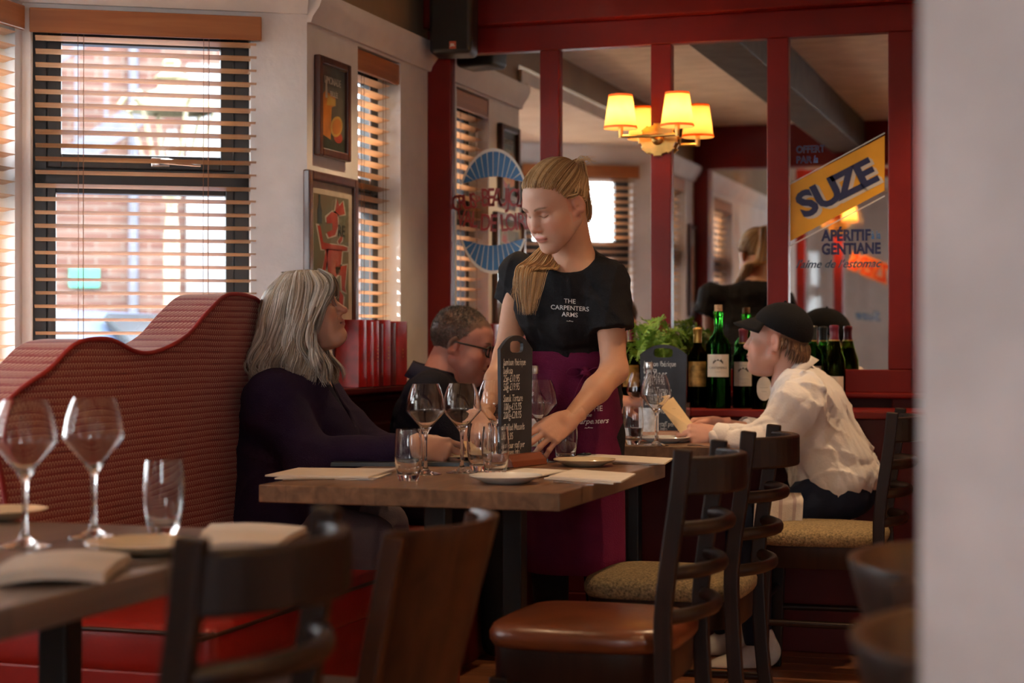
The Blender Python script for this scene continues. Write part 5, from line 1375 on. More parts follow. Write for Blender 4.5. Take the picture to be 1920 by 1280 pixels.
# ------------------------------------------------------------------ smooth-blend solid modelling for figures
class SDF:
    def __init__(s, lo, hi, h):
        s.lo = np.array(lo, float); s.h = h
        s.n = np.ceil((np.array(hi)-s.lo)/h).astype(int)+1
        s.ax = [s.lo[i]+h*np.arange(s.n[i]) for i in range(3)]
        s.F = np.full(tuple(s.n), 0.5, np.float32)
    def _sub(s, lo, hi):
        a = np.clip(np.floor((np.array(lo)-s.lo)/s.h).astype(int), 0, s.n); b = np.clip(np.ceil((np.array(hi)-s.lo)/s.h).astype(int)+1, 0, s.n)
        if np.any(b <= a): return None, None
        sl = tuple(slice(a[i], b[i]) for i in range(3))
        g = [s.ax[i][sl[i]].astype(np.float32) for i in range(3)]
        return sl, (g[0][:,None,None], g[1][None,:,None], g[2][None,None,:])
    def _mix(s, sl, d, k, op):
        f = s.F[sl]
        if op == 'add':
            if k <= 0: s.F[sl] = np.minimum(f, d)
            else:
                h = np.maximum(k-np.abs(f-d), 0)/k; s.F[sl] = np.minimum(f, d)-h*h*k*0.25
        else:
            d = -d
            if k <= 0: s.F[sl] = np.maximum(f, d)
            else:
                h = np.maximum(k-np.abs(f-d), 0)/k; s.F[sl] = np.maximum(f, d)+h*h*k*0.25
    def cap(s, a, b, ra, rb, k=0.02, op='add', flat=False):
        a, b = np.array(a, float), np.array(b, float); R = max(ra, rb)+k+3*s.h
        sl, g = s._sub(np.minimum(a,b)-R, np.maximum(a,b)+R)
        if sl is None: return s
        ba = b-a; L2 = float(ba@ba)+1e-12
        px, py, pz = g[0]-a[0], g[1]-a[1], g[2]-a[2]
        t = (px*ba[0]+py*ba[1]+pz*ba[2])/L2
        tc = np.clip(t, 0, 1)
        d = np.sqrt((px-tc*ba[0])**2+(py-tc*ba[1])**2+(pz-tc*ba[2])**2)-(ra+(rb-ra)*tc)
        if flat: d = np.maximum(d, (t-1)*math.sqrt(L2))
        s._mix(sl, d, k, op); return s
    def ell(s, c, r, R=None, k=0.02, op='add'):
        c = np.array(c, float); r = np.array(r, float); m = float(r.max())+k+3*s.h
        sl, g = s._sub(c-m, c+m)
        if sl is None: return s
        p = [g[0]-c[0], g[1]-c[1], g[2]-c[2]]
        if R is not None:
            R = np.array(R, float)   # columns = axes
            p = [p[0]*R[0,i]+p[1]*R[1,i]+p[2]*R[2,i] for i in range(3)]
        k0 = np.sqrt((p[0]/r[0])**2+(p[1]/r[1])**2+(p[2]/r[2])**2)
        k1 = np.sqrt((p[0]/r[0]**2)**2+(p[1]/r[1]**2)**2+(p[2]/r[2]**2)**2)+1e-9
        d = k0*(k0-1)/k1
        s._mix(sl, d, k, op); return s
    def plane(s, c, n, k=0.0):
        """cut away everything on the side the normal points to"""
        n = np.array(n, float); n /= np.linalg.norm(n)
        d = (s.ax[0][:,None,None]-c[0])*n[0]+(s.ax[1][None,:,None]-c[1])*n[1]+(s.ax[2][None,None,:]-c[2])*n[2]
        s.F = np.maximum(s.F, d.astype(np.float32)); return s
    def displace(s, fn):
        near = np.abs(s.F) < 0.05
        I = np.argwhere(near)
        P = s.lo+I*s.h
        s.F[near] += fn(P).astype(np.float32); return s
    def mesh(s):
        F = s.F; ins = F < 0
        n = F.shape
        def corner(dx,dy,dz, A): return A[dx:n[0]-1+dx, dy:n[1]-1+dy, dz:n[2]-1+dz]
        cnt = np.zeros((n[0]-1,n[1]-1,n[2]-1), np.int8)
        for dx in (0,1):
            for dy in (0,1):
                for dz in (0,1): cnt += corner(dx,dy,dz,ins)
        act = (cnt > 0) & (cnt < 8)
        idx = np.argwhere(act); m = len(idx)
        acc = np.zeros((m,3)); c = np.zeros(m)
        V = {}
        for dx in (0,1):
            for dy in (0,1):
                for dz in (0,1): V[dx,dy,dz] = F[idx[:,0]+dx, idx[:,1]+dy, idx[:,2]+dz].astype(float)
        for axis in range(3):
            for u in (0,1):
                for v in (0,1):
                    p0 = [0,0,0]; o = [i for i in range(3) if i != axis]; p0[o[0]] = u; p0[o[1]] = v; p1 = list(p0); p1[axis] = 1
                    a, b = V[tuple(p0)], V[tuple(p1)]; cr = (a < 0) != (b < 0)
                    t = np.where(cr, a/np.where(a-b == 0, 1e-9, a-b), 0)
                    q = np.tile(np.array(p0, float), (m,1)); q[:,axis] = t
                    acc[cr] += q[cr]; c[cr] += 1
        verts = s.lo+(idx+acc/c[:,None])*s.h
        vid = np.full(act.shape, -1, np.int64); vid[act] = np.arange(m)
        faces = []
        for axis in range(3):
            sl0 = [slice(None)]*3; sl1 = [slice(None)]*3; sl0[axis] = slice(0,-1); sl1[axis] = slice(1,None)
            A, B = ins[tuple(sl0)], ins[tuple(sl1)]
            o = [i for i in range(3) if i != axis]
            for flip in (False, True):
                E = np.argwhere((A & ~B) if not flip else (~A & B))
                ok = (E[:,o[0]] > 0) & (E[:,o[1]] > 0) & (E[:,o[0]] < n[o[0]]-1) & (E[:,o[1]] < n[o[1]]-1)
                E = E[ok]
                def g(du, dv):
                    q = E.copy(); q[:,o[0]] += du; q[:,o[1]] += dv
                    return vid[q[:,0],q[:,1],q[:,2]]
                Q = np.stack([g(-1,-1), g(0,-1), g(0,0), g(-1,0)], 1)
                if (axis == 1) != flip: Q = Q[:, ::-1]
                faces.append(Q)
        faces = np.concatenate(faces) if faces else np.zeros((0,4), int)
        faces = faces[(faces >= 0).all(1)]
        return verts, faces

def np_mesh(name, pieces, m, smooth=True):
    """pieces: list of (verts Nx3, faces (tuple of arrays), colours Nx3 or None) joined to one mesh"""
    me = bpy.data.meshes.new(name)
    Vs, Fs, Cs, off = [], [], [], 0
    for v, f, c in pieces:
        Vs.append(v); Fs.append(f+off); off += len(v); Cs.append(c if c is not None else np.ones((len(v),3))*0.5)
    V = np.concatenate(Vs); F = np.concatenate(Fs); C = np.concatenate(Cs)
    nf = len(F); w = F.shape[1]
    me.vertices.add(len(V)); me.vertices.foreach_set('co', V.astype(np.float32).ravel())
    me.loops.add(nf*w); me.loops.foreach_set('vertex_index', F.astype(np.int32).ravel())
    me.polygons.add(nf); me.polygons.foreach_set('loop_start', np.arange(0, nf*w, w, dtype=np.int32))
    me.update(calc_edges=True)
    ca = me.color_attributes.new('col', 'FLOAT_COLOR', 'POINT')
    ca.data.foreach_set('color', np.concatenate([C, np.ones((len(C),1))], 1).astype(np.float32).ravel())
    if smooth: me.polygons.foreach_set('use_smooth', np.ones(nf, bool))
    me.materials.append(m); me.validate(); me.update()
    return me
def xf(M, v):
    A = np.array(M)
    return v @ A[:3,:3].T + A[:3,3]
def basis(o, right, fwd, scale=1.0):
    """local X=right, Y=fwd, Z=up matrix"""
    y = Vector(fwd).normalized(); x = Vector(right); x = (x-y*x.dot(y)).normalized(); z = x.cross(y)
    return Matrix(((x.x*scale,y.x*scale,z.x*scale,o[0]),(x.y*scale,y.y*scale,z.y*scale,o[1]),(x.z*scale,y.z*scale,z.z*scale,o[2]),(0,0,0,1)))
def head_matrix(pos, yaw_deg, pitch_deg, roll_deg=0.0, scale=1.0):
    return Matrix.Translation(pos) @ Matrix.Rotation(math.radians(yaw_deg-90), 4, 'Z') @ Matrix.Rotation(math.radians(pitch_deg), 4, 'X') @ Matrix.Rotation(math.radians(roll_deg), 4, 'Y') @ Matrix.Scale(scale, 4)

def make_head(skin, lip, brow, hairc, female=True, old=0.0, nose=1.0, open_eyes=True, h=0.0024, hairfn=None, neck=True):
    s = SDF((-0.105,-0.135,-0.20), (0.105,0.15,0.14), h)
    fx = 0.94 if female else 1.0
    s.ell((0,-0.014,0.032), (0.075*fx,0.094,0.084), k=0.01)
    s.ell((0,0.030,-0.018), (0.0635*fx,0.064,0.085), k=0.03)
    s.ell((0,0.036,0.046), (0.058*fx,0.052,0.045), k=0.03)                      # forehead
    jw = 0.050*fx if female else 0.056
    for q in (-1,1):
        s.cap((q*jw,-0.004,-0.055),(q*0.017,0.068,-0.100),0.020,0.017,0.03)          # jaw line
        s.ell((q*0.040*fx,0.058,-0.030),(0.026,0.026,0.024),k=0.022)                # cheekbone
        s.ell((q*0.036*fx,0.055,-0.062),(0.024,0.026,0.028),k=0.025)
    s.ell((0,0.076,-0.099),(0.021,0.019,0.017),k=0.022)                          # chin
    s.cap((-0.034,0.075,0.019),(0.034,0.075,0.019),0.013,0.013,0.02)              # brow ridge
    s.ell((0,0.079,-0.058),(0.029,0.018,0.022),k=0.018)                         # muzzle
    for q in (-1,1):
        s.ell((q*0.031*fx,0.094,0.000),(0.019,0.016,0.012),k=0.014,op='sub')         # socket
        s.ell((q*0.0305*fx,0.0715,-0.001),(0.0145,0.0125,0.0115),k=0.004)
    s.cap((0,0.084,0.012),(0,0.098,-0.018),0.0075,0.0085,0.014)                   # nose
    s.cap((0,0.096,-0.014),(0,0.0985+0.011*nose,-0.034),0.0085,0.0108,0.010)
    for q in (-1,1): s.ell((q*0.0115,0.0955,-0.0385),(0.0082,0.0105,0.0075),k=0.006)
    for q in (-1,1): s.ell((q*0.0065,0.101,-0.0465),(0.0036,0.0048,0.0035),k=0.003,op='sub')
    s.ell((0,0.0945,-0.0622),(0.0215,0.0085,0.0052),k=0.006)                     # lips
    s.ell((0,0.0925,-0.0718),(0.0180,0.0090,0.0062),k=0.006)
    s.cap((-0.022,0.092,-0.0672),(0.022,0.092,-0.0672),0.0016,0.0016,0.004,op='sub')
    for q in (-1,1):
        R = np.array(Matrix.Rotation(q*0.35,3,'Z') @ Matrix.Rotation(-0.18,3,'X'))
        s.ell((q*0.0790*fx,-0.014,-0.008),(0.0085,0.0185,0.031),R,k=0.004)           # ear
        s.ell((q*0.0705*fx,-0.002,-0.030),(0.0065,0.010,0.010),R,k=0.006)
        s.ell((q*0.0880*fx,-0.0105,-0.006),(0.0055,0.0105,0.020),R,k=0.004,op='sub')
        s.ell((q*0.0865*fx,-0.005,-0.016),(0.008,0.0065,0.007),R,k=0.004,op='sub')
    if neck: s.cap((0,-0.022,-0.06),(0,-0.040,-0.20),0.052*fx if female else 0.060,0.056*fx if female else 0.068,0.03)
    if old:
        for q in (-1,1):
            s.cap((q*0.021,0.091,-0.044),(q*0.033,0.082,-0.064),0.0018,0.0010,0.008,op='sub')
        s.ell((0,0.034,-0.110),(0.036,0.035,0.018),k=0.03)
    v, f = s.mesh()
    C = np.tile(np.array(skin), (len(v),1))
    x, y, z = v[:,0], v[:,1], v[:,2]; ax = np.abs(x)
    def mixc(mask, c): 
        C[:] = C*(1-mask[:,None])+np.array(c)*mask[:,None]
    sm = lambda d, w: np.clip(0.5-d/w, 0, 1)
    pink = np.array(skin)*np.array((1.10,0.80,0.74))
    mixc(0.55*sm(np.hypot(ax-0.044, (z+0.035)*1.1)-0.022, 0.02)*(y>0.02), pink)
    mixc(0.5*sm(np.hypot(ax*0.9, (z+0.036))-0.014, 0.01)*(y>0.085), pink)
    mixc(0.6*((ax>0.068*fx)&(y<0.02)&(z<0.03)&(z>-0.05)).astype(float), pink)
    lipm = sm(np.sqrt((x/0.0225)**2+((z+0.0665)/0.0112)**2)-1, 0.25)*(y>0.078)
    mixc(0.9*lipm, lip)
    mixc(0.8*sm(np.abs(z+0.0672)-0.0012, 0.002)*(ax<0.021)*(y>0.075), np.array(lip)*0.35)
    # brows, lashes, eyes
    bz = 0.0195+0.006*np.clip(1-((ax-0.036)/0.022)**2,-1,1)*0.8
    mixc(0.85*sm(np.abs(z-bz)-0.0030*np.clip(1.4-(ax-0.012)/0.045,0.3,1), 0.003)*sm(np.abs(ax-0.031)-0.0185,0.005)*(y>0.045), brow)
    ex = (ax-0.0305*fx)
    if open_eyes:
        eye = sm((ex/0.0135)**2+((z+0.001)/0.0052)**2-1, 0.5)*(y>0.06)
        mixc(eye, (0.55,0.52,0.50))
        mixc(eye*sm(np.hypot(ex,z+0.001)-0.0055,0.002), (0.05,0.04,0.035))
        mixc(0.8*sm(np.abs(z-(0.0052-0.0052*(ex/0.0145)**2))-0.0010,0.002)*sm(np.abs(ex)-0.0145,0.003)*(y>0.06), (0.03,0.02,0.015))
    else:
        mixc(0.30*sm(np.hypot(ex/1.2,z-0.001)-0.012,0.005)*(y>0.06), np.array(skin)*np.array((0.75,0.55,0.5)))
        lz = -0.0068+0.0050*(ex/0.0145)**2
        mixc(0.9*sm(np.abs(z-lz)-0.0011,0.002)*sm(np.abs(ex)-0.0150,0.003)*(y>0.055), (0.035,0.018,0.012))
    if hairfn is not None:
        hm = hairfn(x,y,z); mixc(hm, hairc)
    return v, f, C

def make_hand(side, curls, spread=(8,2,-4,-11), thumb=0.0, skin=(0.5,0.3,0.22), h=0.0021, scale=1.0, thumb_tuck=0.0):
    """local: wrist at origin, fingers +X, palm faces -Z, thumb +Y for a right hand. curls: 4 x (mcp,pip,dip) degrees"""
    s = SDF((-0.045,-0.10,-0.13), (0.215,0.12,0.075), h)
    mc = [(0.088,0.027,0.0),(0.092,0.007,0.003),(0.087,-0.013,0.001),(0.078,-0.031,-0.003)]
    ln = [(0.043,0.026,0.021),(0.047,0.030,0.022),(0.044,0.028,0.022),(0.034,0.021,0.019)]
    rd = [0.0092,0.0095,0.0090,0.0080]
    for i, m in enumerate(mc): s.cap((0.005,0.016-0.010*i,0.0),m,0.0175,0.0120,0.012)
    s.ell((0.040,0.022,-0.010),(0.034,0.020,0.016),k=0.015); s.ell((0.040,-0.018,-0.009),(0.036,0.015,0.014),k=0.015)
    s.cap((-0.045,0,0),(0.012,0,0),0.0255,0.023,0.015)
    tips = []
    for i, m in enumerate(mc):
        p = np.array(m); a = 0.0; sp = math.radians(spread[i])
        for j, (L, c) in enumerate(zip(ln[i], curls[i])):
            a += math.radians(c)
            d = np.array((math.cos(a)*math.cos(sp), math.cos(a)*math.sin(sp), -math.sin(a)))
            q = p+d*L; r0 = rd[i]*(1-0.07*j); s.cap(p,q,r0*1.04,r0*0.93,0.0045); p = q
            tips.append((q, d, rd[i]))
    t0 = np.array((0.020,0.024,-0.006)); tt = thumb_tuck
    t1 = np.array((0.052,0.050-0.016*tt,-0.016-0.012*tt)); t2 = np.array((0.080,0.060-0.026*tt,-0.022-0.022*tt)); t3 = np.array((0.104,0.064-0.040*tt,-0.024-0.028*tt))
    s.cap(t0,t1,0.0165,0.0128,0.012); s.cap(t1,t2,0.0122,0.0108,0.006); s.cap(t2,t3,0.0108,0.0086,0.005)
    v, f = s.mesh()
    C = np.tile(np.array(skin), (len(v),1))
    for q, d, r in tips[2::3]+[(t3, (t3-t2)/np.linalg.norm(t3-t2), 0.009)]:
        dist = np.linalg.norm(v-q, axis=1); mk = np.clip(1.6-dist/(r*1.5), 0, 1)[:,None]*0.5
        C = C*(1-mk)+np.array(skin)*np.array((1.12,0.80,0.76))*mk
    # knuckle tint
    for q, d, r in tips:
        dist = np.linalg.norm(v-q, axis=1); mk = np.clip(1.2-dist/(r*1.2), 0, 1)[:,None]*0.18
        C = C*(1-mk)+np.array(skin)*np.array((0.95,0.72,0.66))*mk
    if side == 'L':
        v = v*np.array((1,-1,1)); f = f[:, ::-1]
    return v*scale, f, C
def hand_matrix(wrist, fingers, palm):
    """fingers: direction of the fingers; palm: direction the palm faces"""
    x = Vector(fingers).normalized(); z = -Vector(palm); z = (z-x*z.dot(x)).normalized(); y = z.cross(x)
    return Matrix(((x.x,y.x,z.x,wrist[0]),(x.y,y.y,z.y,wrist[1]),(x.z,y.z,z.z,wrist[2]),(0,0,0,1)))

def strands(paths, radii, cols, n=5):
    """thin tapered hair strands; paths: list of Kx3 arrays"""
    V, F, C, off = [], [], [], 0
    ang = 2*PI*np.arange(n)/n
    for P, r, c in zip(paths, radii, cols):
        P = np.asarray(P); K = len(P)
        T = np.gradient(P, axis=0); T /= np.linalg.norm(T,axis=1)[:,None]+1e-9
        ref = np.array((0.31,0.52,0.79)); U = ref-T*(T@ref)[:,None]; U /= np.linalg.norm(U,axis=1)[:,None]+1e-9; Wv = np.cross(T,U)
        t = np.linspace(0,1,K); rr = r*np.clip(np.minimum(1, 0.5+3*t)*np.minimum(1.0, 0.12+2.4*(1-t)), 0.08, 1)
        ring = P[:,None,:]+rr[:,None,None]*(np.cos(ang)[None,:,None]*U[:,None,:]+np.sin(ang)[None,:,None]*Wv[:,None,:])
        V.append(ring.reshape(-1,3)); C.append(np.tile(np.asarray(c),(K*n,1)))
        k = np.arange(K-1)[:,None]; j = np.arange(n)[None,:]; j2 = (j+1)%n
        F.append(np.stack([off+k*n+j, off+k*n+j2, off+(k+1)*n+j2, off+(k+1)*n+j], -1).reshape(-1,4)); off += K*n
    return np.concatenate(V), np.concatenate(F), np.concatenate(C)
def cr(P, n=8):
    return np.array([list(p) for p in smoothpath([Vector(p) for p in P], n)])

def figure(name, loc, label):
    return empty(name, loc, label=label, cat='person')
def attach(root, name, me):
    o = bpy.data.objects.new(name, me); link(o, root)
    me.transform(Matrix.Translation(-Vector(root.location)))
    return o
M_skin = attrmat('skin', rough=0.48, sss=0.12, bump=0.10, bscale=260, var=0.07, vscale=40, spec=0.4)
M_hair = attrmat('hair', rough=0.42, var=0.10, vscale=60, spec=0.5)
def cloth(name, c, rough=0.85, bump=0.35, bscale=240, sheen=0.0, var=0.12, scale=8):
    return mat(name, c, rough=rough, var=var, scale=scale, bump=bump, bscale=bscale, sheen=sheen, spec=0.15)
def wrinkles(amp, freq, seed, direction=None, sharp=2.0):
    r = np.random.default_rng(seed); K = []
    for i in range(7):
        d = r.normal(size=3); 
        if direction is not None: d = d*0.45+np.array(direction)*r.choice((-1,1))
        K.append((d/np.linalg.norm(d)*freq*r.uniform(0.6,1.6), r.uniform(0,6.3), r.uniform(0.4,1)))
    def fn(P):
        o = 0
        for i, (k, ph, w) in enumerate(K):
            mod = np.sin(P@(K[(i+1)%7][0]*0.31)+ph*1.7)
            o = o+w*mod*(1-np.abs(np.sin(P@k+ph+0.8*np.sin(P@K[(i+2)%7][0]*0.4))))**sharp
        return -amp*o
    return fn
# ------------------------------------------------------------------ people
A_ = lambda v: np.array([v[0], v[1], v[2]], float)
def VV(px, py, d): return A_(W(px, py, d))
def fdir(deg): return np.array((math.cos(math.radians(deg)), math.sin(math.radians(deg)), 0.0))
def axes(fdeg, up):
    up = np.array(up, float); up /= np.linalg.norm(up); f = fdir(fdeg); r = np.array((f[1], -f[0], 0)); 
    f2 = np.cross(up, r); f2 /= np.linalg.norm(f2); r = np.cross(f2, up)
    return r, f2, up, np.stack([r, f2, up], 1)
def grid_for(pts, pad, h):
    P = np.array(pts); return SDF(P.min(0)-pad, P.max(0)+pad, h)
from mathutils.bvhtree import BVHTree
def bvh_of(me):
    return BVHTree.FromPolygons([v.co[:] for v in me.vertices], [p.vertices[:] for p in me.polygons])
def project_text(txt, o, xd, yd, dr, bvh, size, m, root, name, off=0.0012, **kw):
    """lettering laid onto a curved garment: cast each vertex along dr onto the surface"""
    me = text_mesh(txt, size=size, extrude=0.0, **kw).copy(); me.materials.clear(); me.materials.append(m)
    bm = bmesh.new(); bm.from_mesh(me); bmesh.ops.triangulate(bm, faces=bm.faces); bmesh.ops.subdivide_edges(bm, edges=[e for e in bm.edges if e.calc_length() > size*0.25], cuts=1); bm.to_mesh(me); bm.free()
    o = Vector(o); xd = Vector(xd).normalized(); yd = Vector(yd).normalized(); dr = Vector(dr).normalized()
    for v in me.vertices:
        p = o+xd*v.co.x+yd*v.co.y
        hit, nrm, i, dist = bvh.ray_cast(p-dr*0.25, dr, 0.6)
        v.co = (hit-dr*off) if hit else p
    return attach(root, name, me)

M_shirtprint = mat('white_shirt_print', (0.66,0.66,0.66), rough=0.8)
# ================================================================== waitress
def waitress():
    skin = (0.56,0.325,0.235)
    T = -109
    hairline = lambda a: np.interp(a,[0,0.5,0.95,1.25,1.5,1.9,2.4,PI],[0.078,0.074,0.056,0.020,0.030,-0.020,-0.045,-0.055])
    hip, waist, chest, neckb = VV(1078,800,5.32), VV(1072,672,5.29), VV(1060,578,5.21), VV(1074,486,5.15)
    shL, shR = VV(1138,527,5.11), VV(978,512,5.31)
    root = figure('person', (hip[0], hip[1], 0), 'person in black t-shirt and burgundy apron standing and leaning over the centre table')
    r, f, u, R = axes(T, neckb-waist); r0, f0, u0, R0 = axes(T, (0,0,1))
    slL, slR = VV(1148,618,5.08), VV(962,566,5.33)
    elL, wrL = VV(1152,694,5.07), VV(1068,786,4.93)
    elR, wrR = VV(950,668,5.24), VV(905,782,5.02)
    HM = head_matrix(W(1043,381,5.07), -122, -27, -3, 1.02)
    jaw = xf(HM, np.array([[0,-0.03,-0.04],[0,-0.01,-0.075]]))
    b = grid_for([neckb,shL,shR,elL,wrL,elR,wrR,jaw[0],waist], 0.13, 0.004)
    b.ell(chest,(0.135,0.085,0.15),R,k=0.02); b.ell(waist,(0.115,0.08,0.12),R,k=0.05)
    b.cap(neckb-u*0.03,shL,0.05,0.045,0.05); b.cap(neckb-u*0.03,shR,0.05,0.045,0.05)
    b.cap(jaw[0],neckb-u*0.02+f*0.0,0.045,0.046,0.03); b.cap(jaw[0],neckb-u*0.05-f*0.02,0.044,0.062,0.03)
    for q in (-1,1):   # collar bones and neck tendons
        b.cap(neckb+f*0.055+r*q*0.018-u*0.035, neckb+f*0.035+r*q*0.10-u*0.012, 0.008,0.007,0.02)
        b.cap(jaw[0]+r*q*0.035, neckb+f*0.052+r*q*0.012-u*0.03, 0.012,0.008,0.02)
    b.cap(shL,elL,0.046,0.037,0.03); b.cap(elL,elL*0.6+wrL*0.4,0.039,0.036,0.02); b.cap(elL*0.6+wrL*0.4,wrL,0.036,0.0245,0.02)
    b.cap(shR,elR,0.046,0.037,0.03); b.cap(elR,elR*0.6+wrR*0.4,0.039,0.036,0.02); b.cap(elR*0.6+wrR*0.4,wrR,0.036,0.0245,0.02)
    bv, bf = b.mesh(); bc = np.tile(np.array((0.55,0.29,0.18)),(len(bv),1))  # arm skin tinted more orange, warm lamplight put into its colour
    hv, hf, hc = make_head(skin, (0.52,0.20,0.17), (0.16,0.085,0.045), (0.30,0.17,0.07), True, 0, 0.75, False, h=0.0021, neck=False,
                           hairfn=lambda x,y,z: np.clip((z-hairline(np.abs(np.arctan2(x,y+0.014))))/0.006, 0, 1)*((np.abs(x)<0.073)|(z>0.03)))
    cl = ((14,22,12),(18,26,14),(22,30,16),(26,34,18))
    lv, lf, lc = make_hand('L', cl, skin=(0.60,0.31,0.20), scale=0.95, spread=(10,3,-5,-14), thumb_tuck=0.5)
    dl = VV(1013,822,4.88)-wrL
    ML = hand_matrix(wrL, dl, A_(room(0.25,1.0))+np.array((0,0,-0.25)))
    rv, rf_, rc = make_hand('R', ((25,35,20),)*4, skin=(0.60,0.33,0.23), scale=0.95, thumb_tuck=0.4)
    MR = hand_matrix(wrR, VV(885,838,4.92)-wrR, (0,-0.2,-1))
    me = np_mesh('body', [(bv,bf,bc),(xf(HM,hv),hf,hc),(xf(ML,lv),lf,lc),(xf(MR,rv),rf_,rc)], M_skin)
    attach(root, 'body', me)
    # t-shirt
    M_tee = cloth('black_cotton', (0.012,0.011,0.013), rough=0.82, bump=0.25)
    t = grid_for([hip,waist,neckb,shL,shR,slL,slR], 0.16, 0.0045)
    t.ell(chest,(0.150,0.099,0.165),R,k=0.03); t.ell(waist,(0.136,0.098,0.14),R,k=0.06); t.ell(hip+np.array((0,0,0.08)),(0.15,0.115,0.16),R0,k=0.06)
    for q in (-1,1): t.ell(chest+f*0.058+r*q*0.062-u*0.004,(0.064,0.050,0.062),R,k=0.05)
    t.cap(neckb-u*0.045,shL,0.055,0.056,0.06); t.cap(neckb-u*0.045,shR,0.055,0.056,0.06)
    t.ell(neckb-u*0.05-f*0.03,(0.10,0.07,0.06),R,k=0.05)
    t.cap(shL,slL,0.058,0.064,0.03,flat=True); t.cap(shR,slR,0.058,0.063,0.03,flat=True)
    t.displace(wrinkles(0.0075,22,5,(0.5,0.2,0.7),3.0)); t.displace(wrinkles(0.003,45,6))
    t.ell(neckb+u*0.028+f*0.022,(0.080,0.072,0.058),R,k=0.008,op='sub')
    t.cap(neckb-u*0.02,neckb+u*0.2,0.062,0.062,0.01,op='sub')
    tv, tf = t.mesh(); tm = np_mesh('t_shirt', [(tv,tf,None)], M_tee); tb = bvh_of(tm); attach(root, 't_shirt', tm)
    # neck ribbing
    pts = []
    for k in range(37):
        a = 2*PI*k/36; p = neckb+u*0.0+f*0.012+(r*math.cos(a)*0.074+f*math.sin(a)*0.068)-u*(0.012+0.018*math.sin(a))
        pts.append(p)
    dr = -A_(room(0,-1)); 
    for k,(tx,dy,sz_) in enumerate((('THE',0.020,0.0185),('CARPENTERS',0.0,0.0185),('ARMS',-0.019,0.0185),('~•~',-0.037,0.013))):
        project_text(tx, Vector(VV(1068,578,5.1))+Vector((0,0,dy)), A_(room(1,0))-np.array((0,0,0.07)), (0,0,1), A_(room(0.0,1)), tb, sz_, M_shirtprint, root, 'shirt_print', bold=0.0001)
    # apron
    M_apron = cloth('burgundy_apron_cloth', (0.13,0.010,0.045), rough=0.8, bump=0.3, var=0.2, scale=5)
    mb = MB(); rings = []; inner = []
    n = 72
    def ring(z, c, a, bb, fold):
        pr = []
        for k in range(n):
            t_ = 2*PI*k/n; fr = max(0,math.sin(t_))
            w = 1+fold*(0.35+0.65*fr)*(0.5*math.sin(7*t_+1.3+z*3)+0.35*math.sin(13*t_+z*5)+0.2*math.sin(3*t_))
            p = c+r0*(a*w*math.cos(t_))+f0*(bb*w*math.sin(t_)); pr.append((p[0],p[1],z))
        return pr
    for i in range(15):
        q = i/14; z = 1.052+(0.40-1.052)*q
        c = waist*(1-min(1,q*2.6))+hip*min(1,q*2.6)+f0*0.012
        a = 0.140+0.020*min(1,q*3)+0.006*q; bb = 0.108+0.026*min(1,q*3)+0.015*q
        rings.append(ring(z,c,a,bb,0.0+0.055*max(0,q-0.12)))
    mb.loft(rings, cap=False); ao = mb.mesh('apron', M_apron, smooth=180)
    sol = bpy.data.objects.new('apron', ao); ab = bvh_of(ao); 
    bm2 = bmesh.new(); bm2.from_mesh(ao); bmesh.ops.solidify(bm2, geom=bm2.faces[:], thickness=0.003); bm2.to_mesh(ao); bm2.free(); ao.shade_smooth()
    apo = attach(root, 'apron', ao)
    wb2 = MB(); rr = [ring(1.058,waist+f0*0.012,0.143,0.111,0),ring(1.054,waist+f0*0.012,0.1455,0.1135,0),ring(1.005,waist+f0*0.012+(hip-waist)*0.25*np.array((1,1,0)),0.1485,0.1175,0),ring(1.001,waist+f0*0.012+(hip-waist)*0.25*np.array((1,1,0)),0.146,0.115,0)]
    wb2.loft(rr, cap=False); wm = wb2.mesh('waistband', M_apron, smooth=180); attach(root,'apron_waistband',wm)
    kn = VV(1098,697,5.14); 
    hit,_,_,_ = ab.ray_cast(Vector(kn)-Vector(A_(room(0,1)))*0.4, Vector(A_(room(0,1))), 1.0)
    if hit: kn = A_(hit)-A_(room(0,1))*0.010
    cr_, cd = A_(room(1,0)), A_(room(0,-1)); uz = np.array((0,0,1.0))
    def ribbonpts(L): return [tuple(kn+cr_*a+uz*b_+cd*c_) for a,b_,c_ in L]
    tie = MB(); tie.sphere(tuple(kn+cd*0.004), 0.016, sc=(1.1,1,1)); tm_ = tie.mesh('apron_knot', M_apron, smooth=180); attach(root,'apron_knot',tm_)
    for L in ([(0,0,0.002),(0.03,0.012,0.012),(0.065,0.008,0.008),(0.075,-0.012,0.004),(0.045,-0.016,0.008),(0.0,0,0.002)],
              [(0,0,0.002),(-0.02,0.012,0.010),(-0.045,0.010,0.010),(-0.055,-0.008,0.006),(-0.03,-0.014,0.008),(0,0,0.002)],
              [(0,0,0.002),(0.012,-0.05,0.012),(0.028,-0.10,0.012),(0.026,-0.15,0.010)],
              [(0,0,0.002),(-0.020,-0.04,0.012),(-0.036,-0.085,0.010),(-0.046,-0.12,0.008)]):
        m_ = MB().ribbon(smoothpath(ribbonpts(L),6), 0.024, 0.0025, up=tuple(cd)).mesh('apron_tie', M_apron, smooth=50); attach(root,'apron_tie',m_)
    for k,(tx,px,py,sz_,sh) in enumerate((('THE',1121,769,0.022,0),('the',1106,781,0.015,0.3),('Carpenters',1112,793,0.022,0.35),('~•~',1107,805,0.016,0))):
        project_text(tx, VV(px,py,5.05), A_(room(1,0))+np.array((0,0,0.03)), (0,0,1), A_(room(0,1)), ab, sz_, M_shirtprint, root, 'apron_print', bold=0.0002, shear=sh, off=0.004)
    # legs and shoes
    M_trs = cloth('black_trousers', (0.010,0.010,0.012))
    g = grid_for([hip, (hip[0],hip[1],0.05)], 0.24, 0.009)
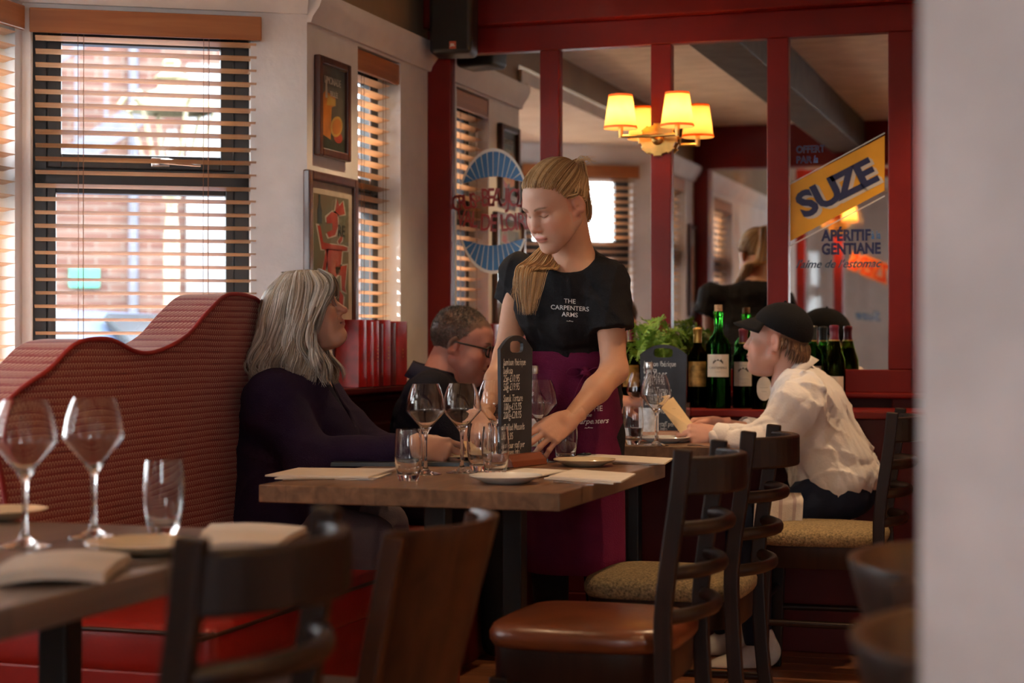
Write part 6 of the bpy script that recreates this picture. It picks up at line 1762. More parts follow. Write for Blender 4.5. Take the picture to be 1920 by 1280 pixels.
    for q in (-1,1):
        kp = hip+r0*q*0.095; kp = np.array((kp[0],kp[1],0.48)); an = kp+r0*q*0.01-f0*0.03; an[2] = 0.09
        g.cap(hip+r0*q*0.075-np.array((0,0,0.03)),kp,0.088,0.062,0.04); g.cap(kp,an,0.062,0.045,0.03)
    g.ell(hip,(0.135,0.10,0.11),R0,k=0.05)
    gv, gf = g.mesh(); attach(root,'trousers',np_mesh('trousers',[(gv,gf,None)],M_trs))
    for q in (-1,1):
        an = hip+r0*q*0.105-f0*0.03; g = SDF(np.array((an[0],an[1],0.0))-0.2,np.array((an[0],an[1],0.0))+0.2,0.006)
        p = np.array((an[0],an[1],0.045)); g.cap(p-f0*0.03,p+f0*0.13-np.array((0,0,0.005)),0.044,0.038,0.03); g.cap(p,p+np.array((0,0,0.06)),0.042,0.045,0.03); g.plane((0,0,0.002),(0,0,-1))
        gv, gf = g.mesh(); attach(root,'shoe',np_mesh('shoe',[(gv,gf,None)],M_black))
    # hair: scraped back strands laid on the scalp, high tie, ponytail brought over the right shoulder
    rg = np.random.default_rng(11)
    blond = [(0.40,0.23,0.095),(0.52,0.33,0.15),(0.30,0.165,0.065),(0.62,0.43,0.23),(0.46,0.28,0.12)]
    paths, rad, cols = [], [], []
    tie_l = np.array((0.0,-0.104,0.070))
    hb = BVHTree.FromPolygons([tuple(q) for q in hv], [tuple(int(a) for a in q) for q in hf])
    def lay(p, off):
        co, nr, ix, ds = hb.find_nearest(Vector(p)); return np.array(co)+np.array(nr)*off
    for i in range(1150):
        a = (abs(rg.beta(1.1,1.3))*PI)*rg.choice((-1,1))
        z = hairline(abs(a))+rg.uniform(-0.002,0.012)
        rho = math.sqrt(max(0.05,1-((z-0.032)/0.0865)**2)); s0 = np.array((0.0755*rho*math.sin(a),-0.014+0.100*rho*math.cos(a),z))
        over = rg.uniform(0.0005,0.0035); P = [lay(s0,0.0004)]
        for t_ in np.linspace(0,1,9)[1:]:
            q = s0*(1-t_)+tie_l*t_; c0 = np.array((0,-0.015,0.035)); d_ = q-c0; q = c0+d_/np.linalg.norm(d_)*0.10
            P.append(lay(q, 0.0015+over+0.0055*math.sin(PI*min(1,t_*1.0))))
        P.append(tie_l+rg.normal(size=3)*0.004)
        paths.append(xf(HM,cr(P,2))); rad.append(rg.uniform(0.0011,0.0023)); cols.append(np.array(blond[rg.integers(5)])*rg.uniform(0.7,1.15))
    tie_w = xf(HM, tie_l[None])[0]
    nb = neckb-f*0.075+u*0.02
    for i in range(460):
        o2 = rg.normal(size=3)*np.array((1,1,0.3)); w_ = rg.normal()
        j = o2*0.008
        front = shR*0.30+neckb*0.70+f*0.072+u*0.030
        L_ = rg.uniform(0.55,1.08)
        P = [tie_w+rg.normal(size=3)*0.003, tie_w-f*0.030+u0*0.006+j*0.6, tie_w-f*0.040-u0*0.060+j, nb-f*0.010+u*0.075+j*1.1+r*0.02, nb+r*0.070+u*0.050+j, front+j*0.8-r*w_*0.018,
             VV(998+w_*10.5,505,5.045)+j*0.5, VV(992+w_*8.5,545,5.035)+j*0.4, VV(989+w_*6,535+52*L_,5.03)+j*0.3]
        if i % 12 == 0:   # loose wisps
            P[-3] = VV(978+rg.uniform(-6,8),500,5.06); P[-2] = VV(967+rg.uniform(-6,8),525,5.06); P[-1] = VV(961+rg.uniform(-6,10),548+rg.uniform(0,20),5.055)
        paths.append(cr(P,5)); rad.append(rg.uniform(0.0013,0.0024)); cols.append(np.array(blond[rg.integers(5)])*rg.uniform(0.85,1.4))
    for i in range(14):   # short wisps above the tie
        P = [tie_w, tie_w+u0*rg.uniform(0.01,0.03)+A_(room(rg.uniform(0.02,0.045),0)), tie_w+u0*rg.uniform(-0.005,0.03)+A_(room(rg.uniform(0.05,0.075),0))]
        paths.append(cr(P,4)); rad.append(0.0010); cols.append(np.array(blond[3]))
    sv, sf, scc = strands(paths, rad, cols, 4)
    attach(root,'hair',np_mesh('hair',[(sv,sf,scc)],M_hair))
    band = MB().lathe([(0.013,-0.007),(0.016,-0.003),(0.016,0.003),(0.013,0.007)],16).mesh('hair_tie',mat('dark_hair_band',(0.05,0.03,0.02)),smooth=60); band.transform(HM@Matrix.Translation(tie_l)@Matrix.Rotation(0.9,4,'X')); attach(root,'hair_tie',band)
    return root
waitress()

# ================================================================== seated woman in the navy cardigan
def seated_woman():
    skin = (0.52,0.28,0.20); D = 5.15
    T = 16
    hip, neckb = VV(545,968,D), VV(560,708,D)
    chest = VV(548,800,D); belly = VV(560,900,D)
    root = figure('person', (hip[0],hip[1],0.455), 'person with long grey hair and glasses in a dark purple cardigan, seated on the bench')
    r, f, u, R = axes(T, neckb-hip)
    shN, shF = VV(512,752,D-0.17), VV(588,742,D+0.19)
    elN, wrN = VV(585,862,D-0.27), VV(778,838,D-0.33)
    elF, wrF = VV(700,850,D+0.12), VV(800,838,D-0.12)
    HM = head_matrix(W(571,584,D), 14, 19, 0, 1.0)
    jaw = xf(HM, np.array([[0,-0.03,-0.04]]))
    b = grid_for([neckb,shN,shF,elN,wrN,wrF,hip,jaw[0]], 0.13, 0.006)
    b.ell(chest,(0.17,0.12,0.19),R,k=0.03); b.ell(hip,(0.18,0.14,0.14),R,k=0.06); b.cap(neckb-u*0.03,shN,0.05,0.05,0.05); b.cap(neckb-u*0.03,shF,0.05,0.05,0.05)
    b.cap(jaw[0],neckb-u*0.03,0.053,0.060,0.03); b.ell(neckb+f*0.04-u*0.035,(0.065,0.055,0.05),R,k=0.04)
    for s_,e_,w_ in ((shN,elN,wrN),(shF,elF,wrF)): b.cap(s_,e_,0.048,0.042,0.03); b.cap(e_,w_,0.042,0.027,0.02)
    bv, bf = b.mesh(); bc = np.tile(np.array(skin),(len(bv),1))
    hv, hf, hc = make_head(skin,(0.42,0.16,0.13),(0.22,0.16,0.12),(0.3,0.26,0.22),True,1.0,1.2,True,neck=False)
    cl = ((35,45,25),(40,50,25),(45,50,25),(45,50,25))
    nv, nf, nc = make_hand('R', cl, skin=(0.50,0.27,0.19), thumb_tuck=0.6)
    MN = hand_matrix(wrN, A_(room(1.0,-0.05))-np.array((0,0,0.10)), A_(room(0.1,0.9))-np.array((0,0,0.55)))
    fv, ff, fc = make_hand('L', cl, skin=(0.50,0.27,0.19), thumb_tuck=0.6)
    MF = hand_matrix(wrF, A_(room(1.0,-0.25))-np.array((0,0,0.12)), A_(room(0.1,-0.6))-np.array((0,0,0.7)))
    attach(root,'body',np_mesh('body',[(bv,bf,bc),(xf(HM,hv),hf,hc),(xf(MN,nv),nf,nc),(xf(MF,fv),ff,fc)],M_skin))
    M_card = cloth('dark_purple_knit', (0.024,0.013,0.040), rough=0.9, bump=0.5, bscale=320)
    M_polo = cloth('navy_polo_cotton', (0.016,0.014,0.030))
    t = grid_for([hip,neckb,shN,shF,elN,wrN,wrF,elF], 0.2, 0.006)
    t.ell(chest-f*0.005,(0.205,0.155,0.20),R,k=0.05); t.ell(belly,(0.205,0.18,0.17),R,k=0.08); t.ell(hip,(0.21,0.18,0.14),R,k=0.08)
    t.ell(chest+f*0.10-u*0.02,(0.13,0.085,0.085),R,k=0.07)
    for s_,e_,w_ in ((shN,elN,wrN),(shF,elF,wrF)):
        t.cap(neckb-u*0.055-f*0.02,s_,0.07,0.075,0.06); t.cap(s_,e_,0.078,0.066,0.05); t.cap(e_,w_,0.064,0.040,0.03,flat=True)
    t.displace(wrinkles(0.006,22,9,(0.2,0.1,0.9)))
    t.ell(neckb+f*0.11-u*0.03,(0.050,0.085,0.135),R,k=0.012,op='sub')
    t.cap(neckb-u*0.03,neckb+u*0.3,0.066,0.066,0.01,op='sub')
    tv, tf = t.mesh(); attach(root,'cardigan',np_mesh('cardigan',[(tv,tf,None)],M_card))
    t = grid_for([hip,neckb,chest], 0.2, 0.006)
    t.ell(chest-f*0.005,(0.18,0.145,0.19),R,k=0.05); t.ell(chest+f*0.095-u*0.02,(0.12,0.078,0.085),R,k=0.07); t.cap(neckb-u*0.05,shN,0.06,0.06,0.05); t.cap(neckb-u*0.05,shF,0.06,0.06,0.05)
    t.ell(neckb-u*0.045+f*0.035,(0.085,0.07,0.06),R,k=0.04)
    t.displace(wrinkles(0.004,24,2))
    t.ell(neckb+f*0.105+u*0.0,(0.024,0.06,0.085),R,k=0.006,op='sub'); t.cap(neckb-u*0.03,neckb+u*0.2,0.060,0.064,0.008,op='sub')
    tv, tf = t.mesh(); attach(root,'polo_shirt',np_mesh('polo_shirt',[(tv,tf,None)],M_polo))
    for q in (-1,1):   # collar leaves
        P = [neckb-f*0.055+u*0.030+r*q*0.02, neckb+r*q*0.066+u*0.022, neckb+f*0.058+r*q*0.046-u*0.012, neckb+f*0.085+r*q*0.022-u*0.055]
        P2 = [neckb-f*0.085+u*0.0+r*q*0.03, neckb+r*q*0.096-u*0.018, neckb+f*0.075+r*q*0.082-u*0.048, neckb+f*0.098+r*q*0.050-u*0.085]
        A1, A2 = smoothpath([Vector(p) for p in P],5), smoothpath([Vector(p) for p in P2],5)
        mb = MB(); va = mb._addv(A1); vb = mb._addv(A2)
        for k in range(len(A1)-1): mb.bm.faces.new((va[k],va[k+1],vb[k+1],vb[k]))
        m_ = mb.mesh('collar', M_polo, smooth=180); bm2 = bmesh.new(); bm2.from_mesh(m_); bmesh.ops.solidify(bm2, geom=bm2.faces[:], thickness=0.003); bm2.to_mesh(m_); bm2.free(); m_.shade_smooth(); attach(root,'shirt_collar',m_)
    M_tr = cloth('grey_mauve_trousers', (0.15,0.115,0.13))
    g = grid_for([hip,VV(705,1000,D-0.2),VV(700,1180,D)], 0.2, 0.009)
    for q, knee in ((1,VV(690,1015,D-0.22)),(-1,VV(720,985,D+0.15))):
        g.cap(hip+r*q*0.09-u*0.02,knee,0.095,0.068,0.05); an = knee+A_(room(0.02,0.03)); an[2] = 0.08; g.cap(knee,an,0.066,0.045,0.03)
    g.displace(wrinkles(0.005,30,4))
    gv, gf = g.mesh(); attach(root,'trousers',np_mesh('trousers',[(gv,gf,None)],M_tr))
    for knee in (VV(690,1015,D-0.22),VV(720,985,D+0.15)):
        p = knee+A_(room(0.03,0.03)); p[2] = 0.04; g = SDF(p-0.2,p+0.2,0.007); g.cap(p-f*0.03,p+f*0.13,0.042,0.036,0.03); g.plane((0,0,0.002),(0,0,-1)); gv, gf = g.mesh(); attach(root,'shoe',np_mesh('shoe',[(gv,gf,None)],M_black))
    # hair: inner mass plus wavy locks to the shoulders, hanging straight whatever the tilt of the head
    HH = head_matrix(W(571,584,D), 16, 2, 0, 1.0)
    s = SDF((-0.15,-0.19,-0.22),(0.15,0.12,0.14),0.004)
    s.ell((0,-0.022,0.030),(0.080,0.096,0.080),k=0.02); s.ell((0,-0.070,-0.06),(0.080,0.065,0.11),k=0.05)
    for q in (-1,1): s.ell((q*0.070,-0.040,-0.070),(0.022,0.050,0.095),k=0.04)
    s.ell((0,0.085,-0.04),(0.075,0.085,0.12),k=0.01,op='sub'); s.ell((0,0.0,-0.19),(0.055,0.09,0.09),k=0.02,op='sub')
    v, f_ = s.mesh(); mc = np.tile(np.array((0.13,0.095,0.07)),(len(v),1))
    rg = np.random.default_rng(21); greys = [(0.40,0.345,0.29),(0.52,0.465,0.40),(0.24,0.18,0.13),(0.64,0.59,0.52),(0.32,0.25,0.185),(0.46,0.37,0.27)]
    ka = [0.50,0.95,1.57,2.3,PI]
    kp = np.array([[(0.020,0.050,0.112),(0.052,0.078,0.075),(0.076,0.062,0.020),(0.086,0.040,-0.040),(0.094,0.048,-0.100),(0.088,0.078,-0.155),(0.070,0.088,-0.200)],
                   [(0.035,0.025,0.116),(0.074,0.048,0.070),(0.094,0.034,0.005),(0.104,0.020,-0.060),(0.110,0.026,-0.115),(0.112,0.046,-0.165),(0.100,0.052,-0.210)],
                   [(0.045,-0.010,0.116),(0.088,-0.014,0.070),(0.104,-0.022,0.000),(0.112,-0.026,-0.065),(0.120,-0.028,-0.120),(0.124,-0.026,-0.165),(0.116,-0.016,-0.210)],
                   [(0.030,-0.050,0.112),(0.066,-0.086,0.062),(0.080,-0.108,-0.005),(0.090,-0.122,-0.070),(0.098,-0.134,-0.120),(0.102,-0.142,-0.165),(0.092,-0.138,-0.200)],
                   [(0.0,-0.062,0.110),(0.0,-0.112,0.060),(0.0,-0.132,-0.005),(0.0,-0.146,-0.070),(0.0,-0.158,-0.120),(0.0,-0.166,-0.160),(0.0,-0.158,-0.192)]])
    paths, rad, cols = [], [], []
    locks = [(rg.uniform(0.5,PI), rg.choice((-1,1)), rg.uniform(0,6.3), rg.uniform(0.006,0.014), rg.uniform(-0.004,0.010), rg.integers(6), rg.uniform(0.9,1.05)) for _ in range(120)]
    for i in range(2100):
        a0, sg, ph, wv, oo, ci, ln_ = locks[rg.integers(len(locks))]
        a = np.clip(a0+rg.normal()*0.05,0.5,PI); P = np.array([[np.interp(a,ka,kp[:,j_,c_]) for c_ in range(3)] for j_ in range(7)])
        P[:,0] *= sg; top = np.array((sg*0.006+rg.normal()*0.004, min(0.045,max(-0.05,0.055-0.035*a))+rg.normal()*0.006, 0.118))
        P = np.vstack([top[None],P]); sc_o = 1+(oo+rg.normal()*0.003)*np.linspace(0.3,1,8)/0.1*0.6
        P[:,0] *= sc_o; P[:,1] = -0.02+(P[:,1]+0.02)*sc_o; P[-1,2] -= rg.uniform(-0.012,0.012); P[1:,:] *= 1
        C_ = cr(P,4); t_ = np.linspace(0,1,len(C_)); amp = wv*np.clip(t_*1.8-0.45,0,1)
        dx_, dy_ = sg*math.sin(a), math.cos(a); w1, w2 = np.sin(t_*15+ph), np.sin(t_*15+ph+0.9)
        C_[:,0] += dy_*amp*w1*1.3+dx_*amp*w2*0.7; C_[:,1] += -dx_*amp*w1*1.3+dy_*amp*w2*0.7
        paths.append(xf(HH,C_)); rad.append(rg.uniform(0.0014,0.0028)); cols.append(np.array(greys[ci if rg.random() < 0.55 else rg.integers(6)])*rg.uniform(0.65,1.15))
    for i in range(140):  # fringe over the brow and temples
        q = rg.choice((-1,1)); P = [np.array((q*0.004,0.045,0.118)), np.array((q*0.030,0.084,0.092)), np.array((q*0.056,0.088,0.050)), np.array((q*0.074,0.068,0.010)), np.array((q*(0.084+rg.uniform(0,.008)),0.046,-0.040-rg.uniform(0,0.03)))]
        paths.append(xf(HH,cr(P,4)+rg.normal(size=3)*0.004)); rad.append(rg.uniform(0.0014,0.0024)); cols.append(np.array(greys[(2,4,0)[rg.integers(3)]])*rg.uniform(0.6,1.0))
    sv, sf, scc = strands(paths, rad, cols, 4)
    attach(root,'hair',np_mesh('hair',[(xf(HH,v),f_,mc),(sv,sf,scc)],M_hair))
    glasses(root, HM, M_steel, 0.0011)
    # the cream card in the hands
    return root
def glasses(root, HM, m, rad):
    gm = MB()
    for q in (-1,1):
        P = [(q*0.033+0.023*math.cos(t)*(1.0), 0.101-0.006*abs(math.cos(t))-(0.004 if q*math.cos(t)>0 else 0), -0.002+0.0165*math.sin(t)) for t in [2*PI*k/20 for k in range(20)]]
        gm.tube(P, rad*1.15, 6, closed=True)
        gm.tube([(q*0.056,0.093,0.006),(q*0.074,0.075,0.007),(q*0.080,0.02,0.006),(q*0.082,-0.008,0.006),(q*0.079,-0.022,-0.008)], rad*1.25, 6)
    gm.tube([(-0.011,0.104,0.002),(0,0.107,0.005),(0.011,0.104,0.002)], rad, 6)
    me = gm.mesh('glasses', m, smooth=60); me.transform(HM); go = attach(root,'glasses',me)
    for q in (-1,1):
        lens = MB().prism([(q*0.033+0.022*math.cos(2*PI*k/20),-0.002+0.0157*math.sin(2*PI*k/20)) for k in range(20)],0.001,frame((0,0.099,0),(1,0,0),(0,0,1))).mesh('lens',MATS['picture_glass']); lens.transform(HM); 
        lo = bpy.data.objects.new('lens',lens); link(lo,go); lens.transform(Matrix.Translation(-Vector(root.location)))
seated_woman()

# ================================================================== man with glasses at the back table
def seated_man():
    skin = (0.52,0.235,0.18); D = 6.22; T = 12
    hip, neckb = VV(800,930,D), VV(824,704,D)
    chest = VV(812,800,D)
    root = figure('person', (hip[0],hip[1],0.455), 'person with short dark hair and black glasses in a navy jacket at the back table')
    r, f, u, R = axes(T, neckb-hip)
    shN, shF = VV(806,742,D-0.19), VV(868,728,D+0.19)
    elN, wrN = VV(860,842,D-0.24), VV(985,822,D-0.22)
    elF, wrF = VV(1010,790,D+0.10), VV(1150,752,D-0.10)
    HM = head_matrix(W(866,645,D), 10, -14, 0, 1.09)
    jaw = xf(HM, np.array([[0,-0.03,-0.045]]))
    b = grid_for([neckb,shN,shF,elN,wrN,wrF,hip,jaw[0]], 0.13, 0.006)
    b.ell(chest,(0.18,0.12,0.19),R,k=0.03); b.ell(hip,(0.17,0.13,0.14),R,k=0.06)
    b.cap(jaw[0],neckb-u*0.03,0.064,0.074,0.03); b.cap(jaw[0]+np.array((0,0,-0.02)),neckb+f*0.03-u*0.03,0.05,0.05,0.03)
    for s_,e_,w_ in ((shN,elN,wrN),(shF,elF,wrF)): b.cap(s_,e_,0.050,0.042,0.03); b.cap(e_,w_,0.042,0.030,0.02)
    bv, bf = b.mesh(); bc = np.tile(np.array(skin),(len(bv),1))
    def hl(x,y,z):   # receding short hair
        lim = 0.060-0.065*np.clip((0.045-y)/0.055,0,1.45)+0.0*np.abs(x); return np.clip((z-lim)/0.008,0,1)*(1-np.clip((y-0.055)/0.01,0,1)*np.clip((0.078-z)/0.01,0,1))*0.85
    hv, hf, hc = make_head(skin,(0.42,0.17,0.14),(0.06,0.04,0.03),(0.055,0.04,0.032),False,1.0,1.15,True,neck=False,hairfn=hl)
    cl = ((30,40,20),(34,44,22),(38,46,22),(42,46,22))
    nv, nf, nc = make_hand('R', cl, skin=skin, scale=1.05, thumb_tuck=0.5); MN = hand_matrix(wrN, A_(room(1.0,-0.1)), A_(room(0,0.6))-np.array((0,0,0.7)))
    fv, ff, fc = make_hand('L', ((38,50,25),)*4, skin=(0.56,0.27,0.20), scale=1.05, thumb_tuck=0.7); MF = hand_matrix(wrF, A_(room(1.0,-0.1))+np.array((0,0,-0.05)), A_(room(0.1,0.2))-np.array((0,0,0.9)))
    attach(root,'body',np_mesh('body',[(bv,bf,bc),(xf(HM,hv),hf,hc),(xf(MN,nv),nf,nc),(xf(MF,fv),ff,fc)],M_skin))
    M_j = cloth('navy_jacket_cloth', (0.012,0.012,0.020))
    t = grid_for([hip,neckb,shN,shF,elN,wrN,wrF,elF], 0.2, 0.007)
    t.ell(chest,(0.215,0.15,0.20),R,k=0.05); t.ell(hip,(0.20,0.17,0.16),R,k=0.08)
    for s_,e_,w_ in ((shN,elN,wrN),(shF,elF,wrF)):
        t.cap(neckb-u*0.06,s_,0.075,0.075,0.06); t.cap(s_,e_,0.076,0.062,0.05); t.cap(e_,w_,0.060,0.044,0.03,flat=True)
    t.displace(wrinkles(0.006,22,19))
    t.cap(neckb-u*0.02+f*0.02,neckb+u*0.3+f*0.08,0.075,0.078,0.01,op='sub')
    tv, tf = t.mesh(); attach(root,'jacket',np_mesh('jacket',[(tv,tf,None)],M_j))
    M_c = cloth('navy_collar_cloth', (0.022,0.022,0.042))
    mb = MB(); A1, A2 = [], []
    for k in range(25):
        a = -2.5+5.0*k/24; rr_ = 0.086
        p = neckb-f*0.012+r*math.sin(a)*rr_-f*math.cos(a)*rr_*1.0
        A1.append(Vector(p+u*(0.045-0.03*abs(a)/2.5))); A2.append(Vector(p*1.0+(r*math.sin(a)-f*math.cos(a))*0.026-u*(0.010+0.03*abs(a)/2.5)))
    va = mb._addv(A1); vb = mb._addv(A2)
    for k in range(24): mb.bm.faces.new((va[k],va[k+1],vb[k+1],vb[k]))
    m_ = mb.mesh('collar',M_c,smooth=180); bm2 = bmesh.new(); bm2.from_mesh(m_); bmesh.ops.solidify(bm2, geom=bm2.faces[:], thickness=0.004); bm2.to_mesh(m_); bm2.free(); m_.shade_smooth(); attach(root,'jacket_collar',m_)
    g = grid_for([hip,VV(930,985,D-0.2),VV(930,1150,D)], 0.2, 0.010)
    for q, knee in ((1,VV(930,975,D-0.2)),(-1,VV(945,960,D+0.12))):
        g.cap(hip+r*q*0.09,knee,0.09,0.065,0.05); an = knee.copy(); an[2] = 0.06; g.cap(knee,an,0.062,0.05,0.03)
    gv, gf = g.mesh(); attach(root,'trousers',np_mesh('trousers',[(gv,gf,None)],MATS['black_trousers']))
    # short cropped hair: fine tufts over the scalp
    rg = np.random.default_rng(5); paths, rad, cols = [], [], []
    tone = [(0.05,0.036,0.028),(0.09,0.068,0.052),(0.17,0.14,0.115),(0.035,0.026,0.02)]
    c = np.array((0,-0.014,0.032)); rr_ = np.array((0.0755,0.0945,0.0845)); made = 0
    while made < 5200:
        d = rg.normal(size=3); d /= np.linalg.norm(d); p = c+d*rr_
        lim = 0.058-0.070*min(1.45,max(0,(0.048-p[1])/0.058))
        if p[2] < lim or (p[1] > 0.052 and p[2] < 0.085): continue
        nrm = d/rr_; nrm /= np.linalg.norm(nrm)
        flow = np.array((0,0.35,0.15))+rg.normal(size=3)*0.45; t_ = flow-nrm*(flow@nrm)
        L = rg.uniform(0.005,0.011)*(1.3 if p[2] > 0.07 else 0.8)
        paths.append(xf(HM,np.array([p-nrm*0.001,p+nrm*L*0.45+t_*L*0.4,p+nrm*L*0.65+t_*L*1.1]))); rad.append(rg.uniform(0.0006,0.0011))
        gi = rg.integers(4) if (p[2] > 0.03) else rg.choice((1,2,2,0)); cols.append(np.array(tone[gi])*rg.uniform(0.8,1.2)); made += 1
    sv, sf, scc = strands(paths, rad, cols, 3)
    attach(root,'hair',np_mesh('hair',[(sv,sf,scc)],M_hair))
    glasses(root, HM, M_black, 0.0023)
seated_man()

# ================================================================== person in the white shirt and black cap
def cap_person():
    skin = (0.60,0.33,0.25); D = 6.0; T = 192
    hip, neckb = VV(1562,912,D), VV(1488,698,D)
    chest = VV(1518,785,D); mid = VV(1552,860,D)
    root = figure('person', (hip[0],hip[1],0.5), 'person in a white shirt and black cap seated at the back table reading a card')
    r, f, u, R = axes(T, neckb-hip)
    shN, shF = VV(1502,752,D-0.17), VV(1492,748,D+0.15)       # near (left) and far (right) shoulder
    elN, wrN = VV(1428,835,D-0.20), VV(1345,818,D-0.12)
    elF, wrF = VV(1455,820,D+0.14), VV(1345,797,D+0.02)
    HM = head_matrix(W(1459,637,D), 174, 6, 0, 1.0)
    jaw = xf(HM, np.array([[0,-0.03,-0.045]]))
    b = grid_for([neckb,shN,shF,elN,wrN,wrF,hip,jaw[0]], 0.13, 0.006)
    b.ell(chest,(0.15,0.10,0.17),R,k=0.03); b.ell(hip,(0.16,0.13,0.13),R,k=0.06); b.ell(mid,(0.14,0.11,0.14),R,k=0.06)
    b.cap(jaw[0],neckb-u*0.03,0.053,0.060,0.03); b.ell(neckb+f*0.03-u*0.03,(0.06,0.055,0.05),R,k=0.04)
    for s_,e_,w_ in ((shN,elN,wrN),(shF,elF,wrF)): b.cap(s_,e_,0.046,0.040,0.03); b.cap(e_,w_,0.038,0.026,0.02)
    bv, bf = b.mesh(); bc = np.tile(np.array(skin),(len(bv),1))
    hv, hf, hc = make_head(skin,(0.46,0.19,0.16),(0.22,0.14,0.09),(0.20,0.10,0.05),True,0.6,0.85,True,neck=False,
        hairfn=lambda x,y,z: 0.9*np.clip((-0.022-y)/0.006,0,1)*np.clip((z+0.075+0.3*np.maximum(0,-y-0.05))/0.01,0,1))
    cl = ((40,55,25),(44,58,25),(46,58,25),(48,58,25))
    nv, nf, nc = make_hand('L', cl, skin=(0.56,0.30,0.23), thumb_tuck=0.5); MN = hand_matrix(wrN, A_(room(-1.0,-0.02))+np.array((0,0,0.10)), A_(room(-0.1,0.8))-np.array((0,0,0.5)))
    fv, ff, fc = make_hand('R', cl, skin=(0.58,0.29,0.22), thumb_tuck=0.5); MF = hand_matrix(wrF, A_(room(-1.0,-0.2))-np.array((0,0,0.05)), A_(room(-0.1,-0.7))-np.array((0,0,0.6)))
    attach(root,'body',np_mesh('body',[(bv,bf,bc),(xf(HM,hv),hf,hc),(xf(MN,nv),nf,nc),(xf(MF,fv),ff,fc)],M_skin))
    M_s = cloth('white_linen_shirt', (0.78,0.74,0.72), rough=0.8, bump=0.2, bscale=120, sheen=0.1, var=0.03)
    t = grid_for([hip,neckb,shN,shF,elN,wrN,wrF,elF], 0.19, 0.0055)
    t.ell(chest,(0.185,0.125,0.185),R,k=0.05); t.ell(mid-f*0.005,(0.18,0.14,0.15),R,k=0.06); t.ell(hip-f*0.02+u*0.02,(0.185,0.155,0.105),R,k=0.06)
    t.ell(chest-f*0.03+u*0.03,(0.15,0.10,0.12),R,k=0.05)
    for s_,e_,w_,q in ((shN,elN,wrN,1.0),(shF,elF,elF*0.45+wrF*0.55,1.0)):
        t.cap(neckb-u*0.05,s_,0.060,0.068,0.06); t.cap(s_,e_,0.076,0.066,0.045); t.cap(e_,w_,0.064,0.044,0.03,flat=True)
    t.displace(wrinkles(0.0120,15,33,(0.5,0.1,0.6),4.0)); t.displace(wrinkles(0.0070,32,12,None,3.5)); t.plane(hip-np.array((0,0,0.055)),(0,0.05,-1))
    t.cap(neckb-u*0.02+f*0.02,neckb+u*0.25+f*0.05,0.064,0.066,0.01,op='sub'); t.ell(neckb+f*0.10-u*0.01,(0.03,0.07,0.07),R,k=0.008,op='sub')
    tv, tf = t.mesh(); attach(root,'shirt',np_mesh('shirt',[(tv,tf,None)],M_s))
    for q in (-1,1):
        P = [neckb-f*0.062+u*0.045+r*q*0.01, neckb+r*q*0.066+u*0.030-f*0.01, neckb+f*0.055+r*q*0.052-u*0.015, neckb+f*0.075+r*q*0.03-u*0.035]
        P2 = [neckb-f*0.092+u*0.012+r*q*0.015, neckb+r*q*0.102-u*0.012-f*0.012, neckb+f*0.060+r*q*0.088-u*0.065, neckb+f*0.098+r*q*0.055-u*0.095]
        A1, A2 = smoothpath([Vector(p) for p in P],5), smoothpath([Vector(p) for p in P2],5)
        mb = MB(); va = mb._addv(A1); vb = mb._addv(A2)
        for k in range(len(A1)-1): mb.bm.faces.new((va[k],va[k+1],vb[k+1],vb[k]))
        m_ = mb.mesh('collar',M_s,smooth=180); bm2 = bmesh.new(); bm2.from_mesh(m_); bmesh.ops.solidify(bm2, geom=bm2.faces[:], thickness=0.003); bm2.to_mesh(m_); bm2.free(); m_.shade_smooth(); attach(root,'shirt_collar',m_)
    # turned-up cuffs
    for e_,w_,rr_ in ((elN,wrN,0.047),(elF,elF*0.45+wrF*0.55,0.049)):
        ax_ = (w_-e_)/np.linalg.norm(w_-e_); a = w_-ax_*0.05; b_ = w_+ax_*0.004
        m_ = MB().tube([tuple(a),tuple(a*0.7+b_*0.3),tuple(b_)],[rr_*1.02,rr_*1.06,rr_],20,cap=False).mesh('cuff',M_s,smooth=60); attach(root,'cuff',m_)
    ax_ = (wrN-elN)/np.linalg.norm(wrN-elN); wc = wrN+ax_*0.006
    attach(root,'wrist_watch',MB().tube([tuple(wc-ax_*0.008),tuple(wc+ax_*0.008)],[0.030,0.030],18,cap=False).mesh('watch_band',M_chrome,smooth=60))
    # jeans
    M_jean = cloth('dark_blue_denim', (0.014,0.020,0.042), rough=0.85, bump=0.4, bscale=500)
    kN, kF = VV(1412,985,D-0.16), VV(1400,975,D+0.14)
    aN, aF = VV(1420,1190,D-0.14), VV(1360,1180,D+0.10); aN[2] = aF[2] = 0.10
    g = grid_for([hip,kN,kF,aN,aF], 0.17, 0.0075)
    g.ell(hip-np.array((0,0,0.02)),(0.165,0.15,0.10),axes(T,(0,0,1))[3],k=0.05)
    for q,(k_,a_) in ((-1,(kN,aN)),(1,(kF,aF))): g.cap(hip+r*q*0.09-np.array((0,0,0.01)),k_,0.086,0.064,0.05); g.cap(k_,a_,0.062,0.048,0.03)
    g.plane((0,0,0.497),(0,0,-1)) if False else None
    g.displace(wrinkles(0.005,30,8))
    gv, gf = g.mesh(); attach(root,'jeans',np_mesh('jeans',[(gv,gf,None)],M_jean))
    M_sh = cloth('white_trainer', (0.62,0.58,0.52), bump=0.1)
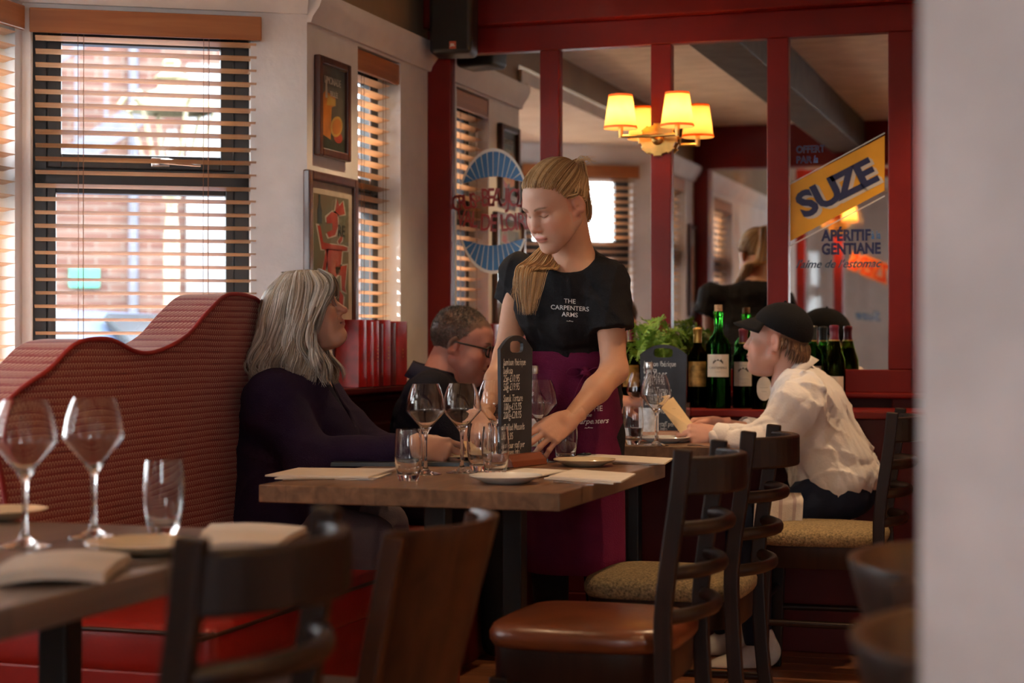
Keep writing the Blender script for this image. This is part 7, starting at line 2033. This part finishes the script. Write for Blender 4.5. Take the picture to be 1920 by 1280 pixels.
    for a_ in (aN,aF):
        p = np.array((a_[0],a_[1],0.045)); g = SDF(p-0.22,p+0.22,0.006); g.cap(p-f*0.035,p+f*0.14-np.array((0,0,0.006)),0.043,0.036,0.03); g.cap(p-f*0.02,p+np.array((0,0,0.055))-f*0.015,0.042,0.042,0.03); g.plane((0,0,0.003),(0,0,-1)); gv, gf = g.mesh(); attach(root,'trainer',np_mesh('trainer',[(gv,gf,None)],M_sh))
    # cap
    M_cap_ = cloth('black_cap_cotton', (0.010,0.010,0.012), bump=0.3)
    s = SDF((-0.11,-0.14,0.0),(0.11,0.13,0.16),0.003)
    s.ell((0,-0.012,0.036),(0.084,0.106,0.094),k=0.0); s.ell((0,-0.012,0.030),(0.078,0.100,0.088),k=0.0,op='sub')
    s.plane((0,0.0,0.034),(0,0.36,-1))
    cv, cf = s.mesh()
    cm = np_mesh('cap_crown',[(cv,cf,None)],M_cap_); cm.transform(HM)
    mb = MB(); rows = []
    for j in range(5):
        tt = j/4; row = []
        for i in range(17):
            a = -1.15+2.3*i/16; rr2 = 0.080+0.060*tt*math.cos(a*0.9)
            row.append(Vector((rr2*math.sin(a)*0.98,-0.010+ (0.099+0.072*tt*math.cos(a))*math.cos(a), 0.070-0.026*tt-0.030*(math.sin(a)**2)*(0.55+0.45*tt))))
        rows.append(row)
    vr = [mb._addv(rw) for rw in rows]
    for j in range(4):
        for i in range(16): mb.bm.faces.new((vr[j][i],vr[j][i+1],vr[j+1][i+1],vr[j+1][i]))
    bm_m = mb.mesh('cap_peak',M_cap_,smooth=180); bm2 = bmesh.new(); bm2.from_mesh(bm_m); bmesh.ops.solidify(bm2, geom=bm2.faces[:], thickness=0.003); bm2.to_mesh(bm_m); bm2.free(); bm_m.shade_smooth(); bm_m.transform(HM)
    co = attach(root,'cap',cm); 
    po = bpy.data.objects.new('cap_peak',bm_m); link(po,co); bm_m.transform(Matrix.Translation(-Vector(root.location)))
    bt = MB().sphere((0,-0.012,0.130),0.006).mesh('cap_button',M_cap_,smooth=180); bt.transform(HM); bo = bpy.data.objects.new('cap_button',bt); link(bo,co); bt.transform(Matrix.Translation(-Vector(root.location)))
    # short auburn hair below the cap
    rg = np.random.default_rng(8); paths, rad, cols = [], [], []
    tone = [(0.14,0.065,0.03),(0.22,0.11,0.05),(0.09,0.045,0.025),(0.30,0.18,0.10)]
    for i in range(420):
        a = rg.uniform(1.75,2*PI-1.75); L = rg.uniform(0.03,0.085)*(0.5+0.5*abs(math.cos(a)))
        if abs(a-PI) > 1.15: L = rg.uniform(0.02,0.045)
        p0 = np.array((0.077*math.sin(a),-0.012+0.097*math.cos(a),0.010+0.030*math.cos(a)+rg.uniform(-.006,.012))); out = np.array((math.sin(a),math.cos(a),0))
        P = [p0, p0+out*0.004-np.array((0,0,L*0.5)), p0-out*0.004*rg.uniform(0,3)-np.array((0,-0.006,L))]
        paths.append(xf(HM,cr(P,4))); rad.append(rg.uniform(0.0012,0.0024)); cols.append(np.array(tone[rg.integers(4)])*rg.uniform(0.8,1.2))
    sv, sf, scc = strands(paths, rad, cols, 4)
    attach(root,'hair',np_mesh('hair',[(sv,sf,scc)],M_hair))
    # striped napkin hanging over the lap
    mb = MB(); rows = []
    for j in range(9):
        v = j/8; row = []
        for i in range(15):
            uu = i/14
            px = 1415+92*uu-4*v; py = 928+88*v*(1-0.18*uu); p = VV(px,py,D-0.255+0.05*(1-v)**3*0.0+0.012*math.sin(uu*9+v*2)*v)
            if j == 0: p = p+A_(room(0,0.06))
            row.append(Vector(p))
        rows.append(row)
    vr = [mb._addv(rw) for rw in rows]
    for j in range(8):
        for i in range(14): mb.bm.faces.new((vr[j][i],vr[j][i+1],vr[j+1][i+1],vr[j+1][i]))
    nm = mb.mesh('napkin',M_napkin,smooth=180); nm.materials.append(mat('red_napkin_stripe',(0.45,0.06,0.05),rough=0.9)); nm.materials.append(mat('faint_napkin_stripe',(0.55,0.42,0.38),rough=0.9))
    for k_,p_ in enumerate(nm.polygons):
        if k_ % 14 in (2,7,11): p_.material_index = 1 if k_ % 14 == 2 else 2
    bm2 = bmesh.new(); bm2.from_mesh(nm); bmesh.ops.solidify(bm2, geom=bm2.faces[:], thickness=0.003); bm2.to_mesh(nm); bm2.free(); nm.shade_smooth()
    c = VV(1460,970,D-0.25); no = bpy.data.objects.new('lap_napkin',nm); link(no); nm.transform(Matrix.Translation(-Vector(c))); no.location = c
    tag(no,'white napkin with a red stripe hanging from the lap of the seated reader','napkin')
cap_person()

# cards held in hands
def card(name, pts, m, label, th=0.0015, lines=None):
    P = [Vector(p) for p in pts]; n = (P[1]-P[0]).cross(P[3]-P[0]).normalized(); c = sum(P,Vector())/4
    mb = MB(); a = mb._addv([p-c for p in P]); b = mb._addv([p-c+n*th for p in P])
    mb.bm.faces.new(a); mb.bm.faces.new(b[::-1])
    for k in range(4): mb.bm.faces.new((a[k],a[(k+1)%4],b[(k+1)%4],b[k]))
    o = mb.obj(name, m); o.location = c; tag(o, label, 'menu')
    return o, P, n, c
M_card2 = mat('cream_menu_card', (0.70,0.50,0.27), rough=0.8, var=0.04)
D6 = 5.93
o, P, n, c = card('menu_card', [W(1312,812,D6-0.06),W(1276,812,D6-0.04),W(1236,760,D6+0.02),W(1262,744,D6+0.05)], M_card2, 'cream menu card held by the person in the cap')
o, P, n, c = card('menu_card', [W(1318,808,D6-0.05),W(1280,826,D6-0.07),W(1236,762,D6),W(1264,744,D6+0.02)], M_card2, 'cream menu card held by the person in the cap') if False else (o,P,n,c)
xd = (P[0]-P[1]).normalized(); yd = ((P[2]+P[3])/2-(P[0]+P[1])/2).normalized(); nn = xd.cross(yd)
if nn.dot(Vector(cam.location)-c) < 0: xd = -xd; nn = -nn
for t_, off in (('———',0.040),('——',0.015),('———',0.0)):
    text_obj('card_print', t_, frame(nn*0.0022+yd*off, xd, yd), M_ink, o, size=0.009, extrude=0.0001)
mb = MB(); rows = []
for i in range(13):
    u = i/12; px = 838+96*u; top_ = 853-27*math.sin(PI*min(1,u*1.05+0.08))**0.8; rows.append((W(px,top_,4.92+0.10*u),W(px,856,4.80+0.05*u)))
va = mb._addv([a for a,b in rows]); vb = mb._addv([b for a,b in rows])
for k in range(12): mb.bm.faces.new((va[k],va[k+1],vb[k+1],vb[k]))
m_ = mb.mesh('menu_leaf',M_card2,smooth=180); bm2 = bmesh.new(); bm2.from_mesh(m_); bmesh.ops.solidify(bm2, geom=bm2.faces[:], thickness=0.0015); bm2.to_mesh(m_); bm2.free()
c = W(885,842,4.88); ml = bpy.data.objects.new('menu_leaf',m_); link(ml); m_.transform(Matrix.Translation(-c)); ml.location = c; tag(ml,'curled cream menu leaf in the seated woman hands','menu')
